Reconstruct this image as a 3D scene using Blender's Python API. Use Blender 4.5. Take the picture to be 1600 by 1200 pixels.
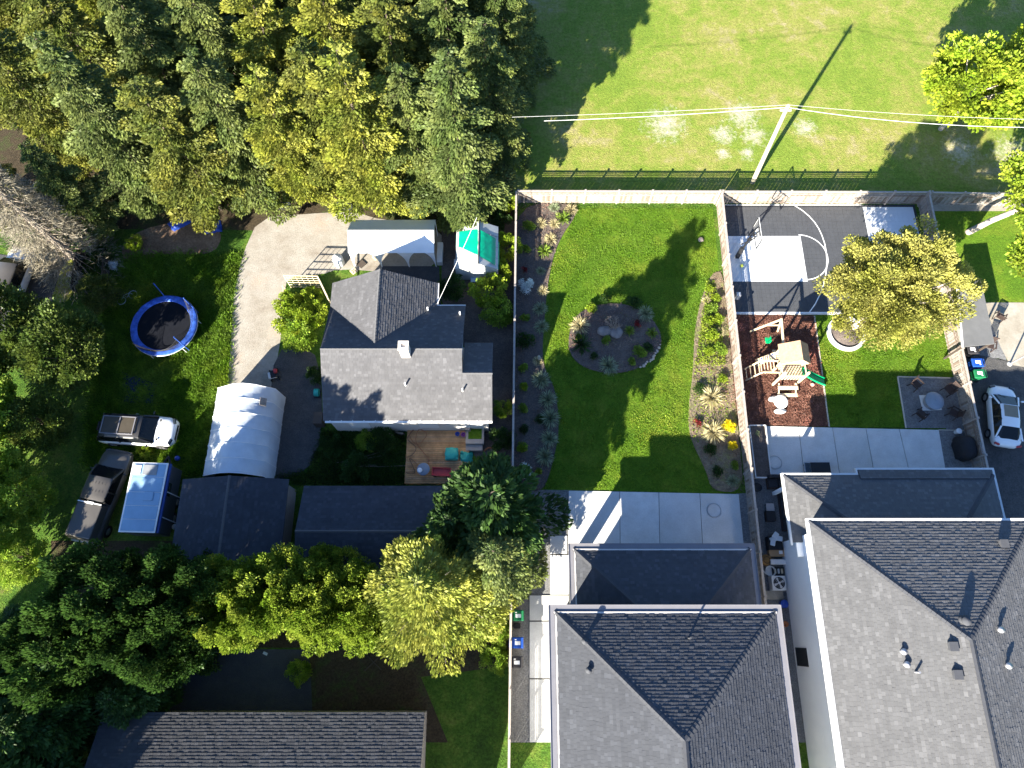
import bpy, math, random
import numpy as np
from mathutils import Vector, Matrix
R = math.radians
random.seed(7); rng = np.random.default_rng(7)
for o in list(bpy.data.objects): bpy.data.objects.remove(o, do_unlink=True)
SC = bpy.context.scene; COL = SC.collection

# ---------------------------------------------------------------- camera, sky, sun, exposure
FPX = 1080.0; CAMH = 43.0; TILT = math.atan(387/1080)
cd = bpy.data.cameras.new('camera'); cam = bpy.data.objects.new('camera', cd); COL.objects.link(cam)
cam.location = (0, 0, CAMH); cam.rotation_euler = (TILT, 0, 0)
cd.sensor_width = 36; cd.lens = FPX/1600*36; cd.clip_start = 0.5; cd.clip_end = 1500
SC.camera = cam
SUN_EL, SHADOW_AZ = 24.0, 33.8          # shadows fall 33 degrees east of north
w = bpy.data.worlds.new('World'); SC.world = w; w.use_nodes = True
nt = w.node_tree; bg = nt.nodes['Background']
sk = nt.nodes.new('ShaderNodeTexSky'); sk.sky_type = 'NISHITA'; sk.sun_disc = False
sk.sun_elevation = R(SUN_EL); sk.sun_rotation = R(180+SHADOW_AZ)
tnt = nt.nodes.new('ShaderNodeMix'); tnt.data_type = 'RGBA'; tnt.blend_type = 'MULTIPLY'; tnt.inputs[0].default_value = 1; tnt.inputs[7].default_value = (.78, .98, 1.22, 1)
nt.links.new(sk.outputs[0], tnt.inputs[6]); nt.links.new(tnt.outputs[2], bg.inputs[0]); sk.ozone_density = 3.0; bg.inputs[1].default_value = 0.055
sl = bpy.data.lights.new('sun', 'SUN'); sl.energy = 5.0; sl.angle = R(0.5); sl.color = (1.0, 0.93, 0.79)
so = bpy.data.objects.new('sun', sl); COL.objects.link(so)
sdir = Vector((-math.sin(R(SHADOW_AZ))*math.cos(R(SUN_EL)), -math.cos(R(SHADOW_AZ))*math.cos(R(SUN_EL)), math.sin(R(SUN_EL))))
so.rotation_euler = sdir.to_track_quat('Z', 'Y').to_euler(); so.location = (-20, -30, 60)
SC.view_settings.view_transform = 'Standard'; SC.view_settings.look = 'None'
SC.view_settings.exposure = 2.25; SC.view_settings.gamma = 1; SC.view_settings.use_curve_mapping = False

# ---------------------------------------------------------------- helpers
def P(px, py, z=0.0):
    dx, dy = px-800, py-600
    D = (dx, FPX*math.sin(TILT)-dy*math.cos(TILT), -FPX*math.cos(TILT)-dy*math.sin(TILT))
    k = (CAMH-z)/-D[2]
    return (D[0]*k, D[1]*k)
def P3(px, py, z=0.0):
    a = P(px, py, z); return (a[0], a[1], z)

class MB:
    def __init__(s): s.v = []; s.f = []; s.m = []; s.sm = []
    def add(s, vs, fs, mi=0, smooth=False):
        b = len(s.v); s.v += [tuple(v) for v in vs]
        for f in fs: s.f.append(tuple(b+i for i in f)); s.m.append(mi); s.sm.append(smooth)
        return s
    def box(s, c, d, rz=0, mi=0, tilt=None):
        hx, hy, hz = d[0]/2, d[1]/2, d[2]/2
        M = Matrix.Rotation(rz, 3, 'Z')
        if tilt: M = M @ Matrix.Rotation(tilt[0], 3, 'X') @ Matrix.Rotation(tilt[1], 3, 'Y')
        vs = [M @ Vector((x*hx, y*hy, z*hz)) + Vector(c) for z in (-1, 1) for x, y in ((-1,-1),(1,-1),(1,1),(-1,1))]
        return s.add(vs, [(3,2,1,0),(4,5,6,7),(0,1,5,4),(1,2,6,5),(2,3,7,6),(3,0,4,7)], mi)
    def bx(s, x0, x1, y0, y1, z0, z1, mi=0):
        return s.box(((x0+x1)/2,(y0+y1)/2,(z0+z1)/2), (abs(x1-x0),abs(y1-y0),abs(z1-z0)), 0, mi)
    def beam(s, a, b, wd, ht, mi=0):
        a, b = Vector(a), Vector(b); d = b-a; L = d.length
        if L < 1e-6: return s
        q = d.to_track_quat('X', 'Z').to_matrix()
        vs = [q @ Vector((x, y*wd/2, z*ht/2)) + a for z in (-1, 1) for x, y in ((0,-1),(L,-1),(L,1),(0,1))]
        return s.add(vs, [(3,2,1,0),(4,5,6,7),(0,1,5,4),(1,2,6,5),(2,3,7,6),(3,0,4,7)], mi)
    def tube(s, pts, r, n=6, mi=0, cap=True):
        pts = [Vector(p) for p in pts]; rs = r if isinstance(r, (list, tuple)) else [r]*len(pts)
        b = []; N = len(pts); prev = None
        for i, p in enumerate(pts):
            d = (pts[min(i+1, N-1)]-pts[max(i-1, 0)]).normalized()
            if prev is None:
                ref = Vector((0,0,1)) if abs(d.z) < .9 else Vector((1,0,0)); u = d.cross(ref).normalized()
            else:
                u = prev-d*prev.dot(d)
                u = u.normalized() if u.length > 1e-6 else d.orthogonal().normalized()
            prev = u; vv = d.cross(u)
            b += [p+(u*math.cos(2*math.pi*k/n)+vv*math.sin(2*math.pi*k/n))*rs[i] for k in range(n)]
        fs = [(i*n+k, i*n+(k+1)%n, (i+1)*n+(k+1)%n, (i+1)*n+k) for i in range(N-1) for k in range(n)]
        s.add(b, fs, mi, True)
        if cap: s.add(b[:n], [tuple(range(n))[::-1]], mi); s.add(b[-n:], [tuple(range(n))], mi)
        return s
    def lathe(s, c, prof, n=20, mi=0, smooth=True, sx=1, sy=1):
        c = Vector(c); b = [c+Vector((r*math.cos(2*math.pi*k/n)*sx, r*math.sin(2*math.pi*k/n)*sy, z)) for r, z in prof for k in range(n)]
        fs = [(i*n+k, i*n+(k+1)%n, (i+1)*n+(k+1)%n, (i+1)*n+k) for i in range(len(prof)-1) for k in range(n)]
        s.add(b, fs, mi, smooth)
        if prof[-1][0] > 1e-3: s.add(b[-n:], [tuple(range(n))], mi)
        if prof[0][0] > 1e-3: s.add(b[:n], [tuple(range(n))[::-1]], mi)
        return s
    def prism(s, poly, z0, z1, mi=0):
        n = len(poly)
        a = sum(poly[i][0]*poly[(i+1)%n][1]-poly[(i+1)%n][0]*poly[i][1] for i in range(n))
        if a < 0: poly = poly[::-1]
        s.add([(x,y,z0) for x,y in poly]+[(x,y,z1) for x,y in poly],
              [tuple(range(n))[::-1], tuple(range(n,2*n))]+[(i,(i+1)%n,n+(i+1)%n,n+i) for i in range(n)], mi)
        return s
    def sphere(s, c, r, n=12, m=8, sc=(1,1,1), mi=0, jit=0):
        c = Vector(c); b = []
        for j in range(m+1):
            th = math.pi*j/m
            for k in range(n):
                ph = 2*math.pi*k/n; q = 1+(random.uniform(-jit, jit) if jit else 0)
                b.append(c+Vector((math.sin(th)*math.cos(ph)*r*sc[0]*q, math.sin(th)*math.sin(ph)*r*sc[1]*q, math.cos(th)*r*sc[2]*q)))
        fs = [(j*n+k, (j+1)*n+k, (j+1)*n+(k+1)%n, j*n+(k+1)%n) for j in range(m) for k in range(n)]
        return s.add(b, fs, mi, True)
    def obj(s, name, mats, parent=None, origin=None, bevel=0, kind=None):
        me = bpy.data.meshes.new(name)
        if origin is None and parent is not None and not parent.get('_local'): origin = parent.location
        o3 = Vector(origin) if origin is not None else Vector((0,0,0))
        me.from_pydata([tuple(Vector(v)-o3) for v in s.v], [], s.f)
        if not isinstance(mats, (list, tuple)): mats = [mats]
        for m in mats: me.materials.append(m)
        me.polygons.foreach_set('material_index', s.m); me.polygons.foreach_set('use_smooth', s.sm)
        me.update()
        o = bpy.data.objects.new(name, me); COL.objects.link(o)
        if parent is not None: o.parent = parent
        elif origin is not None: o.location = o3
        if bevel:
            md = o.modifiers.new('bevel', 'BEVEL'); md.width = bevel; md.segments = 2; md.limit_method = 'ANGLE'
        if kind: o['kind'] = kind
        return o

def thing(name, label, cat, loc=(0,0,0), rz=0, group=None, local=False):
    o = bpy.data.objects.new(name, None); COL.objects.link(o); o.empty_display_size = .2
    o.location = loc; o.rotation_euler = (0,0,rz); o['label'] = label; o['category'] = cat
    if group: o['group'] = group
    if local or rz: o['_local'] = 1
    return o
def tag(o, label, cat, group=None):
    o['label'] = label; o['category'] = cat
    if group: o['group'] = group
    return o
def child(o, parent, name=None):
    o.parent = parent; return o
def dup(root, loc, rz=0, scale=None, label=None, group=None):
    r = root.copy(); COL.objects.link(r); r.location = loc; r.rotation_euler = (0,0,rz)
    if scale is not None: r.scale = scale if isinstance(scale, (tuple, list)) else (scale,)*3
    if label: r['label'] = label
    if group: r['group'] = group
    for ch in KIDS.get(root.name, []):
        c = ch.copy(); COL.objects.link(c); c.parent = r
        for g in KIDS.get(ch.name, []):
            d = g.copy(); COL.objects.link(d); d.parent = c
    return r
KIDS = {}
def register():
    KIDS.clear()
    for o in COL.objects:
        if o.parent: KIDS.setdefault(o.parent.name, []).append(o)

# ---------------------------------------------------------------- materials
def mat(name, col, rough=.7, var=.15, scale=3.0, bump=0.0, bscale=20.0, col2=None, metal=0, spec=.3, attr=None, coat=0, trans=0, world=False, detail=6):
    m = bpy.data.materials.new(name); m.use_nodes = True; n = m.node_tree.nodes; L = m.node_tree.links
    b = n['Principled BSDF']; b.inputs['Roughness'].default_value = rough; b.inputs['Metallic'].default_value = metal
    b.inputs['Specular IOR Level'].default_value = spec
    if coat: b.inputs['Coat Weight'].default_value = coat; b.inputs['Coat Roughness'].default_value = .08
    tc = n.new('ShaderNodeTexCoord')
    src = tc.outputs['Object']
    if world: g = n.new('ShaderNodeNewGeometry'); src = g.outputs['Position']
    nz = n.new('ShaderNodeTexNoise'); nz.inputs['Scale'].default_value = scale; nz.inputs['Detail'].default_value = detail; nz.inputs['Roughness'].default_value = .65
    L.new(src, nz.inputs['Vector'])
    rp = n.new('ShaderNodeValToRGB'); L.new(nz.outputs['Fac'], rp.inputs[0])
    rp.color_ramp.elements[0].position = .3; rp.color_ramp.elements[1].position = .7
    c2 = col2 or col
    rp.color_ramp.elements[0].color = tuple(c*(1-var) for c in col)+(1,)
    rp.color_ramp.elements[1].color = tuple(min(1, c*(1+var)) for c in c2)+(1,)
    out = rp.outputs[0]
    if attr:
        at = n.new('ShaderNodeAttribute'); at.attribute_name = attr
        mx = n.new('ShaderNodeMix'); mx.data_type = 'RGBA'; mx.blend_type = 'MULTIPLY'; mx.inputs[0].default_value = 1
        L.new(out, mx.inputs[6]); L.new(at.outputs['Color'], mx.inputs[7]); out = mx.outputs[2]
    L.new(out, b.inputs['Base Color'])
    if bump:
        n2 = n.new('ShaderNodeTexNoise'); n2.inputs['Scale'].default_value = bscale; n2.inputs['Detail'].default_value = 4; L.new(src, n2.inputs['Vector'])
        bp = n.new('ShaderNodeBump'); bp.inputs['Strength'].default_value = bump; bp.inputs['Distance'].default_value = .05
        L.new(n2.outputs['Fac'], bp.inputs['Height']); L.new(bp.outputs[0], b.inputs['Normal'])
    m['_b'] = 1
    return m
def ground_mat(name, cols, big=.25, mid=1.6, fine=14., bump=.6, rough=.95, bscale=18., finecontrast=.5, dist=.08, patches=(), patchcol=(.5,.45,.38)):
    """cols: list of (pos,colour) over a large+medium noise; fine noise multiplies."""
    m = bpy.data.materials.new(name); m.use_nodes = True; n = m.node_tree.nodes; L = m.node_tree.links
    b = n['Principled BSDF']; b.inputs['Roughness'].default_value = rough; b.inputs['Specular IOR Level'].default_value = .15
    g = n.new('ShaderNodeNewGeometry'); src = g.outputs['Position']
    def noise(sc, det=5, rg=.6):
        q = n.new('ShaderNodeTexNoise'); q.inputs['Scale'].default_value = sc; q.inputs['Detail'].default_value = det; q.inputs['Roughness'].default_value = rg
        L.new(src, q.inputs['Vector']); return q.outputs['Fac']
    a, c = noise(big, 4), noise(mid, 6, .7)
    mm = n.new('ShaderNodeMath'); mm.operation = 'MULTIPLY_ADD'; L.new(a, mm.inputs[0]); mm.inputs[1].default_value = .55
    m2 = n.new('ShaderNodeMath'); m2.operation = 'MULTIPLY'; L.new(c, m2.inputs[0]); m2.inputs[1].default_value = .45; L.new(m2.outputs[0], mm.inputs[2])
    rp = n.new('ShaderNodeValToRGB'); L.new(mm.outputs[0], rp.inputs[0])
    e = rp.color_ramp.elements
    e[0].position, e[0].color = cols[0][0], (*cols[0][1], 1); e[1].position, e[1].color = cols[-1][0], (*cols[-1][1], 1)
    for p, c_ in cols[1:-1]:
        x = e.new(p); x.color = (*c_, 1)
    colout = rp.outputs[0]
    for (px_, py_, rad_) in patches:
        cx_, cy_ = P(px_, py_)
        vd = n.new('ShaderNodeVectorMath'); vd.operation = 'DISTANCE'; L.new(src, vd.inputs[0]); vd.inputs[1].default_value = (cx_, cy_, 0)
        ad = n.new('ShaderNodeMath'); ad.operation = 'MULTIPLY_ADD'; L.new(noise(2.4, 7, .8), ad.inputs[0]); ad.inputs[1].default_value = rad_*4.5; L.new(vd.outputs['Value'], ad.inputs[2])
        mp = n.new('ShaderNodeMapRange'); L.new(ad.outputs[0], mp.inputs[0]); mp.inputs[1].default_value = rad_*2.1; mp.inputs[2].default_value = rad_*3.3; mp.inputs[3].default_value = .8; mp.inputs[4].default_value = 0
        mq = n.new('ShaderNodeMix'); mq.data_type = 'RGBA'; L.new(mp.outputs[0], mq.inputs[0]); L.new(colout, mq.inputs[6]); mq.inputs[7].default_value = (*patchcol, 1); colout = mq.outputs[2]
    f = noise(fine, 6, .75)
    mr = n.new('ShaderNodeMapRange'); L.new(f, mr.inputs[0]); mr.inputs[1].default_value = .3; mr.inputs[2].default_value = .7
    mr.inputs[3].default_value = 1-finecontrast; mr.inputs[4].default_value = 1+finecontrast
    mx = n.new('ShaderNodeMix'); mx.data_type = 'RGBA'; mx.blend_type = 'MULTIPLY'; mx.inputs[0].default_value = 1
    L.new(colout, mx.inputs[6]); L.new(mr.outputs[0], mx.inputs[7]); L.new(mx.outputs[2], b.inputs['Base Color'])
    bp = n.new('ShaderNodeBump'); bp.inputs['Strength'].default_value = bump; bp.inputs['Distance'].default_value = dist
    L.new(noise(bscale, 5, .7), bp.inputs['Height']); L.new(bp.outputs[0], b.inputs['Normal'])
    return m
def leaf_mat(name, c1, c2, scale=.8, transl=.35, rough=.55):
    m = bpy.data.materials.new(name); m.use_nodes = True; n = m.node_tree.nodes; L = m.node_tree.links
    b = n['Principled BSDF']; b.inputs['Roughness'].default_value = rough; b.inputs['Specular IOR Level'].default_value = .25
    tc = n.new('ShaderNodeTexCoord')
    nz = n.new('ShaderNodeTexNoise'); nz.inputs['Scale'].default_value = scale; nz.inputs['Detail'].default_value = 4; L.new(tc.outputs['Object'], nz.inputs['Vector'])
    rp = n.new('ShaderNodeValToRGB'); rp.color_ramp.elements[0].position = .38; rp.color_ramp.elements[1].position = .62
    rp.color_ramp.elements[0].color = (*c1, 1); rp.color_ramp.elements[1].color = (*c2, 1); L.new(nz.outputs['Fac'], rp.inputs[0])
    at = n.new('ShaderNodeAttribute'); at.attribute_name = 'tint'
    mx = n.new('ShaderNodeMix'); mx.data_type = 'RGBA'; mx.blend_type = 'MULTIPLY'; mx.inputs[0].default_value = 1
    L.new(rp.outputs[0], mx.inputs[6]); L.new(at.outputs['Color'], mx.inputs[7]); L.new(mx.outputs[2], b.inputs['Base Color'])
    tr = n.new('ShaderNodeBsdfTranslucent'); L.new(mx.outputs[2], tr.inputs['Color'])
    ms = n.new('ShaderNodeMixShader'); ms.inputs[0].default_value = transl
    L.new(b.outputs[0], ms.inputs[1]); L.new(tr.outputs[0], ms.inputs[2]); L.new(ms.outputs[0], n['Material Output'].inputs['Surface'])
    return m

M = {}
M['grass_rough'] = ground_mat('rough_grass', [(.30,(.035,.075,.012)),(.48,(.06,.13,.015)),(.6,(.11,.17,.025)),(.74,(.17,.16,.05))], big=.35, mid=1.4, fine=7, bump=1, finecontrast=.6, dist=.2, bscale=9)
M['lawn'] = ground_mat('lawn_grass', [(.3,(.05,.115,.008)),(.5,(.085,.16,.01)),(.66,(.16,.2,.02))], big=.3, mid=.9, fine=6, bump=.8, finecontrast=.42, dist=.1, bscale=14)
M['field'] = ground_mat('field_grass', [(.3,(.11,.18,.022)),(.46,(.16,.22,.03)),(.56,(.24,.24,.06)),(.64,(.30,.26,.13)),(.74,(.40,.34,.25))], big=.16, mid=1.1, fine=5, bump=.8, finecontrast=.35, dist=.1, bscale=10, patches=[(1160,180,1.3),(1130,210,1.0),(1178,212,1.0),(1130,240,.6),(1168,240,.6),(1258,200,.9),(1040,195,1.6),(1585,245,1.7),(1500,235,1.3)])
M['soil'] = ground_mat('garden_soil', [(.3,(.075,.06,.055)),(.5,(.11,.09,.08)),(.66,(.17,.14,.115))], mid=2.5, fine=11, bump=.8, finecontrast=.4)
M['dry_soil'] = ground_mat('dry_planted_soil', [(.3,(.16,.125,.085)),(.5,(.22,.18,.12)),(.62,(.17,.2,.05)),(.75,(.22,.26,.06))], big=.5, mid=2.2, fine=9, bump=.9, finecontrast=.4)
M['bark'] = ground_mat('bark_mulch', [(.3,(.085,.038,.026)),(.5,(.13,.06,.042)),(.7,(.18,.085,.06))], mid=2.5, fine=9, bump=1, finecontrast=.65, bscale=22)
M['gravel'] = ground_mat('grey_gravel', [(.3,(.13,.13,.135)),(.5,(.2,.2,.2)),(.7,(.28,.275,.27))], mid=3, fine=13, bump=1, finecontrast=.5, bscale=26)
M['drive'] = ground_mat('pale_gravel_drive', [(.3,(.20,.165,.13)),(.45,(.28,.25,.21)),(.6,(.33,.305,.265)),(.72,(.25,.18,.13))], big=.45, mid=1.6, fine=8, bump=.5, finecontrast=.16, patches=[(405,440,.7),(500,350,.9),(372,560,.5),(430,520,.6)], patchcol=(.36,.28,.22))
M['darkgravel'] = ground_mat('dark_gravel', [(.3,(.055,.055,.058)),(.5,(.085,.083,.082)),(.7,(.12,.115,.105))], mid=2, fine=13, bump=.9, finecontrast=.4)
M['asphalt'] = ground_mat('old_asphalt', [(.3,(.04,.042,.05)),(.5,(.055,.057,.062)),(.7,(.075,.075,.075))], mid=1.5, fine=16, bump=.4, finecontrast=.25)
M['dirt'] = ground_mat('forest_floor', [(.3,(.03,.024,.014)),(.5,(.06,.045,.028)),(.62,(.05,.07,.02)),(.75,(.12,.09,.06))], big=.4, mid=2, fine=8, bump=1, finecontrast=.5)
M['oldconc'] = ground_mat('stained_concrete', [(.3,(.2,.17,.13)),(.5,(.3,.27,.22)),(.7,(.36,.34,.3))], big=.6, mid=1.5, fine=10, bump=.2, finecontrast=.12)
M['conc'] = ground_mat('light_concrete', [(.3,(.48,.47,.45)),(.5,(.57,.565,.55)),(.66,(.64,.64,.62))], big=.35, mid=1.4, fine=12, bump=.15, finecontrast=.1)
M['conc_b'] = ground_mat('light_concrete_b', [(.3,(.42,.415,.40)),(.5,(.51,.51,.50)),(.66,(.58,.58,.56))], big=.3, mid=1.1, fine=12, bump=.15, finecontrast=.1)
M['conc_c'] = ground_mat('light_concrete_c', [(.3,(.45,.44,.41)),(.5,(.54,.53,.51)),(.66,(.62,.61,.59))], big=.45, mid=.8, fine=14, bump=.15, finecontrast=.12)
M['court'] = mat('court_tile_dark', (.062,.065,.072), .6, .12, 2, .1, 30, world=True)
M['court_white'] = mat('court_tile_white', (.66,.68,.70), .55, .05, 2, .05, 30, world=True)
M['white'] = mat('white_paint', (.78,.78,.77), .5, .03)
M['offwhite'] = mat('offwhite_trim', (.62,.6,.58), .5, .08, 2)
M['woodpale'] = mat('weathered_cedar', (.25,.205,.17), .8, .25, 5, .2, 30, col2=(.30,.26,.225))
M['woodcap'] = mat('fence_cap_wood', (.36,.315,.28), .8, .15, 4, .1)
M['deck'] = mat('deck_wood', (.42,.23,.10), .7, .3, 2.2, .2, 25, col2=(.48,.28,.13))
M['cedar'] = mat('playset_cedar', (.42,.27,.17), .7, .2, 5)
M['cream'] = mat('cream_wood', (.62,.5,.33), .7, .12, 4)
M['dkwood'] = mat('dark_timber', (.07,.055,.045), .8, .2, 6)
M['grey_shed_wall'] = mat('grey_cladding', (.3,.27,.25), .8, .12, 3)
M['stucco'] = mat('white_siding', (.82,.83,.84), .7, .02, 1.5, .05, 60)
M['wallwhite'] = mat('cream_siding', (.70,.67,.62), .7, .05, 2)
M['glass'] = mat('dark_glass', (.02,.025,.028), .06, .1, 1, spec=.8)
M['carglass'] = mat('tinted_car_glass', (.008,.010,.012), .12, .1, 1, spec=.35)
M['carwhite'] = mat('white_car_paint', (.74,.75,.76), .25, .02, 1, coat=.6)
M['carblack'] = mat('black_car_paint', (.03,.028,.026), .3, .1, 1, coat=.6)
M['cargrey'] = mat('bronze_grey_paint', (.085,.078,.07), .3, .12, 1, coat=.6)
M['tyre'] = mat('tyre_rubber', (.02,.02,.02), .85, .1)
M['rim'] = mat('wheel_rim', (.35,.35,.36), .35, .05, metal=.7)
M['metal'] = mat('grey_metal', (.38,.38,.4), .4, .08, metal=.5)
M['galv'] = mat('pale_metal', (.55,.56,.56), .4, .06)
M['gutter'] = mat('gutter_metal', (.20,.195,.21), .35, .06, 2, metal=.1)
M['gutterlight'] = mat('gutter_lip', (.50,.47,.45), .35, .06, 2)
M['black'] = mat('black_plastic', (.018,.018,.02), .5, .1)
M['blackfab'] = mat('black_fabric_cover', (.02,.02,.023), .8, .2, 4, .3, 8)
M['brown'] = mat('dark_brown_wicker', (.045,.03,.026), .7, .25, 12, .3, 40)
M['tarpwhite'] = mat('white_tarpaulin', (.72,.73,.74), .45, .05, 1.5, .35, 2.5)
M['tarpblue'] = mat('white_tarp_dirty', (.52,.56,.60), .45, .14, .9, .4, 2.4, detail=9)
M['tarpgreen'] = mat('green_tarp', (.0,.30,.17), .45, .15, 2, .5, 3)
M['polyc'] = mat('greenhouse_panel', (.40,.42,.42), .35, .12, 2)
M['teal'] = mat('teal_plastic', (.03,.33,.28), .5, .15, 3, .4, 4)
M['red'] = mat('faded_red_plastic', (.42,.05,.05), .5, .15, 3)
M['blue'] = mat('blue_plastic', (.02,.06,.32), .45, .12, 3)
M['tramp'] = mat('trampoline_pad_blue', (.018,.05,.26), .4, .3, 2.5, .3, 5, col2=(.05,.13,.5))
M['trampmat'] = mat('trampoline_mat', (.008,.009,.013), .8, .2, spec=.1)
M['green'] = mat('green_bin_plastic', (.012,.13,.05), .45, .1)
M['slide'] = mat('green_slide', (.0,.30,.11), .4, .08)
M['binblue'] = mat('blue_bin_plastic', (.012,.06,.3), .45, .1)
M['binblack'] = mat('charcoal_bin_plastic', (.03,.028,.03), .5, .1)
M['roofdk'] = mat('charcoal_shingle', (.055,.056,.062), .85, .1, 1.2, .25, 60, attr='tint', detail=3)
M['roofmid'] = mat('blue_grey_shingle', (.058,.061,.07), .85, .08, 1.2, .25, 60, attr='tint', detail=3)
M['rooflt'] = mat('grey_shingle', (.108,.107,.109), .85, .08, 1.0, .25, 60, attr='tint', detail=3)
M['roofold'] = mat('old_grey_shingle', (.092,.091,.096), .85, .1, 1.0, .25, 60, attr='tint', detail=3)
M['roofshed'] = mat('shed_shingle', (.048,.051,.062), .85, .12, 1.0, .25, 60, attr='tint', detail=3)
M['ridge_old'] = mat('old_ridge_cap', (.10,.10,.105), .85, .1)
M['wood_b'] = mat('cedar_board_brown', (.19,.145,.115), .85, .25, 6)
M['wood_c'] = mat('cedar_board_silver', (.30,.275,.25), .85, .2, 6)
M['navy'] = mat('navy_sheet', (.01,.015,.07), .6, .2)
M['ridge'] = mat('ridge_cap', (.06,.062,.07), .85, .1)
M['rock'] = mat('boulder_rock', (.2,.185,.18), .85, .25, 3, .6, 8)
M['kerbrock'] = mat('pale_edging_stone', (.5,.42,.33), .85, .2, 6, .4, 10)
M['edge'] = mat('timber_edging', (.48,.42,.34), .8, .12, 4)
M['bark_trunk'] = mat('tree_bark', (.085,.065,.05), .9, .3, 6, .6, 14)
M['palebark'] = mat('pale_bark', (.42,.36,.30), .9, .25, 5, .4, 12)
M['twig'] = mat('dry_twig', (.33,.27,.215), .9, .2, 3)
M['pole'] = mat('utility_pole_wood', (.46,.42,.31), .8, .12, 3, .2, 20)
M['wire'] = mat('pale_cable', (.72,.72,.7), .5, .03)
M['orange'] = mat('orange_hose', (.33,.13,.06), .5, .15)
M['hosebr'] = mat('brown_hose', (.13,.08,.05), .5, .15)
M['cardboard'] = mat('cardboard', (.38,.24,.13), .8, .1)
M['purple'] = mat('purple_plastic', (.20,.05,.25), .5, .1)
M['pink'] = mat('pink_plastic', (.7,.35,.3), .5, .1)
M['yellowball'] = mat('yellow_green_ball', (.42,.5,.08), .5, .1)
M['firelid'] = mat('grey_blue_lid', (.20,.24,.29), .35, .1, 3)
M['brick'] = mat('chimney_render', (.62,.57,.5), .8, .1, 5)
M['skyblue'] = mat('shade_blue_panel', (.24,.38,.53), .25, .1, 1.5, coat=.3)  # blue stands in for sky-lit shade on the white camper roof
# foliage
M['lf_grey'] = leaf_mat('foliage_grey_conifer', (.065,.10,.028), (.12,.15,.05), .5)
M['lf_olive'] = leaf_mat('foliage_olive_conifer', (.075,.105,.024), (.14,.155,.038), .5)
M['lf_yel'] = leaf_mat('foliage_yellow_conifer', (.15,.185,.032), (.265,.27,.06), .5)
M['lf_dark'] = leaf_mat('foliage_dark_green_and_shade', (.026,.062,.014), (.05,.10,.022), .6)  # dark green, kept this low to carry shade on hedge and corner conifers
M['lf_twig'] = leaf_mat('dry_twigs', (.17,.15,.105), (.26,.23,.17), 1, .1)
M['litter'] = ground_mat('leaf_litter', [(.3,(.11,.07,.045)),(.5,(.2,.13,.085)),(.7,(.3,.22,.15))], big=.5, mid=1.8, fine=7, bump=.8, finecontrast=.5)
M['lf_mid'] = leaf_mat('foliage_mid_green', (.055,.095,.02), (.11,.15,.03), .6)
M['lf_bright'] = leaf_mat('foliage_bright_green', (.17,.28,.03), (.27,.36,.06), .7, .5)
M['lf_lime'] = leaf_mat('foliage_lime', (.17,.26,.02), (.26,.32,.03), .7)
M['lf_gold'] = leaf_mat('foliage_gold_cypress', (.15,.19,.035), (.29,.305,.07), .6)
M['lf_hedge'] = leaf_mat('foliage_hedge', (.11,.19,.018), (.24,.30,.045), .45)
M['lf_pine'] = leaf_mat('foliage_yellow_pine', (.22,.235,.05), (.34,.33,.10), .7)
M['lf_straw'] = leaf_mat('straw_grass', (.42,.36,.18), (.52,.46,.26), 2, .3)
M['lf_sage'] = leaf_mat('sage_green_blades', (.2,.25,.13), (.28,.32,.2), 2, .3)
M['lf_grass'] = leaf_mat('grass_blades', (.095,.2,.012), (.165,.265,.03), .35, .4)
M['lf_white'] = leaf_mat('white_blossom', (.55,.6,.66), (.75,.78,.82), 2, .3)
M['lf_gorse'] = leaf_mat('yellow_blossom', (.75,.62,.01), (.85,.72,.03), 2, .3)
M['lf_red'] = leaf_mat('red_leaf', (.14,.015,.02), (.22,.03,.03), 2, .3)
# ---------------------------------------------------------------- the ground
def sheet(name, pts, z, m, px=True, parent=None, label=None):
    poly = [P(*p) if px else p for p in pts]
    n = len(poly); a = sum(poly[i][0]*poly[(i+1)%n][1]-poly[(i+1)%n][0]*poly[i][1] for i in range(n))
    if a < 0: poly = poly[::-1]
    me = bpy.data.meshes.new(name); me.from_pydata([(x,y,z) for x,y in poly], [], [tuple(range(n))]); me.materials.append(m)
    o = bpy.data.objects.new(name, me); COL.objects.link(o); o['kind'] = 'structure'
    if parent: o.parent = parent
    if label: o['label'] = label
    return o
def smooth(pts, it=2, closed=True):
    for _ in range(it):
        q = []; n = len(pts)
        for i in range(n):
            a, b = pts[i], pts[(i+1)%n]
            q += [(a[0]*.75+b[0]*.25, a[1]*.75+b[1]*.25), (a[0]*.25+b[0]*.75, a[1]*.25+b[1]*.75)]
        pts = q
    return pts
sheet('ground', [(-300,-200),(300,-200),(300,400),(-300,400)], 0, M['grass_rough'], px=False)
sheet('forest_floor', [(-90,27.5),(-22,27.2),(-14,27),(-5,24.5),(0.1,24),(0.1,110),(-90,110)], .004, M['dirt'], px=False)
sheet('park_field', [(0.1,29.55),(120,29.55),(120,110),(0.1,110)], .008, M['field'], px=False)
sheet('dirt_yard', smooth([(185,380),(240,350),(330,345),(350,370),(330,400),(250,395),(200,420)]), .008, M['litter'])
sheet('hedge_soil', [(80,845),(270,845),(300,880),(470,885),(690,830),(790,820),(797,1040),(640,1060),(600,1012),(80,1012)], .008, M['dirt'])
sheet('gravel_driveway', smooth([(405,340),(470,335),(550,330),(600,345),(690,350),(690,420),(600,425),(530,420),(500,430),(450,430),(442,470),(440,520),(436,545),(420,640),(385,640),(345,625),(357,590),(362,520),(364,470),(378,400)], 1), .012, M['drive'])
sheet('side_yard_gravel_shade', smooth([(430,548),(470,540),(500,560),(505,680),(480,740),(420,752),(400,740),(420,640)], 1), .016, M['darkgravel'])  # dark gravel colour stands in for shade from shelter and trees
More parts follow.
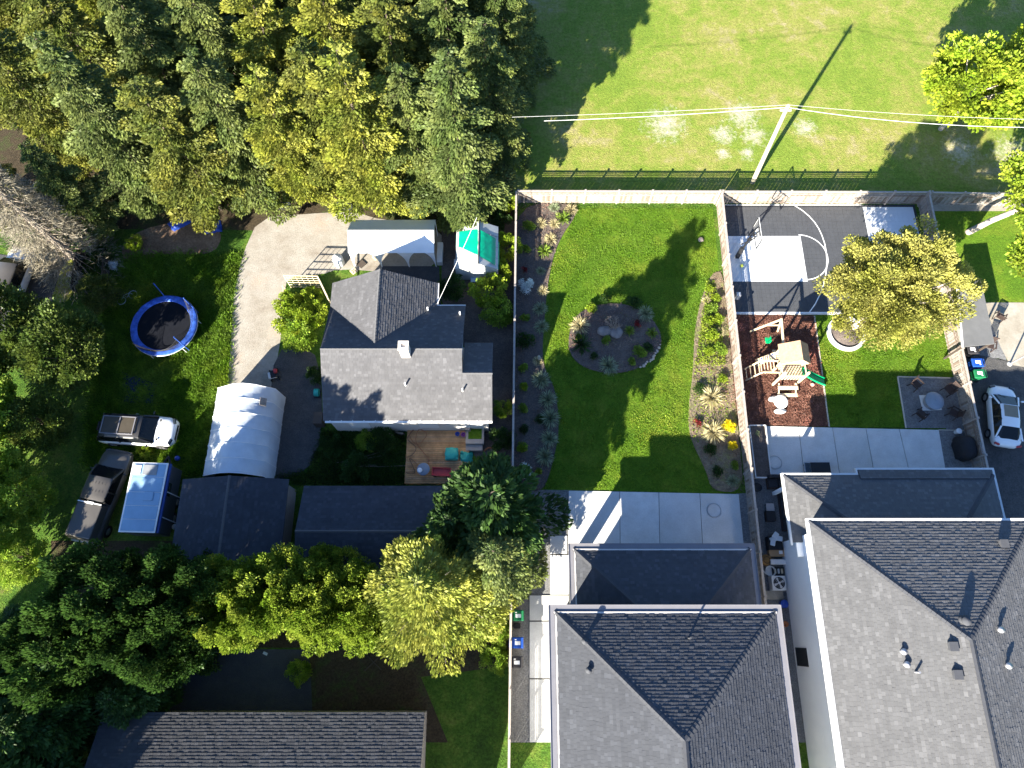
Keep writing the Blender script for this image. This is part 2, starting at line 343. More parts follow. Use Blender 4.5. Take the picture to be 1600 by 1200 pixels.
sheet('house_patio_shade', [(597,416),(686,416),(690,500),(597,500)], .02, M['asphalt'])  # dark sheet paints the house's shade over the paved ground
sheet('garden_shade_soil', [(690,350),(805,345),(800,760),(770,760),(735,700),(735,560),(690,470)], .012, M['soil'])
sheet('back_lane', [(240,1013),(484,1015),(490,1160),(200,1160)], .012, M['asphalt'])
sheet('back_verge', [(484,1015),(640,1015),(700,1160),(490,1160)], .016, M['dirt'])
sheet('left_lot_paving', [(-60,390),(60,405),(118,400),(96,455),(70,500),(40,560),(-60,560)], .02, M['asphalt'])
sheet('left_lot_grass', smooth([(100,410),(122,402),(128,420),(112,470),(78,475),(90,440)],1), .028, M['field'])
# middle yard
sheet('lawn', [(0.45,28.95),(14.6,28.95),(14.3,8.1),(0.2,8.1)], .012, M['lawn'], px=False, label='green mown lawn of the middle yard')
def bed(name, pts, z, m, h=.04):
    poly = [P(*p) for p in smooth(pts, 2)]
    b = MB(); b.prism(poly, 0, z+h); o = b.obj(name, m); o['kind'] = 'structure'; return o
LB = [(806,318),(806,420),(803,540),(802,660),(800,765),(806,768),(846,768),(856,750),(866,712),(873,680),(872,640),(866,605),(852,580),(847,555),(850,505),(853,470),(858,430),(866,395),(880,365),(895,345),(906,318)]
bed('planting_bed', LB, .02, M['soil'])
RB = [(1117,425),(1106,438),(1092,480),(1085,520),(1082,590),(1077,620),(1075,660),(1080,690),(1103,735),(1112,768),(1162,769),(1156,700),(1146,600),(1137,500),(1129,425)]
bed('planting_bed', RB, .02, M['dry_soil'])
isl = [(958+ (73 if 1 else 0)*math.cos(t)*(1+.05*math.sin(3*t+1)), 529+57*math.sin(t)*(1+.04*math.cos(2*t))) for t in [i*2*math.pi/18 for i in range(18)]]
bed('planting_bed', isl, .02, M['soil'], .06)
sheet('gravel_strip', [(806,765),(892,766),(892,850),(866,850),(866,1160),(797,1160),(800,900)], .016, M['gravel'])
sheet('gravel_strip', [(1150,771),(1172,771),(1184,1000),(1160,1000)], .014, M['gravel'])
# concrete patio of slabs
def slabs(name, label, cells, z, m, gap=.018, th=.08):
    base = sheet(name, cells['outline'], z-.02, M['darkgravel'], label=label)
    for c in cells['slabs']:
        q = [Vector((*P(*p), 0)) for p in c]; cen = sum(q, Vector())/len(q)
        q = [(v.x+(gap if v.x < cen.x else -gap), v.y+(gap if v.y < cen.y else -gap)) for v in q]
        b = MB(); b.prism(q, z-.018, z+.03); o = b.obj('slab', random.choice([m, M['conc_b'], M['conc_c']]), parent=base, bevel=0)
    return base
top = lambda x: 766.5+(x-888)*.0206
xs = [(888,887),(968,969),(1029,1031),(1093,1098),(1154,1163)]
slabs('concrete_patio', 'pale concrete patio of large slabs behind the middle house',
      dict(outline=[(888,766),(1154,772),(1163,862),(887,862)],
           slabs=[[(xs[i][0],top(xs[i][0])),(xs[i+1][0],top(xs[i+1][0])),(xs[i+1][1],862),(xs[i][1],862)] for i in range(4)]), .04, M['conc'])
slabs('concrete_path', 'pale concrete path along the side of the middle house',
      dict(outline=[(859,837),(889,837),(889,862),(889,930),(862,930),(862,1160),(827,1160),(827,930),(859,930)],
           slabs=[[(859,837),(886.5,837),(886.5,866),(859,866)],[(859,867),(889,867),(889,929.5),(859,929.5)],[(827,930),(889,930),(889,970),(827,970)],
                  [(827,971),(862,971),(862,1060),(827,1060)],[(827,1061),(862,1061),(862,1160),(827,1160)]]), .04, M['conc'])
# right yard
sheet('side_passage_gravel', [(1160,668),(1240,668),(1330,1160),(1190,1160),(1172,800)], .012, M['gravel'])
sheet('playground_bark', [(1134,492),(1272,493),(1294,667),(1150,665)], .03, M['bark'])
sheet('small_lawn', [(1272,493),(1485,495),(1492,560),(1497,668),(1294,667)], .024, M['lawn'], label='small square lawn of the right yard')
sheet('pebble_terrace', [(1402,589),(1502,590),(1530,745),(1470,745),(1478,669),(1415,669)], .036, M['gravel'])
sheet('grill_terrace', [(1466,672),(1512,672),(1530,742),(1478,742)], .04, M['gravel'])
sheet('right_lot_lawn', [(1440,325),(1700,330),(1700,473),(1536,473)], .016, M['lawn'])
sheet('right_lot_concrete', [(1536,473),(1720,473),(1760,600),(1577,570),(1562,540)], .03, M['oldconc'])
sheet('right_lot_gravel', [(1490,440),(1536,473),(1565,540),(1585,600),(1700,600),(1720,640),(1560,560),(1555,560),(1510,560)], .02, M['gravel'])
sheet('right_lot_asphalt', [(1500,548),(1580,566),(1760,566),(1900,1160),(1600,1160),(1530,700)], .024, M['darkgravel'])
sheet('field_edge_path', [(1447,318),(1700,322),(1700,330),(1449,330)], .02, M['oldconc'])
o = slabs('concrete_patio', 'pale concrete patio of long slabs behind the right house',
      dict(outline=[(1196,666),(1466,672),(1480,760),(1206,760)],
           slabs=[[(a,666+(a-1196)*.022),(b,666+(b-1196)*.022),(b2,760),(a2,760)] for a,b,a2,b2 in ((1196,1247,1204,1258),(1247,1300,1258,1314),(1300,1352,1314,1369),(1352,1404,1369,1425),(1404,1466,1425,1481))]), .05, M['conc'])
# sport court: real interlocking tiles, the markings are differently coloured tiles and thin painted sheets
cx0, cy1 = 15.15, 29.28
CX1, CY0 = 29.3, 20.55
court = sheet('sport_court', [(cx0,CY0),(CX1,CY0),(CX1,cy1),(cx0,cy1)], .02, M['asphalt'], px=False)
tb = [MB(), MB()]
tl = .304; key = (15.15, 20.5, 23.12, 26.72)
nx = int((CX1-cx0)/tl); ny = int((cy1-CY0)/tl)
wx0, wx1, wy0 = P(1345,320)[0], P(1436,320)[0], P(1352,381)[1]
for i in range(nx):
    for j in range(ny):
        x = cx0+i*tl; y = CY0+j*tl; xc, yc = x+tl/2, y+tl/2
        k = 1 if (key[0]-1 < xc < key[1] and key[2] < yc < key[3]) or (xc > wx0 and yc > wy0) else 0
        b = tb[k]; g = .004
        b.add([(x+g,y+g,.045),(x+tl-g,y+g,.045),(x+tl-g,y+tl-g,.045),(x+g,y+tl-g,.045),(x+g,y+g,.02),(x+tl-g,y+g,.02),(x+tl-g,y+tl-g,.02),(x+g,y+tl-g,.02)],
              [(0,1,2,3),(4,5,1,0),(5,6,2,1),(6,7,3,2),(7,4,0,3)])
o = tb[0].obj('court_tiles', M['court'], kind='stuff'); o.parent = court
o = tb[1].obj('court_tiles', M['court_white'], kind='stuff'); o.parent = court; o['label'] = 'white court tiles of the key and the corner'
def arc_line(pts, wd, z=.050):
    b = MB(); n = len(pts)
    L = []; Rr = []
    for i in range(n):
        a = Vector((*pts[max(i-1,0)],0)); c = Vector((*pts[min(i+1,n-1)],0)); d = (c-a).normalized(); nn = Vector((-d.y,d.x,0)); p = Vector((*pts[i],0))
        L.append(p+nn*wd/2+Vector((0,0,z))); Rr.append(p-nn*wd/2+Vector((0,0,z)))
    b.add(L+Rr, [(i, n+i, n+i+1, i+1) for i in range(n-1)]); return b
kc = (key[1], (key[2]+key[3])/2); rr = (key[3]-key[2])/2
mk = [arc_line([(kc[0]+rr*math.sin(t), kc[1]+rr*math.cos(t)) for t in [math.pi*i/28 for i in range(29)]], .07)]
ax, ay = 15.15+1.2, kc[1]; R3 = 6.1
th = [math.radians(a) for a in np.linspace(52, -74, 40)]
mk.append(arc_line([P(*p) for p in [(1238,320),(1244,323.5),(1254,330),(1264,338.5),(1272,347.5),(1279,358),(1284,369),(1288,381),(1290.5,394),(1291.5,407),(1291,420),(1289,434),(1285.5,448),(1280,462),(1273,476),(1263,490)]], .07, .054))
mk.append(arc_line([(cx0,CY0+.04),(CX1-2,CY0+.04)], .09)); mk.append(arc_line([(cx0,cy1-.05),(wx0,cy1-.05)], .06))
mk.append(arc_line([(cx0+.04,CY0+.1),(cx0+.04,cy1-.1)], .06, .052))
for b in mk:
    o = b.obj('court_line', M['white']); o.parent = court
e = MB(); e.bx(cx0-.1, CX1, CY0-.10, CY0-.01, 0, .07); o = e.obj('court_kerb', M['offwhite']); o.parent = court
# timber edging boards
def edging(label, pts, wd=.09, z=.07, m='edge'):
    t = None; b = MB()
    for a, c in zip(pts, pts[1:]): b.beam((*P(*a), z/2), (*P(*c), z/2), wd, z)
    o = b.obj('timber_edging', M[m], origin=(*P(*pts[0]), 0)); tag(o, label, 'edging'); return o
edging('straight pale edging board between the bark playground and the small lawn', [(1272,494),(1295,667)])
edging('angled pale edging board around the pebble terrace with the fire pit', [(1415,669),(1402,589),(1484,591)])
edging('thin edging board between pebble terrace and grill terrace', [(1466,672),(1508,673)], .06)

# ---------------------------------------------------------------- shingled roofs
def shingle_plane(sets, corners, expo=.165, tabw=.32, th=.026, lift=0.0, var=.07, seed=1):
    """corners: convex planar polygon, first edge = the eave. Returns verts, faces, tints."""
    rs = random.Random(seed); c = [Vector(p) for p in corners]
    u = (c[1]-c[0]).normalized(); nrm = (c[1]-c[0]).cross(c[-1]-c[0]).normalized()
    if nrm.z < 0: nrm = -nrm
    v = nrm.cross(u).normalized()
    if v.z < 0: v = -v
    pl = [((p-c[0]).dot(u), (p-c[0]).dot(v)) for p in c]
    vmax = max(q[1] for q in pl)
    def span(vv):
        xs_ = []
        for i in range(len(pl)):
            (x1,y1),(x2,y2) = pl[i], pl[(i+1)%len(pl)]
            if (y1-vv)*(y2-vv) <= 0 and abs(y1-y2) > 1e-9: xs_.append(x1+(x2-x1)*(vv-y1)/(y2-y1))
        return (min(xs_), max(xs_)) if len(xs_) > 1 else None
    V, F, T = sets; r = 0; vv = 0.0
    while vv < vmax-.01:
        v1 = min(vv+expo, vmax); s0 = span(vv+1e-4); s1 = span(v1-1e-4)
        if not s0 or not s1: vv = v1; continue
        off = rs.uniform(-tabw, 0); a = min(s0[0], s1[0])
        x = a+off; rowt = 1+rs.uniform(-.04, .04)
        while x < max(s0[1], s1[1]):
            x2 = x+tabw*rs.uniform(.75, 1.25)
            p = [max(min(x, s0[1]), s0[0]), max(min(x2-.006, s0[1]), s0[0]), max(min(x2-.006, s1[1]), s1[0]), max(min(x, s1[1]), s1[0])]
            if p[1]-p[0] > .004 or p[2]-p[3] > .004:
                h = th*rs.uniform(.6, 1.25)+lift; b = len(V)
                o3 = c[0]
                V += [o3+u*p[0]+v*vv+nrm*h, o3+u*p[1]+v*vv+nrm*h, o3+u*p[2]+v*(v1+.002)+nrm*(.006+lift), o3+u*p[3]+v*(v1+.002)+nrm*(.006+lift), o3+u*p[0]+v*vv+nrm*(lift-.01), o3+u*p[1]+v*vv+nrm*(lift-.01)]
                F += [(b,b+1,b+2,b+3),(b+4,b+5,b+1,b)]
                t = rowt*(1+rs.uniform(-var, var)); t = t*(1.22 if rs.random() < .16 else 1)
                T += [t]*6
            x = x2
        vv = v1
def shingles(parent, planes, m, **k):
    V, F, T = [], [], []
    for i, pl in enumerate(planes): shingle_plane((V,F,T), pl, seed=i+3, **k)
    o3 = parent.location
    me = bpy.data.meshes.new('shingles'); me.from_pydata([tuple(v-o3) for v in V], [], F); me.materials.append(m)
    ca = me.color_attributes.new('tint', 'FLOAT_COLOR', 'POINT')
    arr = np.ones((len(T), 4), np.float32); arr[:, :3] = np.array(T, np.float32)[:, None]; ca.data.foreach_set('color', arr.ravel())
    o = bpy.data.objects.new('shingles', me); COL.objects.link(o); o.parent = parent; o['kind'] = 'stuff'
    return o
def roof_base(parent, planes, m, th=.1):
    b = MB()
    for pl in planes:
        q = [Vector(p) for p in pl]; n = len(q)
        b.add(q+[p-Vector((0,0,th)) for p in q], [tuple(range(n)), tuple(range(n,2*n))[::-1]]+[(i,(i+1)%n,n+(i+1)%n,n+i) for i in range(n)])
    return b.obj('roof_deck', m, parent=parent)
def ridge_caps(parent, lines, m, w_=.26, step=.24):
    b = MB()
    for a, c in lines:
        a, c = Vector(a), Vector(c); d = c-a; n = max(1, int(d.length/step)); q = d.normalized(); side = q.cross(Vector((0,0,1))).normalized(); up = side.cross(q)
        for i in range(n):
            p0 = a+d*(i/n); p1 = a+d*((i+1.1)/n); h0, h1 = .062, .035
            b.add([p0-side*w_/2+up*(h0-.05), p0+up*h0, p0+side*w_/2+up*(h0-.05), p1-side*w_/2+up*(h1-.05), p1+up*h1, p1+side*w_/2+up*(h1-.05), p0-side*w_/2-up*.02, p0+side*w_/2-up*.02],
                  [(0,1,4,3),(1,2,5,4),(0,6,7,2,1)])
    return b.obj('ridge_caps', m, parent=parent, kind='stuff')
def hip(x0, x1, y0, y1, z, s, north=True, south=True):
    """hip roof, ridge along the long side; returns planes (eave first), ridge/hip lines, top z"""
    w_, d = x1-x0, y1-y0
    if w_ >= d:
        r = d/2; zt = z+r*s; A = (x0+r,(y0+y1)/2,zt); B = (x1-r,(y0+y1)/2,zt)
        pls = [[(x0,y0,z),(x1,y0,z),B,A],[(x1,y1,z),(x0,y1,z),A,B],[(x0,y1,z),(x0,y0,z),A],[(x1,y0,z),(x1,y1,z),B]]
    else:
        r = w_/2; zt = z+r*s; A = ((x0+x1)/2,y0+r,zt); B = ((x0+x1)/2,y1-r,zt)
        pls = [[(x0,y0,z),(x1,y0,z),A],[(x1,y1,z),(x0,y1,z),B],[(x0,y1,z),(x0,y0,z),A,B],[(x1,y0,z),(x1,y1,z),B,A]]
    cs = [((x0,y0,z),A),((x1,y1,z),B),((x1,y0,z),B if w_>=d else A),((x0,y1,z),A if w_>=d else B),(A,B)]
    return pls, cs, zt
def gutter_ring(parent, x0, x1, y0, y1, z, wd, sides, m, lip=None, name='gutter'):
    for s in sides:
        b = MB()
        if s == 'n': b.bx(x0-wd, x1+wd, y1, y1+wd, z-.16, z-.02); b.bx(x0-wd, x1+wd, y1+wd, y1+wd+.03, z-.16, z+.03); b.bx(x0-wd*.2, x1+wd*.2, y1-.10, y1-.01, z-.02, z+.055, 1)
        if s == 's': b.bx(x0-wd, x1+wd, y0-wd, y0, z-.16, z-.02); b.bx(x0-wd, x1+wd, y0-wd-.03, y0-wd, z-.16, z+.03)
        if s == 'w': b.bx(x0-wd, x0, y0, y1, z-.16, z-.02); b.bx(x0-wd-.03, x0-wd, y0-wd, y1+wd, z-.16, z+.03); b.bx(x0+.01, x0+.10, y0, y1, z-.02, z+.05, 1)
        if s == 'e': b.bx(x1, x1+wd, y0, y1, z-.16, z-.02); b.bx(x1+wd, x1+wd+.03, y0-wd, y1+wd, z-.16, z+.03)
        b.obj(name, [m, lip or m], parent=parent)
def vent(parent, x, y, zf, kind='box'):
    b = MB(); z = zf(x, y)
    if kind == 'box': b.box((x,y,z+.1), (.36,.36,.2)); b.box((x,y,z+.21), (.42,.42,.03))
    elif kind == 'pipe': b.tube([(x,y,z-.1),(x,y,z+.42)], .055, 8)
    elif kind == 'hood':
        b.lathe((x,y,z-.05), [(.26,0),(.26,.12),(.12,.16),(.12,.22),(.24,.25),(.2,.33),(0,.36)], 14)
    elif kind == 'cap':
        b.tube([(x,y,z-.1),(x,y,z+.22)], .1, 10); b.lathe((x,y,z+.2), [(.16,0),(.16,.05),(0,.12)], 12)
    return b
def put_vent(parent, x, y, zf, kind, m='galv'): return vent(parent, x, y, zf, kind).obj('roof_vent', M[m], parent=parent)

# --- right house
rh = thing('white_house', 'large white house with pale grey hip roof at the lower right', 'house', (21.85,0,0))
UX0, UX1, UY1, UZ, S_ = 15.88, 27.8, 5.6, 5.7, .385
pls, cs, zt = hip(UX0, UX1, -13, UY1, UZ, S_)
roof_base(rh, pls, M['ridge']); shingles(rh, pls, M['rooflt'], tabw=.21); ridge_caps(rh, cs, M['ridge'])
b = MB(); b.bx(UX0+.5, UX1-.5, -12.5, UY1-.5, 0, UZ-.05); b.obj('wall', M['stucco'], parent=rh)
b = MB(); b.bx(UX0-.01,UX1+.01,UY1,UY1+.12,UZ-.18,UZ+.035); b.bx(UX0-.12,UX0,-13,UY1+.12,UZ-.18,UZ+.035); b.bx(UX1,UX1+.12,-13,UY1+.12,UZ-.18,UZ+.035); b.obj('gutter', M['galv'], parent=rh)
LX0, LX1, LYN, LZ = 15.86, 28.1, 8.62, 3.2
# lower roof: planes west, north, east against the upper wall
lr = 1.72
wz = lambda d: LZ+d*S_
yw = UY1-.5
pn = [[(LX1,LYN,LZ),(LX0,LYN,LZ),(LX0+3.52,LYN-3.52,wz(3.52)),(LX1-3.52,LYN-3.52,wz(3.52))],
      [(LX0,LYN,LZ),(LX0,4.75,LZ),(LX0+.5,4.75,wz(.5)),(LX0+.5,yw,wz(.5)),(LX0+LYN-yw,yw,wz(LYN-yw))],
      [(LX1,yw,LZ),(LX1,LYN,LZ),(LX1-LYN+yw,yw,wz(LYN-yw))]]
roof_base(rh, pn, M['ridge'])
shingles(rh, [[(LX1,LYN,LZ),(LX0,LYN,LZ),(LX0+3.52,LYN-3.52,wz(3.52)),(LX1-3.52,LYN-3.52,wz(3.52))],
      [(LX0,LYN,LZ),(LX0,4.75,LZ),(LX0+.5,4.75,wz(.5)),(LX0+3.5,yw,wz(3.5))],[(LX1,yw,LZ),(LX1,LYN,LZ),(LX1-LYN+yw,yw,wz(LYN-yw))]], M['rooflt'], tabw=.21)
ridge_caps(rh, [((LX0,LYN,LZ),(LX0+3.5,LYN-3.5,wz(3.5))),((LX1,LYN,LZ),(LX1-3.5,LYN-3.5,wz(3.5)))], M['ridge'])
pj = [[(LX1,LYN+.3,LZ-.02),(20.25,LYN+.3,LZ-.02),(20.25,LYN-.25,LZ+.19),(LX1-.4,LYN-.25,LZ+.19)]]
roof_base(rh, pj, M['ridge'])
shingles(rh, [[(LX1+.0,LYN+.3,LZ),(20.25,LYN+.3,LZ),(20.25,LYN-.25,LZ+.21),(LX1-.4,LYN-.25,LZ+.21)]], M['rooflt'], tabw=.21)
b = MB(); b.bx(LX0-.12,20.2,LYN,LYN+.11,LZ-.16,LZ+.03); b.bx(20.2,LX1+.12,LYN+.31,LYN+.42,LZ-.16,LZ+.03); b.bx(20.12,20.2,LYN+.111,LYN+.42,LZ-.16,LZ+.03)
b.bx(LX0-.12,LX0-.001,4.6,LYN-.001,LZ-.16,LZ+.03); b.bx(LX1,LX1+.12,yw,LYN+.309,LZ-.16,LZ+.03); b.obj('gutter', M['galv'], parent=rh)
b = MB(); b.bx(LX0+2.0, LX1-.5, UY1-.499, LYN-1.2, 0, LZ+.05); b.bx(LX0+.4, LX0+.6, LYN-.6, LYN-.4, 0, LZ-.03); b.obj('wall', M['stucco'], parent=rh)
b = MB(); b.bx(16.0,16.379,3.95,4.72,3.05,3.35); b.obj('bay_cap', M['white'], parent=rh)
wn = MB(); wx, wyy, wzz = 16.34, P(1252,1026,3.2)[1], 2.9
wn.bx(16.32,16.375,P(1250,1041,1)[1],P(1250,1012,1)[1],.35,1.85); fr = wn.obj('window', M['black'], parent=rh)
b = MB(); b.bx(16.30,16.318,P(1250,1041,1)[1]+.09,P(1250,1012,1)[1]-.09,.44,1.76); g = b.obj('pane', M['glass'], origin=rh.location); g.parent = fr
def zf_up(x, y):
    return UZ+S_*min(x-UX0, UX1-x, UY1-y)
for x, y, k in [(1566,850,'box'),(1506,970,'hood'),(1409,1018,'cap'),(1414,1038,'cap'),(1487,1010,'box'),(1560,984,'cap'),(1572,1040,'cap'),(1494,1054,'box'),(1430,1050,'pipe')]:
    z = 7.0
    for _ in range(4): q = P(x, y, z); z = zf_up(*q)
    put_vent(rh, q[0], q[1], zf_up, k, 'ridge' if k in ('hood','box') else 'metal')

# --- middle house
mh = thing('grey_roofed_house', 'house with two dark hip roofs and wide metal gutters at the bottom centre', 'house', (7.8,0,0))
mx0, mx1, my1, mz, ms = 2.2, 13.5, .98, 5.7, .42
pls, cs, zt = hip(mx0, mx1, -13, my1, mz, ms)
roof_base(mh, pls, M['ridge']); shingles(mh, pls, M['roofmid'], tabw=.21); ridge_caps(mh, cs, M['ridge'])
gutter_ring(mh, mx0, mx1, -13, my1, mz, .30, 'nwe', M['gutter'], M['gutterlight'])
b = MB(); b.bx(mx0+.4, mx1-.4, -12.5, my1-.4, 0, mz-.05); b.obj('wall', M['wallwhite'], parent=mh)
q0, q1, qy, qz = 3.48, 13.45, 4.42, 3.1
dd = qy-(my1-.4)
pl2 = [[(q1,qy,qz),(q0,qy,qz),(q0+dd,qy-dd,qz+dd*ms),(q1-dd,qy-dd,qz+dd*ms)],[(q0,qy,qz),(q0,qy-dd,qz),(q0+dd,qy-dd,qz+dd*ms)],[(q1,qy-dd,qz),(q1,qy,qz),(q1-dd,qy-dd,qz+dd*ms)]]
roof_base(mh, pl2, M['ridge']); shingles(mh, pl2, M['roofmid'], tabw=.21); ridge_caps(mh, [(pl2[0][1],pl2[0][2]),(pl2[0][0],pl2[0][3])], M['ridge'])
gutter_ring(mh, q0, q1, qy-dd, qy, qz, .26, 'nwe', M['gutter'], M['gutterlight'])
b = MB(); b.bx(4.95, q1-.4, my1-.399, qy-.4, 0, qz-.03); b.obj('wall', M['wallwhite'], parent=mh)
b = MB(); b.bx(3.62,4.12,3.86,4.36,0,qz-.02); b.obj('porch_column', M['wallwhite'], parent=mh)
def zf_m(x, y): return mz+ms*min(x-mx0, mx1-x, my1-y)
for x, y, k in [(1076,997,'pipe'),(919,1047,'cap'),(913,1002,'cap')]:
    z = 6.5
    for _ in range(4): q = P(x, y, z); z = zf_m(*q)
    put_vent(mh, q[0], q[1], zf_m, k, 'ridge')

# --- old L-shaped house
oh = thing('bungalow', 'old single storey house with grey L-shaped shingle roof and white chimney', 'house', (-6.5,16,0))
oz, os_ = 2.6, .54
ax0, ax1, ax2, ys, yn = -11.5, -3.0, -1.2, 12.1, 19.84
ry = (ys+yn)/2; rz_ = oz+(yn-ys)/2*os_
yn2 = 17.24; ry2 = (ys+yn2)/2; rz2 = oz+(yn2-ys)/2*os_
wx0_, wx1_, wyn = -11.75, -4.87, 21.5; wrx = (wx0_+wx1_)/2; wrz = oz+(wx1_-wx0_)/2*os_
vy = yn-(wrz-oz)/os_
P_main_s = [(ax0,ys,oz),(ax1,ys,oz),(ax1,ry,rz_),(ax0,ry,rz_)]
P_s2 = [(ax1,ys,oz),(ax2,ys,oz),(ax2,ry2,rz2),(ax1,ry2,rz2)]
P_n2 = [(ax2,yn2,oz),(ax1,yn2,oz),(ax1,ry2,rz2),(ax2,ry2,rz2)]
P_n_e = [(ax1,yn,oz),(wx1_,yn,oz),(wrx,vy,wrz),(wrx,ry,rz_),(ax1,ry,rz_)]
P_n_w = [(wx0_+.05,yn-.0,oz),(ax0,yn,oz),(ax0,ry,rz_),(wrx,ry,rz_),(wrx,vy,wrz)]
P_n_w = [(wx0_,yn,oz),(wrx,vy,wrz),(wrx,ry,rz_),(ax0,ry,rz_)]
P_w_w = [(wx0_,wyn,oz),(wx0_,yn,oz),(wrx,vy,wrz),(wrx,wyn,wrz)]
P_w_e = [(wx1_,yn,oz),(wx1_,wyn,oz),(wrx,wyn,wrz),(wrx,vy,wrz)]
opl = [P_main_s,P_s2,P_n2,P_n_e,P_w_w,P_w_e,P_n_w]
roof_base(oh, opl, M['ridge'])
V_nw = [(ax0,yn,oz),(wx0_+.3,yn,oz),(wrx,vy,wrz)]
shingles(oh, [P_main_s,P_s2,P_n2,P_n_e,P_w_w,P_w_e], M['roofold'], tabw=.21, expo=.16)
# north slope west of the wing (eave first edge must be horizontal: use a ridge-up strip)
shingles(oh, [[(ax0-.0,yn,oz),(wrx,yn,oz),(wrx,ry,rz_),(ax0,ry,rz_)]], M['roofold'], tabw=.21, expo=.16)
ridge_caps(oh, [((ax0,ry,rz_),(ax1,ry,rz_)),((ax1,ry2,rz2),(ax2,ry2,rz2)),((wrx,wyn,wrz),(wrx,vy,wrz))], M['ridge_old'], .16)
b = MB(); b.bx(ax0+.3,ax1-.3,ys+.06,yn-.3,0,oz-.02); b.bx(ax1-.299,ax2-.3,ys+.061,yn2-.3,0,oz-.025); b.bx(wx0_+.3,wx1_-.3,yn-.299,wyn-.3,0,oz+.01); b.obj('wall', M['wallwhite'], parent=oh)
# gable infill
b = MB()
for x in (ax1-.32,): b.add([(x,ys+.3,oz),(x,yn-.3,oz),(x,ry,rz_-.15)], [(0,1,2)])
b.add([(ax0+.32,ys+.3,oz),(ax0+.32,ry,rz_-.15),(ax0+.32,yn-.3,oz)], [(0,1,2)]); b.add([(ax2-.32,ys+.3,oz),(ax2-.32,yn2-.3,oz),(ax2-.32,ry2,rz2-.15)], [(0,1,2)])
b.add([(wx0_+.3,wyn-.32,oz),(wrx,wyn-.32,wrz-.15),(wx1_-.3,wyn-.32,oz)], [(0,1,2)]); b.obj('gable', M['wallwhite'], parent=oh)
b = MB(); b.bx(ax0+.1,ax2,ys-.12,ys-.005,oz-.12,oz-.01); b.obj('gutter', M['white'], parent=oh)
for i in range(15): b = MB(); b.bx(ax0+.4+i*.69,ax0+.44+i*.69,ys-.122,ys+.02,oz-.008,oz+.045); b.obj('gutter_strap', M['white'], parent=oh)
b = MB(); b.bx(wx1_,wx1_+.1,yn,wyn,oz-.12,oz-.01); b.bx(wx1_+.1,ax1,yn,yn+.1,oz-.12,oz-.01); b.obj('gutter', M['offwhite'], parent=oh)
# chimney
chx, chy = -7.0, 15.75
q = P(635, 549, 4.5); chx, chy = q[0], q[1]-.15
b = MB(); b.bx(chx-.27,chx+.27,chy-.25,chy+.25,rz_-.5,rz_+1.0); b.bx(chx-.31,chx+.31,chy-.29,chy-.12,rz_+1.0,rz_+1.1); b.bx(chx-.31,chx+.31,chy+.12,chy+.29,rz_+1.0,rz_+1.1); b.bx(chx-.31,chx-.14,chy-.119,chy+.119,rz_+1.0,rz_+1.1); b.bx(chx+.14,chx+.31,chy-.119,chy+.119,rz_+1.0,rz_+1.1)
ch = b.obj('chimney', M['brick'], parent=oh)
b = MB(); b.bx(chx-.139,chx+.139,chy-.119,chy+.119,rz_+.95,rz_+1.02); g = b.obj('flue', M['black'], origin=oh.location); g.parent = ch
zf_o = lambda x, y: oz+os_*(y-ys)
for px_, py_ in ((634,602),(723,611)):
    z = 3.6
    for _ in range(4): q = P(px_, py_, z); z = zf_o(*q)
    put_vent(oh, q[0], q[1], zf_o, 'pipe', 'white')
zn = lambda x, y: oz+os_*(yn-y)
for px_, py_ in ((719,492),(669,485)):
    z = 3
    for _ in range(4): q = P(px_, py_, z); z = zn(*q)
    put_vent(oh, q[0], q[1], zn, 'pipe', 'white')
# house low windows on the south wall
for wxx in (-9.5,-5.2,-2.4):
    b = MB(); b.bx(wxx-.6,wxx+.6,ys+.02,ys+.055,1.0,2.1); f_ = b.obj('window', M['white'], parent=oh)
    b = MB(); b.bx(wxx-.52,wxx+.52,ys+.0,ys+.018,1.07,2.03); g = b.obj('pane', M['glass'], origin=oh.location); g.parent = f_

# --- two sheds
def gable_shed(name, label, x0, x1, y0, y1, z, s, axis, m):
    t = thing(name, label, 'shed', ((x0+x1)/2,(y0+y1)/2,0))
    if axis == 'y':
        xm = (x0+x1)/2; zr = z+(x1-x0)/2*s; pl = [[(x0,y1,z),(x0,y0,z),(xm,y0,zr),(xm,y1,zr)],[(x1,y0,z),(x1,y1,z),(xm,y1,zr),(xm,y0,zr)]]; rl = [((xm,y0,zr),(xm,y1,zr))]
        g = [((x0+.2,y1-.2,z),(xm,y1-.2,zr-.1),(x1-.2,y1-.2,z)),((x0+.2,y0+.2,z),(xm,y0+.2,zr-.1),(x1-.2,y0+.2,z))]
    else:
        ym = (y0+y1)/2; zr = z+(y1-y0)/2*s; pl = [[(x0,y0,z),(x1,y0,z),(x1,ym,zr),(x0,ym,zr)],[(x1,y1,z),(x0,y1,z),(x0,ym,zr),(x1,ym,zr)]]; rl = [((x0,ym,zr),(x1,ym,zr))]
        g = [((x1-.2,y0+.2,z),(x1-.2,y1-.2,z),(x1-.2,ym,zr-.1)),((x0+.2,y0+.2,z),(x0+.2,ym,zr-.1),(x0+.2,y1-.2,z))]
    roof_base(t, pl, M['ridge']); shingles(t, pl, m, tabw=.21, expo=.16); ridge_caps(t, rl, M['ridge_old'], .16)
    b = MB(); b.bx(x0+.2,x1-.2,y0+.2,y1-.2,0,z)
    for tri in g: b.add(tri, [(0,1,2)])
    b.obj('wall', M['grey_shed_wall'], parent=t); return t
gable_shed('shed', 'square shed with ribbed blue-grey roof behind the white tarpaulin shelter', -19.6, -13.3, 3.0, 8.55, 2.3, .32, 'y', M['roofshed'])
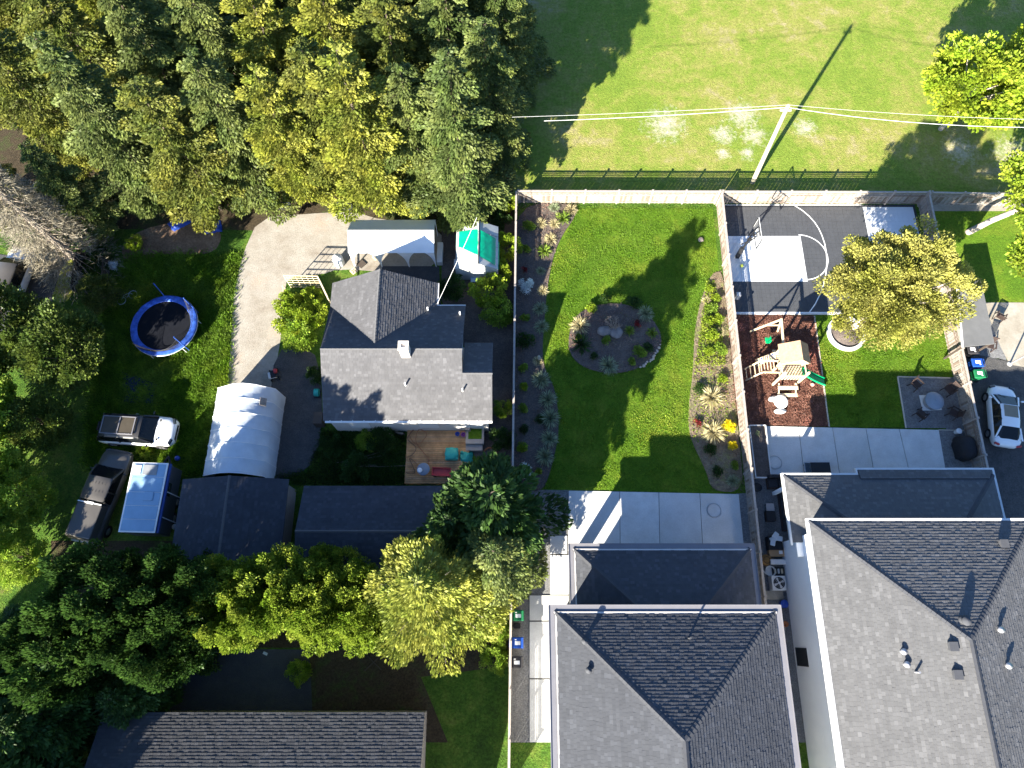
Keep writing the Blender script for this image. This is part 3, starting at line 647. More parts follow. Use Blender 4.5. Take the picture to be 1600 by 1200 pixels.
nb_h = gable_shed('added_shade_house', 'added house with a dark gable roof that shades the lane below the hedge', -21.5, -4.6, -13, -4.0, 2.9, .35, 'x', M['roofdk']); nb_h['category'] = 'house'  # unseen house, added to put the lane in shade
gable_shed('shed', 'long dark-roofed shed below the wooden deck', -12.35, -3.9, 2.6, 8.15, 2.3, .3, 'x', M['roofshed'])
# ---------------------------------------------------------------- foliage
def leafmesh(name, pos, d, L, W, tint, m, droop=0.0):
    """pos,d (N,3); L,W (N,), tint (N,) or (N,3): N kite-shaped leaves with a fold"""
    N = len(pos); d = d/np.linalg.norm(d, axis=1, keepdims=True)
    r = rng.normal(size=(N,3)); r[:,2] += 1.2
    side = np.cross(d, r); side /= np.linalg.norm(side, axis=1, keepdims=True)+1e-9
    up = np.cross(side, d)
    L = np.broadcast_to(L, N)[:,None]; W = np.broadcast_to(W, N)[:,None]
    v = np.empty((N,4,3)); v[:,0] = pos; v[:,1] = pos+d*L*.5+side*W*.5+up*W*.12; v[:,2] = pos+d*L-up*L*droop; v[:,3] = pos+d*L*.5-side*W*.5+up*W*.12
    me = bpy.data.meshes.new(name); me.vertices.add(N*4); me.vertices.foreach_set('co', v.astype(np.float32).ravel())
    me.loops.add(N*4); me.loops.foreach_set('vertex_index', np.arange(N*4, dtype=np.int32))
    me.polygons.add(N); me.polygons.foreach_set('loop_start', np.arange(0,N*4,4,dtype=np.int32)); me.polygons.foreach_set('loop_total', np.full(N,4,dtype=np.int32))
    me.update(calc_edges=True)
    t = np.asarray(tint, float)
    if t.ndim == 1: t = np.repeat(t[:,None],3,1)
    ca = me.color_attributes.new('tint','FLOAT_COLOR','POINT'); a = np.ones((N,4,4),np.float32); a[:,:,:3] = t[:,None,:]; ca.data.foreach_set('color', a.ravel())
    me.materials.append(m); me.validate(); return me
def crown_obj(me, parent, name='crown'):
    o = bpy.data.objects.new(name, me); COL.objects.link(o); o.parent = parent; return o

def conifer(name, label, m, h, r, nb=70, per=330, ll=.34, lw=.13, droop=.25, rise=0.0, base=.1, gap=.0, tipcol=(1.35,1.3,1.1), seed=1, bark='bark_trunk', powr=.85, limbs=True, group=None, cat='tree', shape=None):
    g = np.random.default_rng(seed)
    t = thing(name, label, cat, (0,0,0), group=group, local=True)
    tb_ = MB(); tb_.tube([(0,0,-.1),(.05,0,h*.3),(0,.06,h*.65),(0,0,h*.97)], [h*.02,h*.015,h*.009,.02], 8); tb_.obj('trunk', M[bark], parent=t)
    pos, dr, tn, LL = [], [], [], []; br = MB()
    for i in range(nb):
        f = base+(1-base)*(i+g.random())/nb; z0 = h*f
        R_ = r*(1-(f-base)/(1-base))**powr*g.uniform(.5,1.22)+.15
        if shape == 'round': R_ = r*math.sqrt(max(.02,1-((f-base)/(1-base)*1.0)**2.2))*g.uniform(.8,1.1)
        az = i*2.39996+g.normal()*.25; ca, sa = math.cos(az), math.sin(az)
        n = max(12, int(per*(R_/r)**1.15)); u = g.random(n)**.62; 
        bz = lambda q: z0+rise*q*R_-droop*R_*q**2
        wdt = R_*.30*np.sqrt(np.clip(u*(1.12-u),0.01,None))*1.7
        s = g.uniform(-1,1,n); off = s*wdt
        x = u*R_; p = np.stack([x*ca-off*sa, x*sa+off*ca, bz(u)+g.normal(0,.06,n)-.25*np.abs(off)*.6], 1)
        p += g.normal(0,.05,(n,3))
        sg = np.sign(off); a2 = az+sg*g.uniform(.2,.95,n)*(1.1-u*.5)
        dz = rise-2*droop*u*.7+g.normal(0,.28,n)
        dd_ = np.stack([np.cos(a2),np.sin(a2),dz],1)
        pos.append(p); dr.append(dd_)
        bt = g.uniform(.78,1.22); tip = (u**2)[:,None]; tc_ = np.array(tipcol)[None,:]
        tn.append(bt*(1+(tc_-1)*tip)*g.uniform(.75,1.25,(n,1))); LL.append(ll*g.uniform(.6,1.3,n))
        if limbs and i % 2 == 0: br.tube([(0,0,z0-.1),(ca*R_*.45,sa*R_*.45,bz(.45)-.04),(ca*R_*.88,sa*R_*.88,bz(.88)-.05)], [.035,.02,.008], 4, cap=False)
    pos = np.concatenate(pos); dr = np.concatenate(dr); tn = np.concatenate(tn); LL = np.concatenate(LL)
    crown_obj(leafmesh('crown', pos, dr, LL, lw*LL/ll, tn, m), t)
    if limbs: br.obj('limbs', M[bark], parent=t, kind='stuff')
    return t
def clumptree(name, label, m, h, rx, ry_=None, rzc=None, nclump=90, per=150, cr=.55, ll=.2, lw=.13, zc=None, seed=1, bark='bark_trunk', fill=.35, hemi=False, tipcol=(1.25,1.2,1.0), limbs=10, group=None, cat='tree', tr=.16, boxy=0, upb=.5):
    g = np.random.default_rng(seed); ry_ = ry_ or rx; rzc = rzc or h*.4; zc = zc if zc is not None else h-rzc
    t = thing(name, label, cat, (0,0,0), group=group, local=True)
    cen = []
    for i in range(nclump):
        d = g.normal(size=3); d /= np.linalg.norm(d)
        if boxy: d = np.sign(d)*np.abs(d)**(1-boxy*.55)
        if hemi and d[2] < -.2: d[2] = abs(d[2])
        rad = (1-fill*g.random()**1.5)*g.uniform(.9,1.08)
        c = np.array([d[0]*rx*rad, d[1]*ry_*rad, zc+d[2]*rzc*rad]); 
        if c[2] < .2: c[2] = .2+g.random()*.3
        cen.append(c)
    pos, dr, tn = [], [], []
    for c in cen:
        n = int(per*g.uniform(.7,1.3)); q = g.normal(size=(n,3)); q /= np.linalg.norm(q,axis=1,keepdims=True); q[:,2] = np.where(g.random(n)<.75, np.abs(q[:,2]), q[:,2])
        R_ = cr*g.uniform(.7,1.3); rad = g.random((n,1))**.4
        out = c-np.array([0,0,zc]); out = out/(np.linalg.norm(out)+1e-6)
        p = c+q*R_*rad*np.array([1,1,.75]); pos.append(p)
        dr.append(q*.8+out*.7+g.normal(0,.45,(n,3))+np.array([0,0,upb*.5]))
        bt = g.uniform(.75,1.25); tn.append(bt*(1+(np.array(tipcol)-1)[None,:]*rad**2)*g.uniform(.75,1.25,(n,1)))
    pos = np.concatenate(pos); dr = np.concatenate(dr); tn = np.concatenate(tn); L_ = ll*g.uniform(.6,1.3,len(pos))
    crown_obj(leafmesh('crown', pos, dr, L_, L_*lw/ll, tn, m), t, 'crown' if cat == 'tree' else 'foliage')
    b = MB(); top = zc
    b.tube([(0,0,-.1),(.06*rx,.03*rx,zc*.5),(0,0,top)], [tr,tr*.8,tr*.45], 8)
    b.obj('trunk' if cat == 'tree' else 'stem', M[bark], parent=t)
    if limbs:
        b = MB()
        for i in range(limbs):
            c = cen[int(g.integers(len(cen)))]; b.tube([(0,0,zc*.4),(c[0]*.4,c[1]*.4,zc*.6+c[2]*.2),tuple(c)], [tr*.5,tr*.3,.02], 5, cap=False)
        b.obj('limbs', M[bark], parent=t, kind='stuff')
    return t
def tuft(name, label, cat, m, n=150, h=.55, spread=.55, wdt=.03, seed=1, curl=.35, tint=(1,1)):
    g = np.random.default_rng(seed); az = g.random(n)*2*np.pi; el = g.uniform(.15,1.2,n)
    d = np.stack([np.cos(az)*np.cos(el)*spread/h*1.2, np.sin(az)*np.cos(el)*spread/h*1.2, np.sin(el)],1)
    p0 = np.stack([np.cos(az)*.05*g.random(n), np.sin(az)*.05*g.random(n), np.full(n,.02)],1)
    L1 = h*g.uniform(.6,1.1,n)
    dn = d/np.linalg.norm(d,axis=1,keepdims=True); p1 = p0+dn*L1[:,None]*.55; d2 = dn.copy(); d2[:,2] -= curl*1.3
    pos = np.concatenate([p0,p1]); dr = np.concatenate([dn,d2]); L_ = np.concatenate([L1*.62,L1*.6]); W = np.full(2*n,wdt)
    tn = np.concatenate([g.uniform(.6,.95,n),g.uniform(.85,1.3,n)])
    me = leafmesh('blades', pos, dr, L_, W, tn, m, droop=.1)
    o = bpy.data.objects.new(name, me); COL.objects.link(o); return tag(o, label, cat)
def shrub(name, label, cat, m, r=.5, h=.6, n=1400, ll=.09, lw=.05, seed=1, nc=14, tipcol=(1.2,1.2,1.0)):
    g = np.random.default_rng(seed); pos, dr, tn = [], [], []
    for i in range(nc):
        a = g.random()*6.283; q = g.random()**.5*r*.75; c = np.array([math.cos(a)*q, math.sin(a)*q, h*.35+g.random()*h*.4*(1-q/r*.6)]); k = n//nc
        u = g.normal(size=(k,3)); u /= np.linalg.norm(u,axis=1,keepdims=True); u[:,2] = np.abs(u[:,2])*.9-.1; rad = g.random((k,1))**.4
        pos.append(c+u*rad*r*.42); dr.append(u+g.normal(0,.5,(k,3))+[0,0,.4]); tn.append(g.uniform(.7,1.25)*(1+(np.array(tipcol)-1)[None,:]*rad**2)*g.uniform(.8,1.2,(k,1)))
    pos = np.concatenate(pos); pos[:,2] = np.maximum(pos[:,2],.03)
    me = leafmesh('foliage', pos, np.concatenate(dr), ll*g.uniform(.6,1.3,len(pos)), lw, np.concatenate(tn), m)
    o = bpy.data.objects.new(name, me); COL.objects.link(o); return tag(o, label, cat)

PROTO = []
def proto(t): PROTO.append(t); return t
c_grey = proto(conifer('conifer_tree','x',M['lf_grey'],15,3.5,nb=74,per=900,ll=.21,lw=.12,droop=.22,seed=3,powr=.62,tipcol=(1.5,1.4,1.1)))
c_grey2 = proto(conifer('conifer_tree','x',M['lf_grey'],13,3.4,nb=66,per=900,ll=.2,lw=.11,droop=.3,seed=8,powr=.5,tipcol=(1.55,1.4,1.0)))
c_olive = proto(conifer('conifer_tree','x',M['lf_olive'],13,3.5,nb=68,per=880,ll=.2,lw=.125,droop=.1,seed=5,powr=.45,tipcol=(1.5,1.35,.9)))
c_yel = proto(conifer('conifer_tree','x',M['lf_yel'],13.5,3.4,nb=66,per=900,ll=.2,lw=.125,droop=.05,rise=.12,seed=6,powr=.5,tipcol=(1.25,1.22,.8)))
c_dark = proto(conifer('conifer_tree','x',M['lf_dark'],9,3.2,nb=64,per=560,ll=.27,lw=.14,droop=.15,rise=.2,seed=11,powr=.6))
d_bright = proto(clumptree('broadleaf_tree','x',M['lf_bright'],7.5,3.0,rzc=3.0,nclump=120,per=150,cr=.62,ll=.2,lw=.15,seed=12))
d_dark = proto(clumptree('broadleaf_tree','x',M['lf_mid'],7,2.8,rzc=2.8,nclump=100,per=150,cr=.7,ll=.22,lw=.15,seed=14))
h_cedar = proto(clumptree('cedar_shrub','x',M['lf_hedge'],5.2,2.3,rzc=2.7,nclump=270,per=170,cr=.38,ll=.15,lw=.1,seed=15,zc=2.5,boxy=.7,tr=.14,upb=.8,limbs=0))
h_shade = proto(clumptree('cedar_shrub','x',M['lf_dark'],5.2,2.4,rzc=2.7,nclump=240,per=170,cr=.4,ll=.15,lw=.1,seed=16,zc=2.5,boxy=.6,tr=.14,upb=.8,limbs=0))  # same cedar as the sunlit shrubs, with shade put into its leaf colour
c_gold = proto(conifer('golden_cypress','x',M['lf_gold'],13.5,4.4,nb=150,per=950,ll=.2,lw=.095,droop=.12,rise=.42,seed=21,powr=.85,base=.03,tipcol=(1.3,1.25,.95),bark='palebark'))
p_right = proto(clumptree('pine_tree','x',M['lf_pine'],8.8,4.1,ry_=3.3,rzc=2.8,nclump=270,per=360,cr=.56,ll=.14,lw=.085,seed=23,zc=5.6,fill=.75,tr=.24,bark='palebark',limbs=24,upb=.9,tipcol=(1.2,1.15,.95)))
l_lime = proto(clumptree('lime_tree','x',M['lf_lime'],7.5,3.6,rzc=2.4,nclump=110,per=150,cr=.7,ll=.26,lw=.2,seed=25,zc=5,tr=.2,limbs=12,bark='palebark'))
bush_l = proto(clumptree('garden_bush','x',M['lf_lime'],1.8,1.3,rzc=.9,nclump=34,per=110,cr=.36,ll=.15,lw=.11,seed=27,zc=.9,tr=.05,limbs=0,cat='bush'))
bush_d = proto(clumptree('garden_bush','x',M['lf_bright'],1.9,1.3,rzc=.9,nclump=34,per=110,cr=.36,ll=.15,lw=.11,seed=29,zc=.9,tr=.05,limbs=0,cat='bush'))
bush_k = proto(clumptree('garden_bush','x',M['lf_dark'],2.0,1.2,rzc=.9,nclump=34,per=110,cr=.36,ll=.15,lw=.1,seed=30,zc=.95,tr=.05,limbs=0,cat='bush'))
bush_o = proto(clumptree('garden_bush','x',M['lf_olive'],3.2,1.7,rzc=1.6,nclump=60,per=110,cr=.42,ll=.17,lw=.1,seed=31,zc=1.6,tr=.06,limbs=6,cat='bush'))
register()
used = set()
def plant(pr, x, y, label, sc=1.0, rz=None, group=None, z=0):
    rz = random.uniform(0,6.28) if rz is None else rz
    if pr.name not in used:
        used.add(pr.name); pr.location = (x,y,z); pr.rotation_euler = (0,0,rz); pr.scale = sc if isinstance(sc,(tuple,list)) else (sc,)*3; pr['label'] = label
        if group: pr['group'] = group
        return pr
    return dup(pr, (x,y,z), rz, sc, label, group)
G1 = 'tall conifers of the wood behind the old house'
# front row: seen with their lower boughs over the drive
front = [
 (c_grey, -25.2,29.6,'grey-green conifer whose lower boughs hang over the blue tarpaulin heap',1.0),
 (c_olive,-21.2,29.0,'olive conifer standing at the head of the shaded rough lawn',.95),
 (c_grey2,-18.0,30.4,'grey-green conifer left of the gravel turning area',1.0),
 (c_yel, -14.6,30.0,'golden-tinged conifer directly above the gravel turning area',.9),
 (c_olive,-11.9,31.0,'slim olive conifer between two golden conifers of the wood',1.0),
 (c_yel, -9.4,29.2,'brightest yellow-green conifer reaching over the left end of the white canopy',1.08),
 (c_grey2,-6.4,30.2,'grey-green conifer behind the middle of the white canopy',.95),
 (c_grey, -3.4,28.6,'dark conifer reaching down between white canopy and greenhouse',1.0),
 (c_grey2,-1.6,32.8,'grey-green conifer at the right corner of the wood beside the field',1.0)]
for pr,x,y,l,s in front: plant(pr,x,y,l,s,group=G1)
second = [
 (c_olive,-31.5,33.0,'olive conifer behind the bare brown tree',.95),(c_olive,-27.5,35.0,'rusty olive conifer in the wood above the bare brown tree',1.05),
 (c_grey,-23.5,35.5,'second-row grey conifer above the blue tarpaulin heap',1.0),(c_grey2,-19.5,36,'second-row grey conifer above the shaded rough lawn',1.05),
 (c_yel,-15.6,35.6,'second-row golden conifer above the turning area',1.0),(c_yel,-11.6,36.4,'second-row golden conifer left of the brightest yellow one',1.05),
 (c_olive,-7.6,35.2,'second-row olive conifer above the white canopy',1.0),(c_grey,-4.0,36.0,'second-row grey conifer above the greenhouse',1.02),
 (c_grey2,-.9,38.6,'second-row grey conifer on the edge of the field',.95)]
for pr,x,y,l,s in second: plant(pr,x,y,l,s,group=G1)
third = ['far left','left of the bare tree top','over the blue tarpaulin','above the shaded lawn','above the drive','above the golden conifers','above the canopy','above the greenhouse','near the field','at the field edge']
for i,(x,pr) in enumerate(zip([-37,-33,-28.6,-24.4,-20.2,-16,-12,-8,-4.2,-.8],[c_olive,c_olive,c_yel,c_grey,c_grey2,c_olive,c_grey2,c_grey,c_olive,c_grey2])):
    plant(pr,x+random.uniform(-.5,.5),41.5+random.uniform(-1,1),'back-row conifer of the wood, %s, near the top edge'%third[i],random.uniform(.9,1.05),group=G1)
for i,x in enumerate([-40,-34.5,-29.5,-25,-20.5,-16,-11.5,-7,-2.4]):
    plant([c_grey,c_olive,c_grey2][i%3],x,47.5+random.uniform(-1,1),'hindmost conifer of the wood in the %s gap of the back row'%['first','second','third','fourth','fifth','sixth','seventh','eighth','last'][i],random.uniform(.9,1.05),group=G1)
# left side
GL = 'trees along the left edge'
plant(c_olive,-35.5,28.5,'olive-yellow tree at the left edge above the pale bare branches',.6,group=GL)
plant(c_grey,-29.0,27.2,'dull green conifer right of the bare brown tree',.62,group=GL)
left = [(d_dark,-31.2,17.8,'dark leafy tree below the strip of trodden grass',.9),(d_dark,-34.6,15.2,'yellow-flecked leafy tree at the left edge beside the dark one',.8),
 (d_dark,-27.8,16.4,'shaded leafy tree left of the trampoline',.85),(d_bright,-32.4,12.2,'bright leafy tree left of the white car',.9),
 (d_dark,-28.8,12.0,'dark tree right behind the tail of the white car',.6),(d_bright,-31.6,8.8,'light green leafy tree left of the dark pickup',.85),(d_bright,-29.0,7.4,'smaller light green tree nearest the pickup bonnet',.6),
 (d_bright,-28.4,4.0,'brightest green leafy tree at the rear left of the dark pickup',.5),(d_bright,-31.2,4.6,'bright green tree at the left edge above the dark conifers',.85)]
for pr,x,y,l,s in left: plant(pr,x,y,l,s,group=GL)
# bottom-left conifers, their shade also put into the dark leaf colour
GB = 'shaded conifers in the lower left corner'
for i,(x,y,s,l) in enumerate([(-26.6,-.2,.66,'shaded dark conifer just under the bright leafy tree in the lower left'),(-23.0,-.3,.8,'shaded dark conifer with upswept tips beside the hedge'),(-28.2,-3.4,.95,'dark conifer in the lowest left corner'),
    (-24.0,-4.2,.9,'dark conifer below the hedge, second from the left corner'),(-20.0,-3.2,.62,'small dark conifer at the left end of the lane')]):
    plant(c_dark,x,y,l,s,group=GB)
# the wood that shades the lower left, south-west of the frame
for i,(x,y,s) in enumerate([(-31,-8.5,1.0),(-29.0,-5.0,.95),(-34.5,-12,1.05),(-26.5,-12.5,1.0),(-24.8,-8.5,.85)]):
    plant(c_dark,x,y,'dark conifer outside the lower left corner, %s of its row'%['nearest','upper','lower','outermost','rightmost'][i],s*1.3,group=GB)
# hedge: one row, its shaded left half planted in the darker leaf colour
GH = 'clipped cedar hedge shrubs'
hd = [(h_shade,-20.3,2.2,'broad shaded cedar shrub right behind the camper',1.05),(h_shade,-16.9,2.3,'shaded cedar shrub under the corner of the square shed',.95),(h_shade,-22.0,-.2,'shaded cedar shrub at the left end of the hedge',1.0),(h_shade,-18.0,.2,'shaded cedar shrub just left of the sunlit part of the hedge',.9),
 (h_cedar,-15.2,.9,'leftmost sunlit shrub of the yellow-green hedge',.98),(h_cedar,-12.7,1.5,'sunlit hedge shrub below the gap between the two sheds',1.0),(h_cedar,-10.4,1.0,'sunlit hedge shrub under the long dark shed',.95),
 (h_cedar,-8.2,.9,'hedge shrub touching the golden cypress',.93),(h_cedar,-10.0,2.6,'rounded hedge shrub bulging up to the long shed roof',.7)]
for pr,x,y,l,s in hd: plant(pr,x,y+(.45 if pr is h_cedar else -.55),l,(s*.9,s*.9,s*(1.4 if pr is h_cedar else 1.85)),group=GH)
plant(c_gold,-4.0,1.9,'large golden cypress with feathery upswept branches beside the left fence',(.93,.93,1.0),rz=1.0)
plant(c_dark,-1.0,6.0,'shade-darkened green tree with fine twigs between deck and patio fence',(1.12,1.12,1.3),rz=2.0)  # dark leaves stand in for the cypress's shade on a grey-green tree
plant(c_grey2,-.9,3.5,'dark conifer squeezed between golden cypress and fence',(.8,.8,.85))
plant(c_dark,-3.2,5.4,'smaller dark tree at the end of the long dark shed roof',.85)
# right side
t = P(1322,522); plant(p_right,t[0]+.6,t[1]+.45,'rounded yellow-green pine growing from the ring bed on the small lawn',1.06,rz=.42)
plant(l_lime,32.6,36.0,'bright lime leafy tree at the top right corner of the field',.95); plant(l_lime,37.5,37.0,'lime leafy tree right outside the top right corner',.9)
# leaning pale trunk, crown mostly outside the frame
t0 = P(1512,363)
lt = thing('leaning_tree','pale leaning trunk crossing the right-hand lawn with lime leaves at the right edge','tree',(*t0,0))
b = MB(); b.tube([(t0[0],t0[1],-.1),P3(1548,345,1.6),P3(1578,333,2.8),P3(1625,315,4.4),P3(1650,300,6)], [.24,.2,.18,.15,.08], 10); b.obj('trunk', M['palebark'], parent=lt)
g = np.random.default_rng(77); pos, dr, tn = [], [], []
LC = [(1586,268,5),(1600,290,5.5),(1592,312,5),(1612,340,5.5),(1596,395,4.6),(1600,412,4.6),(1640,350,6),(1660,300,6),(1650,400,6),(1640,260,6),(1588,255,5.2),(1612,375,5)]
for c in [P3(*q_) for q_ in LC]:
    n = 380; q = g.normal(size=(n,3)); q /= np.linalg.norm(q,axis=1,keepdims=True); rad = g.random((n,1))**.5
    pos.append(np.array(c)-np.array([t0[0],t0[1],0])+q*rad*.8); dr.append(q+g.normal(0,.5,(n,3))+[0,0,.4]); tn.append(g.uniform(.8,1.2)*g.uniform(.75,1.25,(n,1))*np.ones((1,3)))
    b2 = None
crown_obj(leafmesh('crown', np.concatenate(pos), np.concatenate(dr), .24, .17, np.concatenate(tn), M['lf_lime']), lt)
b = MB()
for c in [P3(*q_) for q_ in LC]: b.tube([P3(1625,315,4.4),c],[.06,.02],5,cap=False)
b.obj('limbs', M['palebark'], parent=lt, kind='stuff')
# bare brown tree on the left
bx_, by_ = P(124,408)
bt = thing('bare_conifer','bare brown tree with pale twin trunks and dead twigs near the left edge','tree',(bx_,by_,0))
b = MB(); b.tube([(bx_,by_,-.1),(bx_-.1,by_,5),(bx_,by_+.1,10.5)],[.26,.2,.08],8); b.obj('trunk', M['palebark'], parent=bt)
b = MB(); b.tube([(bx_-.5,by_+.35,-.1),(bx_-.35,by_+.55,5),(bx_-.5,by_+.5,10)],[.18,.14,.06],8); b.obj('trunk', M['palebark'], parent=bt)
pos, dr, tn, LL = [], [], [], []; g = np.random.default_rng(5); lb = MB()
for i in range(170):
    z0 = .5+9.5*i/170; R_ = 3.3*(1-z0/13)*g.uniform(.7,1.15); az = i*2.4; ca, sa = math.cos(az), math.sin(az); n = 150
    u = g.random(n)**.7; off = g.uniform(-1,1,n)*R_*.3*u
    pos.append(np.stack([u*R_*ca-off*sa,u*R_*sa+off*ca,z0+.1*R_*u-.3*R_*u*u+g.normal(0,.05,n)],1)); a2 = az+g.normal(0,.8,n)
    dr.append(np.stack([np.cos(a2),np.sin(a2),g.normal(-.1,.4,n)],1)); tn.append(np.array([[1.,1.,1.]])*g.uniform(.6,1.35,(n,1))); LL.append(g.uniform(.2,.6,n))
    lb.tube([(bx_,by_,z0),(bx_+ca*R_*.9,by_+sa*R_*.9,z0-.2*R_)],[.03,.008],4,cap=False)
pos, dr, tn, LL = (np.concatenate(q_) for q_ in (pos, dr, tn, LL)); cdir = np.array([-bx_,-by_])/math.hypot(bx_,by_); al = pos[:,0]*cdir[0]+pos[:,1]*cdir[1]; pe_ = pos[:,0]*cdir[1]-pos[:,1]*cdir[0]
keep = ~((al > -.2) & (np.abs(pe_+.1) < .55) & (g.random(len(al)) < .9)); me = leafmesh('twigs', pos[keep], dr[keep], LL[keep], .035, tn[keep], M['lf_twig'])
o = crown_obj(me, bt, 'twigs'); o['kind'] = 'stuff'
lb.obj('limbs', M['twig'], parent=bt, kind='stuff')

# garden bushes around the old house
GO = 'bushes around the old house'
for pr,px_,py_,s,l in [(bush_l,474,483,.7,'lime bush in front of the trellis panel'),(bush_l,462,507,.85,'leafy bush between gravel drive and house corner'),(bush_l,492,500,.75,'small lime bush touching the house roof edge'),
  (bush_d,470,535,.8,'lowest green bush of the front bed, by the end of the drive'),(bush_l,452,480,.6,'small lime bush beside the thin drive rail'),(bush_l,492,468,.5,'lime bush climbing under the trellis corner'),
  (bush_k,497,590,.5,'low dark bush at the left wall of the old house'),(bush_k,600,692,.7,'dark bush between house wall and shed, left of the deck'),(bush_d,575,690,.5,'small green bush under the house gutter'),(bush_k,560,735,.7,'shaded bush above the long shed roof'),(bush_k,520,700,.55,'low shaded bush near the side gravel'),
  (bush_k,708,458,.75,'round dark bush in the shade right of the house wing'),(bush_l,792,392,.7,'lime bush right of the greenhouse'),(bush_l,780,432,.65,'lime bush below the greenhouse corner'),(bush_l,765,465,.9,'bright lime shrub nearest the left fence, beside the house'),
  (bush_d,775,495,.8,'green shrub between house end and fence'),(bush_l,790,325,.6,'gold shrub at the top of the left fence'),(bush_k,780,350,.6,'dark shrub behind the greenhouse'),(bush_d,785,640,.45,'small leafy shrub by the fence right of the house'),
  (bush_k,785,690,.6,'dark shrub by the fence beside the coiled hose'),(bush_d,776,990,.6,'bright ivy-like bush against the fence near the bins'),(bush_d,774,1032,.6,'lower ivy-like bush against the fence near the bins'),(bush_l,230,705,.35,'tuft of tall grass between white car and camper'),
  (bush_d,470,1052,.5,'small pale bush on the edge of the lane'),(bush_k,165,410,.7,'dark bush beside the white sheet left of the tarpaulin heap'),(bush_l,215,385,.45,'yellow low bush in front of the wood'),(bush_o,170,470,.7,'olive bush left of the bicycle'),(bush_d,150,445,.4,'small lime bush by the leaning boards')]:
    x,y = P(px_,py_); plant(pr,x,y,l,s,group=GO)
# ---------------------------------------------------------------- fences
def fence(label, A, B, h=1.5, n=None, side=1, lattice=True, mb='woodpale', mcap='woodcap', boards_side=1, group='timber yard fences'):
    A = Vector((*A,0)); B = Vector((*B,0)); d = B-A; L = d.length; n = n or max(1, round(L/2.44)); ang = math.atan2(d.y, d.x)
    t = thing('timber_fence', label, 'fence', A, ang, group=group)
    st = L/n; hs = h-.34 if lattice else h-.06
    pb = MB(); k = int((st-.1)/.14); bw = (st-.1)/k
    for i in range(k):
        o_ = .012*(1 if i%2 else -1)+random.uniform(-.003,.003)
        pb.box((.05+bw*(i+.5), o_, (hs+.04)/2+.02), (bw-.008, .02, hs-.04), 0, random.choice((0,0,1,2)))
    pb.box((st/2,-.04,.25),(st-.1,.035,.08)); pb.box((st/2,-.04,hs-.1),(st-.1,.035,.08)); pb.box((st/2,0,hs+.03),(st-.1,.06,.04))
    panel = pb.obj('panel', [M[mb], M['wood_b'], M['wood_c']], parent=t)
    lat = None
    if lattice:
        lb = MB(); q = int((st-.1)/.10)
        for i in range(q): lb.box((.05+.10*(i+.5),0,hs+.05+.12),(.035,.012,.235))
        lb.box((st/2,0.012,hs+.13),(st-.1,.01,.03)); lb.box((st/2,0.012,hs+.21),(st-.1,.01,.03))
        lat = lb.obj('lattice', M[mb], parent=t)
    cb = MB(); cb.box((st/2,0,h-.015),(st-.11,.13,.04)); cap = cb.obj('cap_rail', M[mcap], parent=t)
    po = MB(); po.box((0,0,h/2+.04),(.10,.10,h+.08)); po.box((0,0,h+.095),(.14,.14,.03)); post = po.obj('post', M[mcap], parent=t)
    variants = [panel]
    for _ in range(2):
        pm_ = panel.data.copy(); mi_ = [random.choice((0,0,1,2)) for _ in range(len(pm_.polygons)//6+1)]; pm_.polygons.foreach_set('material_index', [mi_[q//6] for q in range(len(pm_.polygons))]); variants.append(pm_)
    for i in range(1, n):
        for o in (panel, lat, cap):
            if o:
                c = o.copy(); COL.objects.link(c); c.location = (st*i,0,0)
                if o is panel and i % 3: c.data = variants[i % 3]
    for i in range(1, n+1): c = post.copy(); COL.objects.link(c); c.location = (st*i,0,0)
    return t
NB = 29.42
fence('weathered back fence of the middle yard, facing the field', (.45,NB+.0), (14.75,NB-.05), n=6)
fence('weathered back fence behind the dark sport court', (14.95,NB-.05), (29.55,NB-.1), n=6)
fence('fence between the left garden and the planting bed, seen edge-on as a thin line', (.30,NB-.15), (-.18,-8), n=15)
fence('long fence dividing the middle lawn from the sport court and playground', (14.88,NB-.2), (14.42,-8.0), n=15)
fence('right-hand fence between the small lawn and the white parked car', (29.55,NB-.25), (29.0,5.5), n=10)
fence('pale back fence continuing to the right edge behind the leaning trunk', (29.75,NB-.12), (46,NB-.5), n=7)

# ---------------------------------------------------------------- garden plants of the middle yard
tp = {}
tp['straw'] = tuft('ornamental_grass','x','grass clump',M['lf_straw'],n=190,h=.6,spread=.6,wdt=.035,seed=1)
tp['sage'] = tuft('ornamental_grass','x','grass clump',M['lf_sage'],n=190,h=.6,spread=.6,wdt=.035,seed=2)
tp['green'] = tuft('spiky_plant','x','plant',M['lf_bright'],n=110,h=.6,spread=.6,wdt=.06,seed=3,curl=.2)
tp['dgreen'] = tuft('spiky_plant','x','plant',M['lf_dark'],n=110,h=.6,spread=.6,wdt=.06,seed=4,curl=.2)
tp['white'] = shrub('flowering_shrub','x','shrub',M['lf_white'],r=.62,h=.5,n=1500,ll=.075,lw=.06,seed=5)
tp['lime'] = shrub('garden_shrub','x','shrub',M['lf_lime'],r=.4,h=.45,n=900,ll=.09,lw=.06,seed=6)
tp['leafy'] = shrub('garden_shrub','x','shrub',M['lf_bright'],r=.4,h=.4,n=800,ll=.1,lw=.06,seed=7)
tp['gorse'] = shrub('gorse_shrub','x','shrub',M['lf_gorse'],r=.42,h=.5,n=1200,ll=.08,lw=.05,seed=8)
tp['red'] = shrub('red_leaved_shrub','x','shrub',M['lf_red'],r=.22,h=.3,n=300,ll=.08,lw=.05,seed=9,nc=6)
tp['dark'] = shrub('garden_shrub','x','shrub',M['lf_dark'],r=.45,h=.4,n=800,ll=.1,lw=.06,seed=10)
fu = set()
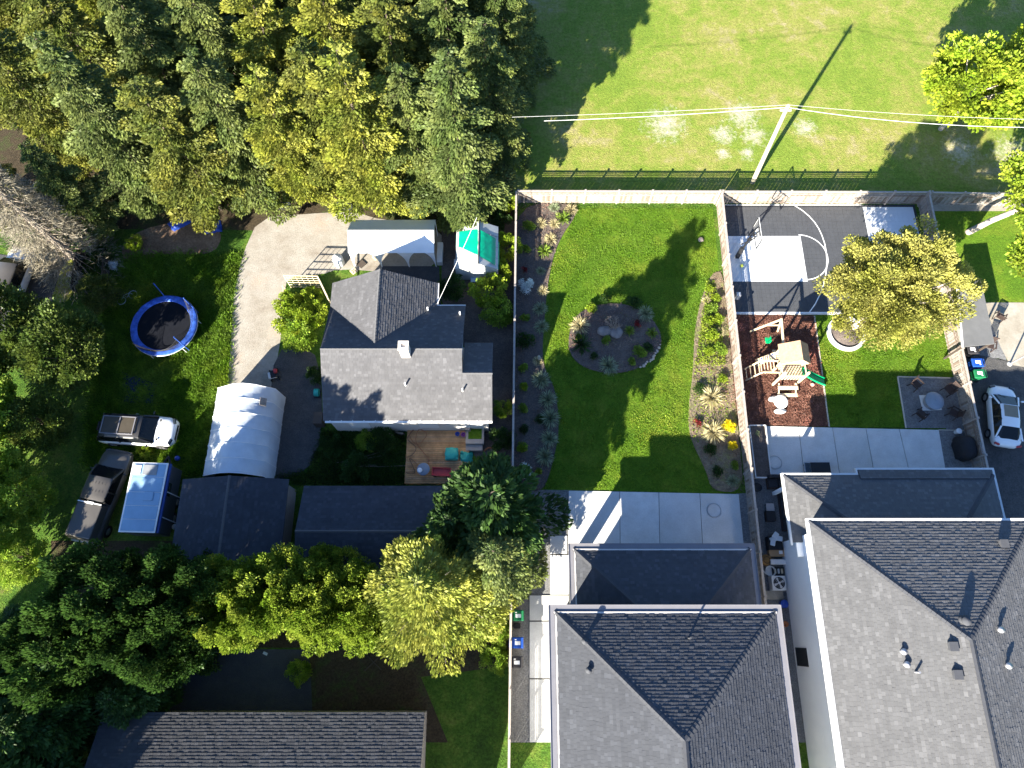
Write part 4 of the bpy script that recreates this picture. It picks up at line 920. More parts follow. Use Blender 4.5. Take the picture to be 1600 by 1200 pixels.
def gp(kind, px_, py_, label, sc=1.0, group=None, z=.05):
    x, y = P(px_, py_); pr = tp[kind]; rz = random.uniform(0,6.28)
    if kind not in fu: fu.add(kind); o = pr
    else: o = pr.copy(); COL.objects.link(o)
    o.location = (x,y,z); o.rotation_euler = (0,0,rz); o.scale = (sc,sc,sc*random.uniform(.9,1.1)); o['label'] = label
    if group: o['group'] = group
GA = 'plants in the left bed'; GC = 'plants in the round island bed'; GR = 'plants in the right bed'
for a in [('green',880,343,'bright spiky plant in the top corner of the left bed'),('straw',866,352,'small straw grass clump touching the bright spiky plant at the top of the left bed',.7),('straw',845,351,'pale straw clump between two green plants near the top of the left bed',.75),
 ('leafy',826,357,'leafy plant near the fence at the top of the left bed',1.1),('straw',860,376,'round pale straw grass at the lawn edge under the top corner',.85),('green',850,394,'upright green spiky plant at the lawn edge of the left bed',.9),
 ('leafy',822,392,'low dark-green plant by the fence, second from the top of the left bed',.8),('sage',866,326,'small sage plant at the very top of the left bed',.7),('straw',892,330,'golden tuft in the corner of back fence and lawn',.8),('sage',845,425,'tiny grey-green tuft above the upper white shrub',.6),('red',819,424,'small red-leaved plant just above the upper white shrub'),
 ('white',821,450,'upper of the two white-blossomed shrubs in the left bed',.98),('straw',848,456,'pale tuft on the lawn edge right of the upper white shrub',.7),('sage',844,484,'grey-green grass clump below the upper white shrub',.9),('sage',846,512,'sage grass clump where the lawn edge bends inward',.9),
 ('dark',820,536,'wide dark shrub by the fence halfway down the left bed',1.4),('leafy',820,498,'small green plant by the fence below the upper white shrub',.8),('straw',840,565,'straw tuft beside the pale stone in the left bed',.6),('leafy',818,577,'faint green plant near the fence beside the straw tuft',.8),
 ('sage',845,595,'rounded sage grass in the waist of the left bed',1.1),('lime',818,607,'lime shrub near the fence below the bed waist',.8),('sage',856,625,'pale sage grass bulging to the lawn, first of the lower row',1.05),('sage',859,655,'darker large grass clump of the lower row',1.15),('dark',845,657,'dark plant left of the largest grass clump',.8),
 ('leafy',817,640,'low plant by the fence in the lower left bed',.8),('dark',819,672,'grey dark plant with white specks near the fence',.7),('sage',858,687,'pale grass clump third in the lower row',1.0),('lime',815,700,'lime-green shrub close to the fence near the lower white shrub',.95),('sage',851,715,'grass clump just above the lower white shrub',1.05),
 ('white',820,740,'lower of the two white-blossomed shrubs, near the patio gravel',.98),('lime',841,737,'small lime ball right of the lower white shrub',.6)]:
    gp(a[0],a[1],a[2],a[3],a[4] if len(a)>4 else 1,GA)
for a in [('lime',923,484,'lime shrub at the upper left rim of the island bed',1.0),('straw',905,511,'round pale straw grass on the left rim of the island bed',1.15),('dgreen',908,540,'dark spiky plant below the pale straw grass of the island',1.25),('green',983,518,'green rosette right of the boulders',.65),
 ('red',996,508,'dark red plant right of the bare shrub',1.1),('sage',1008,492,'grey-green grass at the upper right of the island',1.0),('green',1018,522,'small bright spiky plant near the right rim of the island',.7),('leafy',947,534,'green plant directly below the boulders',.8),('sage',950,573,'sage rosette at the bottom rim of the island bed',1.15),
 ('dark',927,558,'small variegated plant at the lower left of the island',.6),('leafy',998,553,'sprawling green plant at the lower right of the island',1.1),('dark',945,470,'dark shrub at the top rim of the island',.9),('dark',990,475,'dark low shrub behind the bare shrub',1.1),('lime',903,528,'yellow-green skirt plant under the straw grass',.6),('dark',1012,545,'dark purple-grey plant inside the pebble edging',.8),('leafy',986,567,'trailing green plant near the bottom of the pebble edging',.7)]:
    gp(a[0],a[1],a[2],a[3],a[4] if len(a)>4 else 1,GC,.08)
for a in [('lime',1106,452,'first lime plant at the narrow top of the right bed',.8),('straw',1103,471,'peach coloured tuft near the top of the right bed',.55),('lime',1118,468,'lime plant touching the fence near the top of the right bed',.9),('leafy',1110,485,'yellow-green plant mass in the upper right bed',1.1),('lime',1105,504,'lime plant on the lawn side of the right bed',1.0),('lime',1122,500,'lime plant on the fence side of the right bed',1.0),
 ('lime',1110,525,'broad lime plant in the middle of the groundcover',1.2),('straw',1125,520,'pale tuft by the fence within the groundcover',.6),('leafy',1124,548,'dark green plant with lime tips by the fence',1.1),('lime',1106,550,'last lime groundcover plant above the bare soil',.9),('lime',1126,593,'bright two-leaved lime shrub beside the fence',.9),('dark',1092,610,'dark shadowy shrub at the lawn edge of the right bed',.9),
 ('straw',1111,623,'upper of two fountain-like straw grasses in the right bed',1.35),('straw',1113,677,'lower of two fountain-like straw grasses in the right bed',1.3),('gorse',1137,667,'larger yellow-flowering shrub by the long fence',1.0),('gorse',1142,697,'smaller yellow-flowering shrub under the larger one',.75),('red',1088,663,'small reddish plant at the lawn edge of the right bed',1.2),
 ('dark',1108,703,'shaded plant below the lower straw grass',.9),('dark',1119,738,'shaded low plant in the lower right bed',.8),('leafy',1146,728,'white-rimmed leafy plant by the fence in shade',.7),('sage',1144,752,'pale green plant in the bottom corner of the right bed',.7)]:
    gp(a[0],a[1],a[2],a[3],a[4] if len(a)>4 else 1,GR)
# small ground-cover in the right bed
g = np.random.default_rng(9); pts = []
while len(pts) < 2600:
    px_, py_ = g.uniform(1085,1135), g.uniform(440,572)
    if px_ > 1086+(572-py_)*.13 and px_ < 1116+(py_-440)*.13: pts.append((*P(px_,py_), .06+g.random()*.12))
for _ in range(700): px_, py_ = g.uniform(1082,1138), g.uniform(575,690); pts.append((*P(px_,py_), .05+g.random()*.05))
pos = np.array(pts)
o = bpy.data.objects.new('ground_cover', leafmesh('ground_cover', pos, g.normal(size=(len(pos),3))*[1,1,.4]+[0,0,.5], .12, .07, g.uniform(.6,1.3,len(pos)), M['lf_lime'])); COL.objects.link(o); o['kind'] = 'stuff'; tag(o,'low lime ground cover spreading in the right bed','ground cover')
# rough grass tufts on the left lawn and field edge: uncountable
def scatter_grass(name, label, poly, n, m, L=.22, W=.05, seed=1, jit=.08):
    g = np.random.default_rng(seed); q = [P(*p) for p in poly]; xs_ = [p[0] for p in q]; ys_ = [p[1] for p in q]
    X = g.uniform(min(xs_),max(xs_),n*2); Y = g.uniform(min(ys_),max(ys_),n*2); ins = np.zeros(n*2,bool); k = len(q)
    for i in range(k):
        (x1,y1),(x2,y2) = q[i],q[(i+1)%k]; c = ((y1>Y)!=(y2>Y)) & (X < (x2-x1)*(Y-y1)/((y2-y1) or 1e-9)+x1); ins ^= c
    X, Y = X[ins], Y[ins]; N = len(X); X = X+g.normal(0,jit,N); Y = Y+g.normal(0,jit,N); nz = np.sin(X*1.9+np.sin(Y*1.3)*2)*np.cos(Y*2.3+np.sin(X*1.7)*2)
    hh = L*(1+.5*nz)*g.uniform(.6,1.3,N); d = np.stack([g.normal(0,.55,N),g.normal(0,.55,N),np.ones(N)],1)
    pt = np.clip(np.sin(X*.55+1.3*np.sin(Y*.4)+seed)*np.cos(Y*.6+1.1*np.sin(X*.5))+.35*np.sin(X*2.7)*np.sin(Y*3.1),0,1)
    tn = ((1+.16*nz)*g.uniform(.72,1.28,N))[:,None]*np.stack([1+.6*pt,1+.22*pt,1+.3*pt],1)
    me = leafmesh(name, np.stack([X,Y,np.full(N,.01)],1), d, hh, W, tn, m)
    o = bpy.data.objects.new(name, me); COL.objects.link(o); o['kind'] = 'stuff'; return tag(o, label, 'grass')
scatter_grass('rough_grass','rough tufted grass around the trampoline and the white car',[(200,400),(375,400),(362,470),(357,590),(320,745),(250,740),(130,730),(150,560),(170,450)],52000,M['lf_grass'],.2,.06,2,.22)
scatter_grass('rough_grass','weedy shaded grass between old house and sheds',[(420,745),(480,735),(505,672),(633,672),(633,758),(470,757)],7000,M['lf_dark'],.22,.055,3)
scatter_grass('lawn_grass','short mown grass blades of the middle lawn',[(905,322),(1116,322),(1117,425),(1092,480),(1084,560),(1075,660),(1112,767),(850,764),(874,660),(848,560),(860,420)],60000,M['lf_grass'],.075,.035,4)
scatter_grass('lawn_grass','short mown grass blades of the small right lawn',[(1274,495),(1484,497),(1484,588),(1402,589),(1414,667),(1295,666)],20000,M['lf_grass'],.075,.035,5)
def chips(name, label, poly, n, m, seed, L=.1, W=.05):
    o = scatter_grass(name, label, poly, n, m, L, W, seed, .04); v = o.data.vertices; co = np.empty(len(v)*3, np.float32); v.foreach_get('co', co); co = co.reshape(-1,4,3); base = co[:,0:1,:].copy()
    g = np.random.default_rng(seed+50); d = co-base; a = g.random(len(co))*6.28
    h = d[:,:,2].copy(); side = np.sqrt(d[:,:,0]**2+d[:,:,1]**2)*np.sign(d[:,:,0]+1e-6)
    co[:,:,0] = base[:,:,0]+h*np.cos(a)[:,None]-side*np.sin(a)[:,None]*.6; co[:,:,1] = base[:,:,1]+h*np.sin(a)[:,None]+side*np.cos(a)[:,None]*.6; co[:,:,2] = .07+np.abs(side)*.5+g.random((len(co),1))*.02
    v.foreach_set('co', co.ravel()); o.data.update(); o['category'] = 'mulch'; return o
M['lf_chip'] = leaf_mat('bark_chips', (.10,.06,.04), (.2,.15,.11), 3, .05)
M['lf_mulch'] = leaf_mat('reddish_bark_chips', (.10,.04,.028), (.21,.10,.07), 3, .05)
chips('bark_chips','loose brown chips and dead leaves strewn over the left bed', LB, 5000, M['lf_chip'], 21)
chips('bark_chips','loose chips and dead leaves strewn over the right bed', RB, 4000, M['lf_chip'], 22)
chips('bark_chips','loose chips strewn over the round island bed', isl, 3000, M['lf_chip'], 23)
chips('bark_chips','reddish bark chips covering the playground', [(1136,493),(1271,494),(1293,666),(1152,664)], 12000, M['lf_mulch'], 24)
# boulders, bare shrub, pebble edging
b = MB(); p = P(944,519); b.sphere((*p,.2),.42,12,8,(1.25,.85,.75),jit=.08); o = b.obj('boulder',M['rock'],origin=(*p,0)); tag(o,'left rounded grey boulder under the bare shrub','boulder','boulders in the island bed')
b = MB(); p = P(962,521); b.sphere((*p,.16),.45,12,8,(1.1,.95,.6),jit=.09); o = b.obj('boulder',M['rock'],origin=(*p,0)); tag(o,'right flatter grey boulder under the bare shrub','boulder','boulders in the island bed')
bs = thing('bare_shrub','leafless brown branching shrub above the boulders in the island bed','shrub',(*P(957,512),0)); bx0, by0 = P(957,512)
b = MB(); g2 = random.Random(4)
def grow(p, d, L, r, n):
    q = p+d*L; b.tube([p,(p+q)/2+Vector((g2.uniform(-.03,.03),)*3),q],[r,r*.8,r*.6],4,cap=False)
    if n: 
        for _ in range(3 if n>1 else 4): grow(q,(d+Vector((g2.uniform(-.7,.7),g2.uniform(-.7,.7),g2.uniform(-.15,.5)))).normalized(),L*.68,r*.6,n-1)
for i in range(9): a = i*.7; grow(Vector((bx0,by0,.02)),Vector((math.cos(a)*.55,math.sin(a)*.55,1)).normalized(),.42,.026,3)
b.obj('branches',M['twig'],parent=bs)
pe = thing('stone_edging','curved edging of pale stones at the lower right rim of the island bed','edging',(*P(1012,565),0))
for i in range(16):
    tt = math.radians(10+i*2.9); px_, py_ = 958+73*math.cos(tt), 529+57*math.sin(tt); p = P(px_,py_); bb = MB(); bb.sphere((p[0]+random.uniform(-.06,.06),p[1]+random.uniform(-.06,.06),.06),random.uniform(.06,.13),7,5,(random.uniform(.8,1.2),random.uniform(.7,1),.7),jit=.1); bb.obj('stone',M['kerbrock'],parent=pe)
p = P(842,560); bb = MB(); bb.sphere((*p,.08),.16,8,6,(.8,1.3,.7),jit=.1); tag(bb.obj('stone',M['kerbrock'],origin=(*p,0)),'single pale stone on the lawn edge at the waist of the left bed','stone')
p = P(1095,375); bb = MB(); bb.sphere((*p,.05),.2,9,6,(1,1,.5),jit=.15); tag(bb.obj('leaf_pile',M['twig'],origin=(*p,0)),'small pinkish heap lying in the upper right of the middle lawn','heap')

# ---------------------------------------------------------------- utility pole and cables
px0 = P(1176,285); up = thing('utility_pole','tall pale wooden utility pole standing behind the back fence','pole',(*px0,0))
topz = 8.3; tpx = P(1231,166,topz)
b = MB(); b.tube([(px0[0],px0[1],-.2),(*tpx,topz)],[.17,.12],12); b.obj('shaft',M['pole'],parent=up)
b = MB(); b.beam((tpx[0]-.35,tpx[1],topz-.35),(tpx[0]+.35,tpx[1],topz-.35),.1,.1); b.obj('bracket',M['pole'],parent=up)
b = MB(); b.tube([(tpx[0],tpx[1],topz),(tpx[0],tpx[1],topz+.15)],[.05,.03],8); b.obj('insulator',M['galv'],parent=up)
def cable(label, a, c, sag, r, z_=None, n=14):
    a, c = Vector(a), Vector(c); b = MB(); b.tube([a.lerp(c,i/n)-Vector((0,0,sag*4*(i/n)*(1-i/n))) for i in range(n+1)], r, 5)
    o = b.obj('cable',M['wire'],origin=a); return tag(o,label,'cable','overhead cables along the field')
T = (*tpx,topz-.1)
cable('thicker cable running left from the pole top along the field', T, (*P(850,189,7.2),7.2), .12, .014)
cable('thicker slack cable running right from the pole top to the frame edge', T, (*P(1680,199,7.4),7.4), .55, .015)
cable('thin upper cable running left from the pole top', (*tpx,topz+.12), (*P(800,183,7.8),7.8), .1, .007)
cable('thin upper cable running right from the pole top', (*tpx,topz+.12), (*P(1680,188,7.8),7.8), .25, .007)
o = cable('thin service cable from the old house wing up to the wood', (*P(683,475,2.9),2.9), (*P(745,340,6.0),6.0), .1, .014); o['group'] = 'service cable'
del o['group']
# second pole bottom right
pp = P(1577,569); rp_ = thing('lamp_post','slim pale post standing at the corner of the right-hand concrete','post',(*pp,0))
b = MB(); b.tube([(*pp,-.1),(pp[0]+.05,pp[1],4.2)],.055,10); b.obj('shaft',M['metal'],parent=rp_)
b = MB(); b.lathe((*pp,0),[(.16,0),(.16,.06),(.09,.08)],12); b.obj('base_plate',M['galv'],parent=rp_)

# ---------------------------------------------------------------- basketball hoop
hx, hy = P(1143,397); hx += .35; hy = 24.92
hp = thing('basketball_hoop','basketball hoop with clear backboard on a padded post beside the fence','basketball hoop',(hx,hy,0))
b = MB(); b.box((hx,hy,.65),(.26,.26,1.3)); b.obj('post_pad',M['black'],parent=hp,bevel=.04)
bbx = P(1182,372,2.9)[0]
b = MB(); b.beam((hx,hy,0),(hx+.1,hy,2.7),.10,.10); b.obj('post',M['black'],parent=hp)
for s in (-.16,.16):
    b = MB(); b.beam((hx+.05,hy+s,2.1),(bbx-.06,hy+s,2.95),.035,.045); b.beam((hx+.05,hy+s,2.55),(bbx-.06,hy+s,3.65),.035,.045); b.obj('arm',M['black'],parent=hp)
b = MB(); b.beam((hx-.3,hy-.1,1.9),(hx+.5,hy-.1,2.9),.05,.05); b.obj('spring_strut',M['black'],parent=hp)
zb0, zb1, hw = 2.62, 3.66, .86
b = MB(); b.box((bbx,hy,(zb0+zb1)/2),(.02,hw*2-.06,zb1-zb0-.06)); gm = bpy.data.materials.new('clear_board'); gm.use_nodes = True; gn = gm.node_tree; gt = gn.nodes.new('ShaderNodeBsdfTransparent'); gx = gn.nodes.new('ShaderNodeMixShader'); gx.inputs[0].default_value = .06; gn.links.new(gt.outputs[0], gx.inputs[1]); gn.links.new(gn.nodes['Principled BSDF'].outputs[0], gx.inputs[2]); gn.links.new(gx.outputs[0], gn.nodes['Material Output'].inputs['Surface']); b.obj('backboard',gm,parent=hp)
b = MB(); b.box((bbx,hy,zb0),(.05,hw*2,.05)); b.box((bbx,hy,zb1),(.05,hw*2,.05)); b.box((bbx,hy-hw,(zb0+zb1)/2),(.05,.05,zb1-zb0-.05)); b.box((bbx,hy+hw,(zb0+zb1)/2),(.05,.05,zb1-zb0-.05)); b.obj('board_frame',M['black'],parent=hp)
b = MB(); 
for (y0_,z0_,y1_,z1_) in ((-.3,2.8,.3,2.8),(-.3,3.25,.3,3.25),(-.3,2.8,-.3,3.25),(.3,2.8,.3,3.25)): b.beam((bbx+.014,hy+y0_,z0_),(bbx+.014,hy+y1_,z1_),.05,.012)
b.beam((bbx+.03,hy-hw,zb1+.03),(bbx+.03,hy+hw,zb1+.03),.03,.03); b.beam((bbx+.03,hy+hw,zb0),(bbx+.03,hy+hw,zb1),.03,.03); b.obj('board_marking',M['white'],parent=hp)
b = MB(); b.tube([(bbx+.34+.23*math.cos(a),hy+.23*math.sin(a),2.72) for a in [i*math.pi/12 for i in range(25)]],.014,6); b.beam((bbx,hy,2.72),(bbx+.12,hy,2.72),.12,.03); rim = b.obj('rim',M['black'],parent=hp)
b = MB()
for i in range(12):
    a = i*math.pi/6; a2 = a+.5
    b.tube([(bbx+.34+.23*math.cos(a),hy+.23*math.sin(a),2.7),(bbx+.34+.15*math.cos(a2),hy+.15*math.sin(a2),2.32)],.006,3,cap=False); b.tube([(bbx+.34+.23*math.cos(a),hy+.23*math.sin(a),2.7),(bbx+.34+.15*math.cos(a-.5),hy+.15*math.sin(a-.5),2.32)],.006,3,cap=False)
n_ = b.obj('net',M['white'],origin=hp.location); n_.parent = rim
p = P(1158,417); b = MB(); b.sphere((*p,.17),.12,16,10); tag(b.obj('ball',M['yellowball'],origin=(*p,0)),'yellow-green ball lying on the shaded white key by the fence','ball')
p = P(1158,395); bk = MB(); bk.bx(p[0]-.5,p[0]+.3,p[1]-.42,p[1]-.40,.05,.5); bk.bx(p[0]-.5,p[0]+.3,p[1]+.02,p[1]+.04,.05,.5)
gnet = thing('small_goal','low white-framed goal net standing in the shade below the hoop','goal',(*p,0))
b = MB(); y0_, y1_ = P(0,412)[1], P(0,382)[1]; x_ = P(1158,395)[0]
b.tube([(x_,y0_,.05),(x_,y0_,.6),(x_,y1_,.6),(x_,y1_,.05)],.022,6); b.tube([(x_,y0_,.06),(x_-.5,y0_,.06),(x_-.5,y1_,.06),(x_,y1_,.06)],.018,6); b.obj('frame',M['white'],parent=gnet)
b = MB()
for i in range(13): yy = y0_+(y1_-y0_)*i/12; b.tube([(x_,yy,.6),(x_-.5,yy,.06)],.006,3,cap=False)
for i in range(5): b.tube([(x_-.5*i/5,y0_,.6-.54*i/5),(x_-.5*i/5,y1_,.6-.54*i/5)],.006,3,cap=False)
b.obj('net',M['white'],parent=gnet)

# ---------------------------------------------------------------- play set
o_ = P(1222,585); ps = thing('play_set','cedar play set with pitched wooden roof, climbing ladder and swing beam on bark','play set',(*o_,0))
fx0, fx1 = o_[0]-.75, o_[0]+.75; fy0, fy1 = o_[1]-.75, o_[1]+.95; fh = 1.35
for x in (fx0,fx1):
    for y in (fy0,fy1): b = MB(); b.bx(x-.06,x+.06,y-.06,y+.06,0,2.35); b.obj('post',M['cream'],parent=ps)
    b = MB(); b.bx(x-.06,x+.06,(fy0+fy1)/2-.06,(fy0+fy1)/2+.06,0,2.35); b.obj('post',M['cream'],parent=ps)
for i in range(12): b = MB(); y = fy0+.02+i*(fy1-fy0)/12; b.bx(fx0,fx1,y,y+.11,fh-.04,fh); b.obj('floor_board',M['cream'],parent=ps)
# railings on the south half
for y in (fy0,):
    b = MB(); b.bx(fx0,fx1,y-.09,y-.061,fh+.5,fh+.6); b.obj('rail',M['cream'],parent=ps)
    for i in range(8): b = MB(); x = fx0+.12+i*(fx1-fx0-.2)/7; b.bx(x-.04,x+.04,y-.12,y-.091,fh-.02,fh+.6); b.obj('slat',M['cream'],parent=ps)
for x in (fx0,fx1):
    b = MB(); b.bx(x-.02,x+.02,fy0+.07,fy0+.8,fh+.5,fh+.6); b.obj('rail',M['cream'],parent=ps)
# pitched roof over the north half: ridge runs north-south as in the photograph
ry0, ry1 = (fy0+fy1)/2-.25, fy1+.25; rm = o_[0]+.22
b = MB(); zr0, zr1 = 2.3, 2.95
b.add([(fx0-.2,ry0,zr0),(rm,ry0,zr1),(rm,ry1,zr1),(fx0-.2,ry1,zr0),(fx0-.2,ry0,zr0-.04),(rm,ry0,zr1-.04),(rm,ry1,zr1-.04),(fx0-.2,ry1,zr0-.04)],[(0,1,2,3),(7,6,5,4),(0,4,5,1),(3,2,6,7),(0,3,7,4)]); b.obj('roof_panel',M['cedar'],parent=ps)
b = MB(); b.add([(rm,ry0,zr1),(fx1+.2,ry0,zr0),(fx1+.2,ry1,zr0),(rm,ry1,zr1),(rm,ry0,zr1-.04),(fx1+.2,ry0,zr0-.04),(fx1+.2,ry1,zr0-.04),(rm,ry1,zr1-.04)],[(0,1,2,3),(7,6,5,4),(0,4,5,1),(3,2,6,7),(1,5,6,2)]); b.obj('roof_panel',M['cedar'],parent=ps)
b = MB(); b.add([(fx0-.1,ry0+.03,zr0-.02),(rm,ry0+.03,zr1-.06),(fx1+.1,ry0+.03,zr0-.02),(fx1+.1,ry0+.03,zr0-.14),(fx0-.1,ry0+.03,zr0-.14)],[(0,4,3,2,1)]); b.obj('gable_board',M['cream'],parent=ps)
# swing beam to the north
sy1 = P(1218,498,2.2)[1]; sx = P(1221,500,2.2)[0]
b = MB(); b.beam((sx-.1,fy1,2.15),(sx,sy1,2.2),.11,.14); b.obj('swing_beam',M['cream'],parent=ps)
for dx in (-1.35,.55): b = MB(); b.beam((sx,sy1-.05,2.2),(sx+dx,sy1+.05,0),.09,.09); b.obj('leg',M['cream'],parent=ps)
b = MB(); b.beam((sx-.75,sy1+.08,1.0),(sx+.3,sy1+.08,1.0),.07,.07); b.obj('cross_brace',M['cream'],parent=ps)
for k,(yy,dx) in enumerate(((sy1-.75,-.32),(sy1-.95,-.32))):
    b = MB(); b.tube([(sx+dx*.2,yy,2.12),(sx-.45,yy,.62)],.012,4); b.obj('rope',M['black'],parent=ps)
b = MB(); b.box((sx-.45,sy1-.85,.62),(.3,.42,.05)); b.box((sx-.32,sy1-.85,.8),(.05,.4,.3)); b.obj('swing_seat',M['slide'],parent=ps,bevel=.02)
for yy in (sy1-1.5,sy1-1.9):
    b = MB(); b.tube([(sx-.05,yy,2.12),(sx-.05,yy,.5)],.012,4); b.obj('rope',M['black'],parent=ps)
b = MB(); b.box((sx-.05,sy1-1.7,.5),(.24,.44,.04)); b.obj('swing_seat',M['cream'],parent=ps)
# slide, green, to the east
b = MB(); n = 12; pts = []
for i in range(n+1):
    q = i/n; xx = fx1+.02+q*1.9; zz = fh*(1-q)**1.15*.95+.12; yy = (fy0+.45)-.28*q
    wv = .012*math.sin(q*9)
    pts.append((xx,yy,zz+wv))
vs = []; W_ = .27
for x,y,z in pts: vs += [(x,y-W_,z+.14),(x,y-W_+.05,z+.14),(x,y-W_+.07,z),(x,y+W_-.07,z),(x,y+W_-.05,z+.14),(x,y+W_,z+.14),(x,y+W_,z-.05),(x,y-W_,z-.05)]
fs = [(i*8+k,(i+1)*8+k,(i+1)*8+(k+1)%8,i*8+(k+1)%8) for i in range(n) for k in range(8)]+[tuple(range(8)),tuple(range(n*8,n*8+8))[::-1]]
b.add(vs,[f[::-1] for f in fs],0,False); b.obj('slide',M['slide'],parent=ps)
# sloped ladder west with two curved arms, rope net
b = MB()
for yy in (fy0+.35,fy0+1.15):
    b2 = MB(); b2.beam((fx0,yy,fh+.05),(fx0-1.0,yy+.08,1.25),.07,.09); b2.beam((fx0-1.0,yy+.08,1.25),(fx0-1.75,yy-.05,.05),.07,.09); b2.obj('ladder_rail',M['cream'],parent=ps)
for i in range(5): b2 = MB(); q = i/5; b2.beam((fx0-.25-q*.95,fy0+.38,fh-.02-q*.25),(fx0-.25-q*.95,fy0+1.2,fh-.02-q*.25),.05,.05); b2.obj('rung',M['cream'],parent=ps)
for i in range(4): b2 = MB(); q = (i+.6)/4; b2.beam((fx0-1.0-q*.75,fy0+.38,1.2-q*1.15),(fx0-1.0-q*.75,fy0+1.15,1.2-q*1.15),.05,.05); b2.obj('rung',M['cream'],parent=ps)
b = MB(); b.add([(fx0-.05,fy1-.1,.1),(fx0-.05,fy1-.9,.1),(fx0-.05,fy1-.9,1.3),(fx0-.05,fy1-.1,1.3)],[(0,1,2,3)])
cw = MB(); cw.beam((fx0-.9,fy1-.15,.03),(fx0-.06,fy1-.15,fh),.5,.04); cw.obj('climbing_wall',M['cream'],parent=ps)
for i in range(6): h_ = MB(); q = .15+i*.14; h_.sphere((fx0-.9+.84*q,fy1-.15+(.12 if i%2 else -.12),.08+1.32*q),.06,8,6); h_.obj('climbing_hold',M['blue'] if i%2 else M['slide'],parent=ps)
# bench table at the south end
b = MB(); b.bx(fx0+.1,fx1-.1,fy0-.55,fy0-.3,.62,.66); b.obj('table_top',M['cream'],parent=ps)
b = MB(); b.bx(fx0+.1,fx1-.1,fy0-.95,fy0-.72,.36,.40); b.obj('bench_seat',M['cream'],parent=ps)
for x in (fx0+.2,fx1-.2): b = MB(); b.beam((x,fy0-.1,.62),(x,fy0-.9,.32),.06,.08); b.obj('bracket',M['cream'],parent=ps)
# toys
p = P(1216,631); tt = thing('toy_picnic_table','round white plastic picnic table with two white seats on the bark','toy table',(*p,0))
b = MB(); b.lathe((*p,0),[(.12,0),(.10,.4),(.44,.42),(.46,.45),(.46,.48),(.43,.5),(0,.5)],24); b.obj('table_top',M['white'],parent=tt)
for a in (-1.6,2.6): b = MB(); b.lathe((p[0]+.02*math.cos(a)*20*.9*.9,p[1]+.55*math.sin(a),0),[(.3,0),(.3,.06),(.27,.22),(.30,.26),(0,.27)],18,sx=1.25,sy=.6); b.obj('seat',M['white'],parent=tt)
p = P(1268,602); b = MB(); b.sphere((*p,.16),.13,14,10); tag(b.obj('ball',M['pink'],origin=(*p,0)),'small pink ball on the bark below the green slide','ball')

# ---------------------------------------------------------------- tree ring
p = P(1321,522); b = MB(); n = 40; r0, r1 = 1.05, 1.28
rt = thing('tree_ring','round pale edging ring with soil around the pine trunk','tree ring',(*p,0))
vs = [(p[0]+r*math.cos(2*math.pi*i/n),p[1]+r*math.sin(2*math.pi*i/n),z) for (r,z) in ((r1,0),(r1,.2),(r0,.2),(r0,.02)) for i in range(n)]
b.add(vs,[(j*n+i,j*n+(i+1)%n,(j+1)*n+(i+1)%n,(j+1)*n+i) for j in range(3) for i in range(n)]); b.obj('kerb',M['conc'],parent=rt)
b = MB(); b.lathe((*p,0),[(r0+.01,.0),(r0+.01,.1),(0,.14)],30); b.obj('soil',M['soil'],parent=rt)

# ---------------------------------------------------------------- fire pit and chairs
p = P(1453,630); fp = thing('fire_pit','round grey covered fire pit on a square pale slab','fire pit',(*p,0))
b = MB(); b.box((p[0],p[1]+.02,.06),(1.25,1.05,.06),.03); b.obj('slab',M['conc'],parent=fp,bevel=.01)
b = MB(); b.lathe((*p,0),[(.5,.09),(.55,.3),(.58,.5)],30); b.obj('bowl',M['metal'],parent=fp)
b = MB(); b.lathe((*p,0),[(.59,.5),(.61,.53),(.58,.56),(.35,.64),(.1,.68),(0,.69)],30); b.lathe((*p,.68),[(.05,0),(.05,.05),(0,.06)],10); b.obj('lid',M['firelid'],parent=fp)
def garden_chair(name, label, x, y, rz, m='brown', group=None, s=1.0):
    t = thing(name, label, 'chair', (x,y,.04), rz, group=group); t.scale = (s,s,s)
    b = MB(); b.box((0,0,.4),(.5,.5,.05)); b.obj('seat',M[m],parent=t,bevel=.01)
    for i in range(6): b = MB(); b.box((-.2+i*.08,-.27-.04,.68),(.06,.025,.52),0,0,(.25,0)); b.obj('slat',M[m],parent=t)
    b = MB(); b.box((0,-.36,.93),(.56,.05,.07),0,0,(.25,0)); b.obj('top_rail',M[m],parent=t)
    for sx_ in (-1,1):
        b = MB(); b.box((sx_*.3,0,.6),(.07,.6,.04)); b.obj('arm',M[m],parent=t)
        for sy_ in (-1,1): b = MB(); b.beam((sx_*.27,sy_*.22,.6),(sx_*.29,sy_*.3,0),.05,.05); b.obj('leg',M[m],parent=t)
    return t
GF = 'dark chairs around the fire pit'
for a,(px_,py_,l) in zip((2.5,.9+math.pi/2+.5,.5,-.9+math.pi*.45),((1426,604,'dark chair at the upper left of the fire pit'),(1478,612,'dark chair at the upper right of the fire pit'),(1434,650,'dark chair at the lower left of the fire pit'),(1484,648,'dark chair at the lower right of the fire pit'))):
    x,y = P(px_,py_); dx, dy = P(1453,630)[0]-x, P(1453,630)[1]-y; garden_chair('garden_chair',l,x,y,math.atan2(dy,dx)-math.pi/2,group=GF,s=.98)
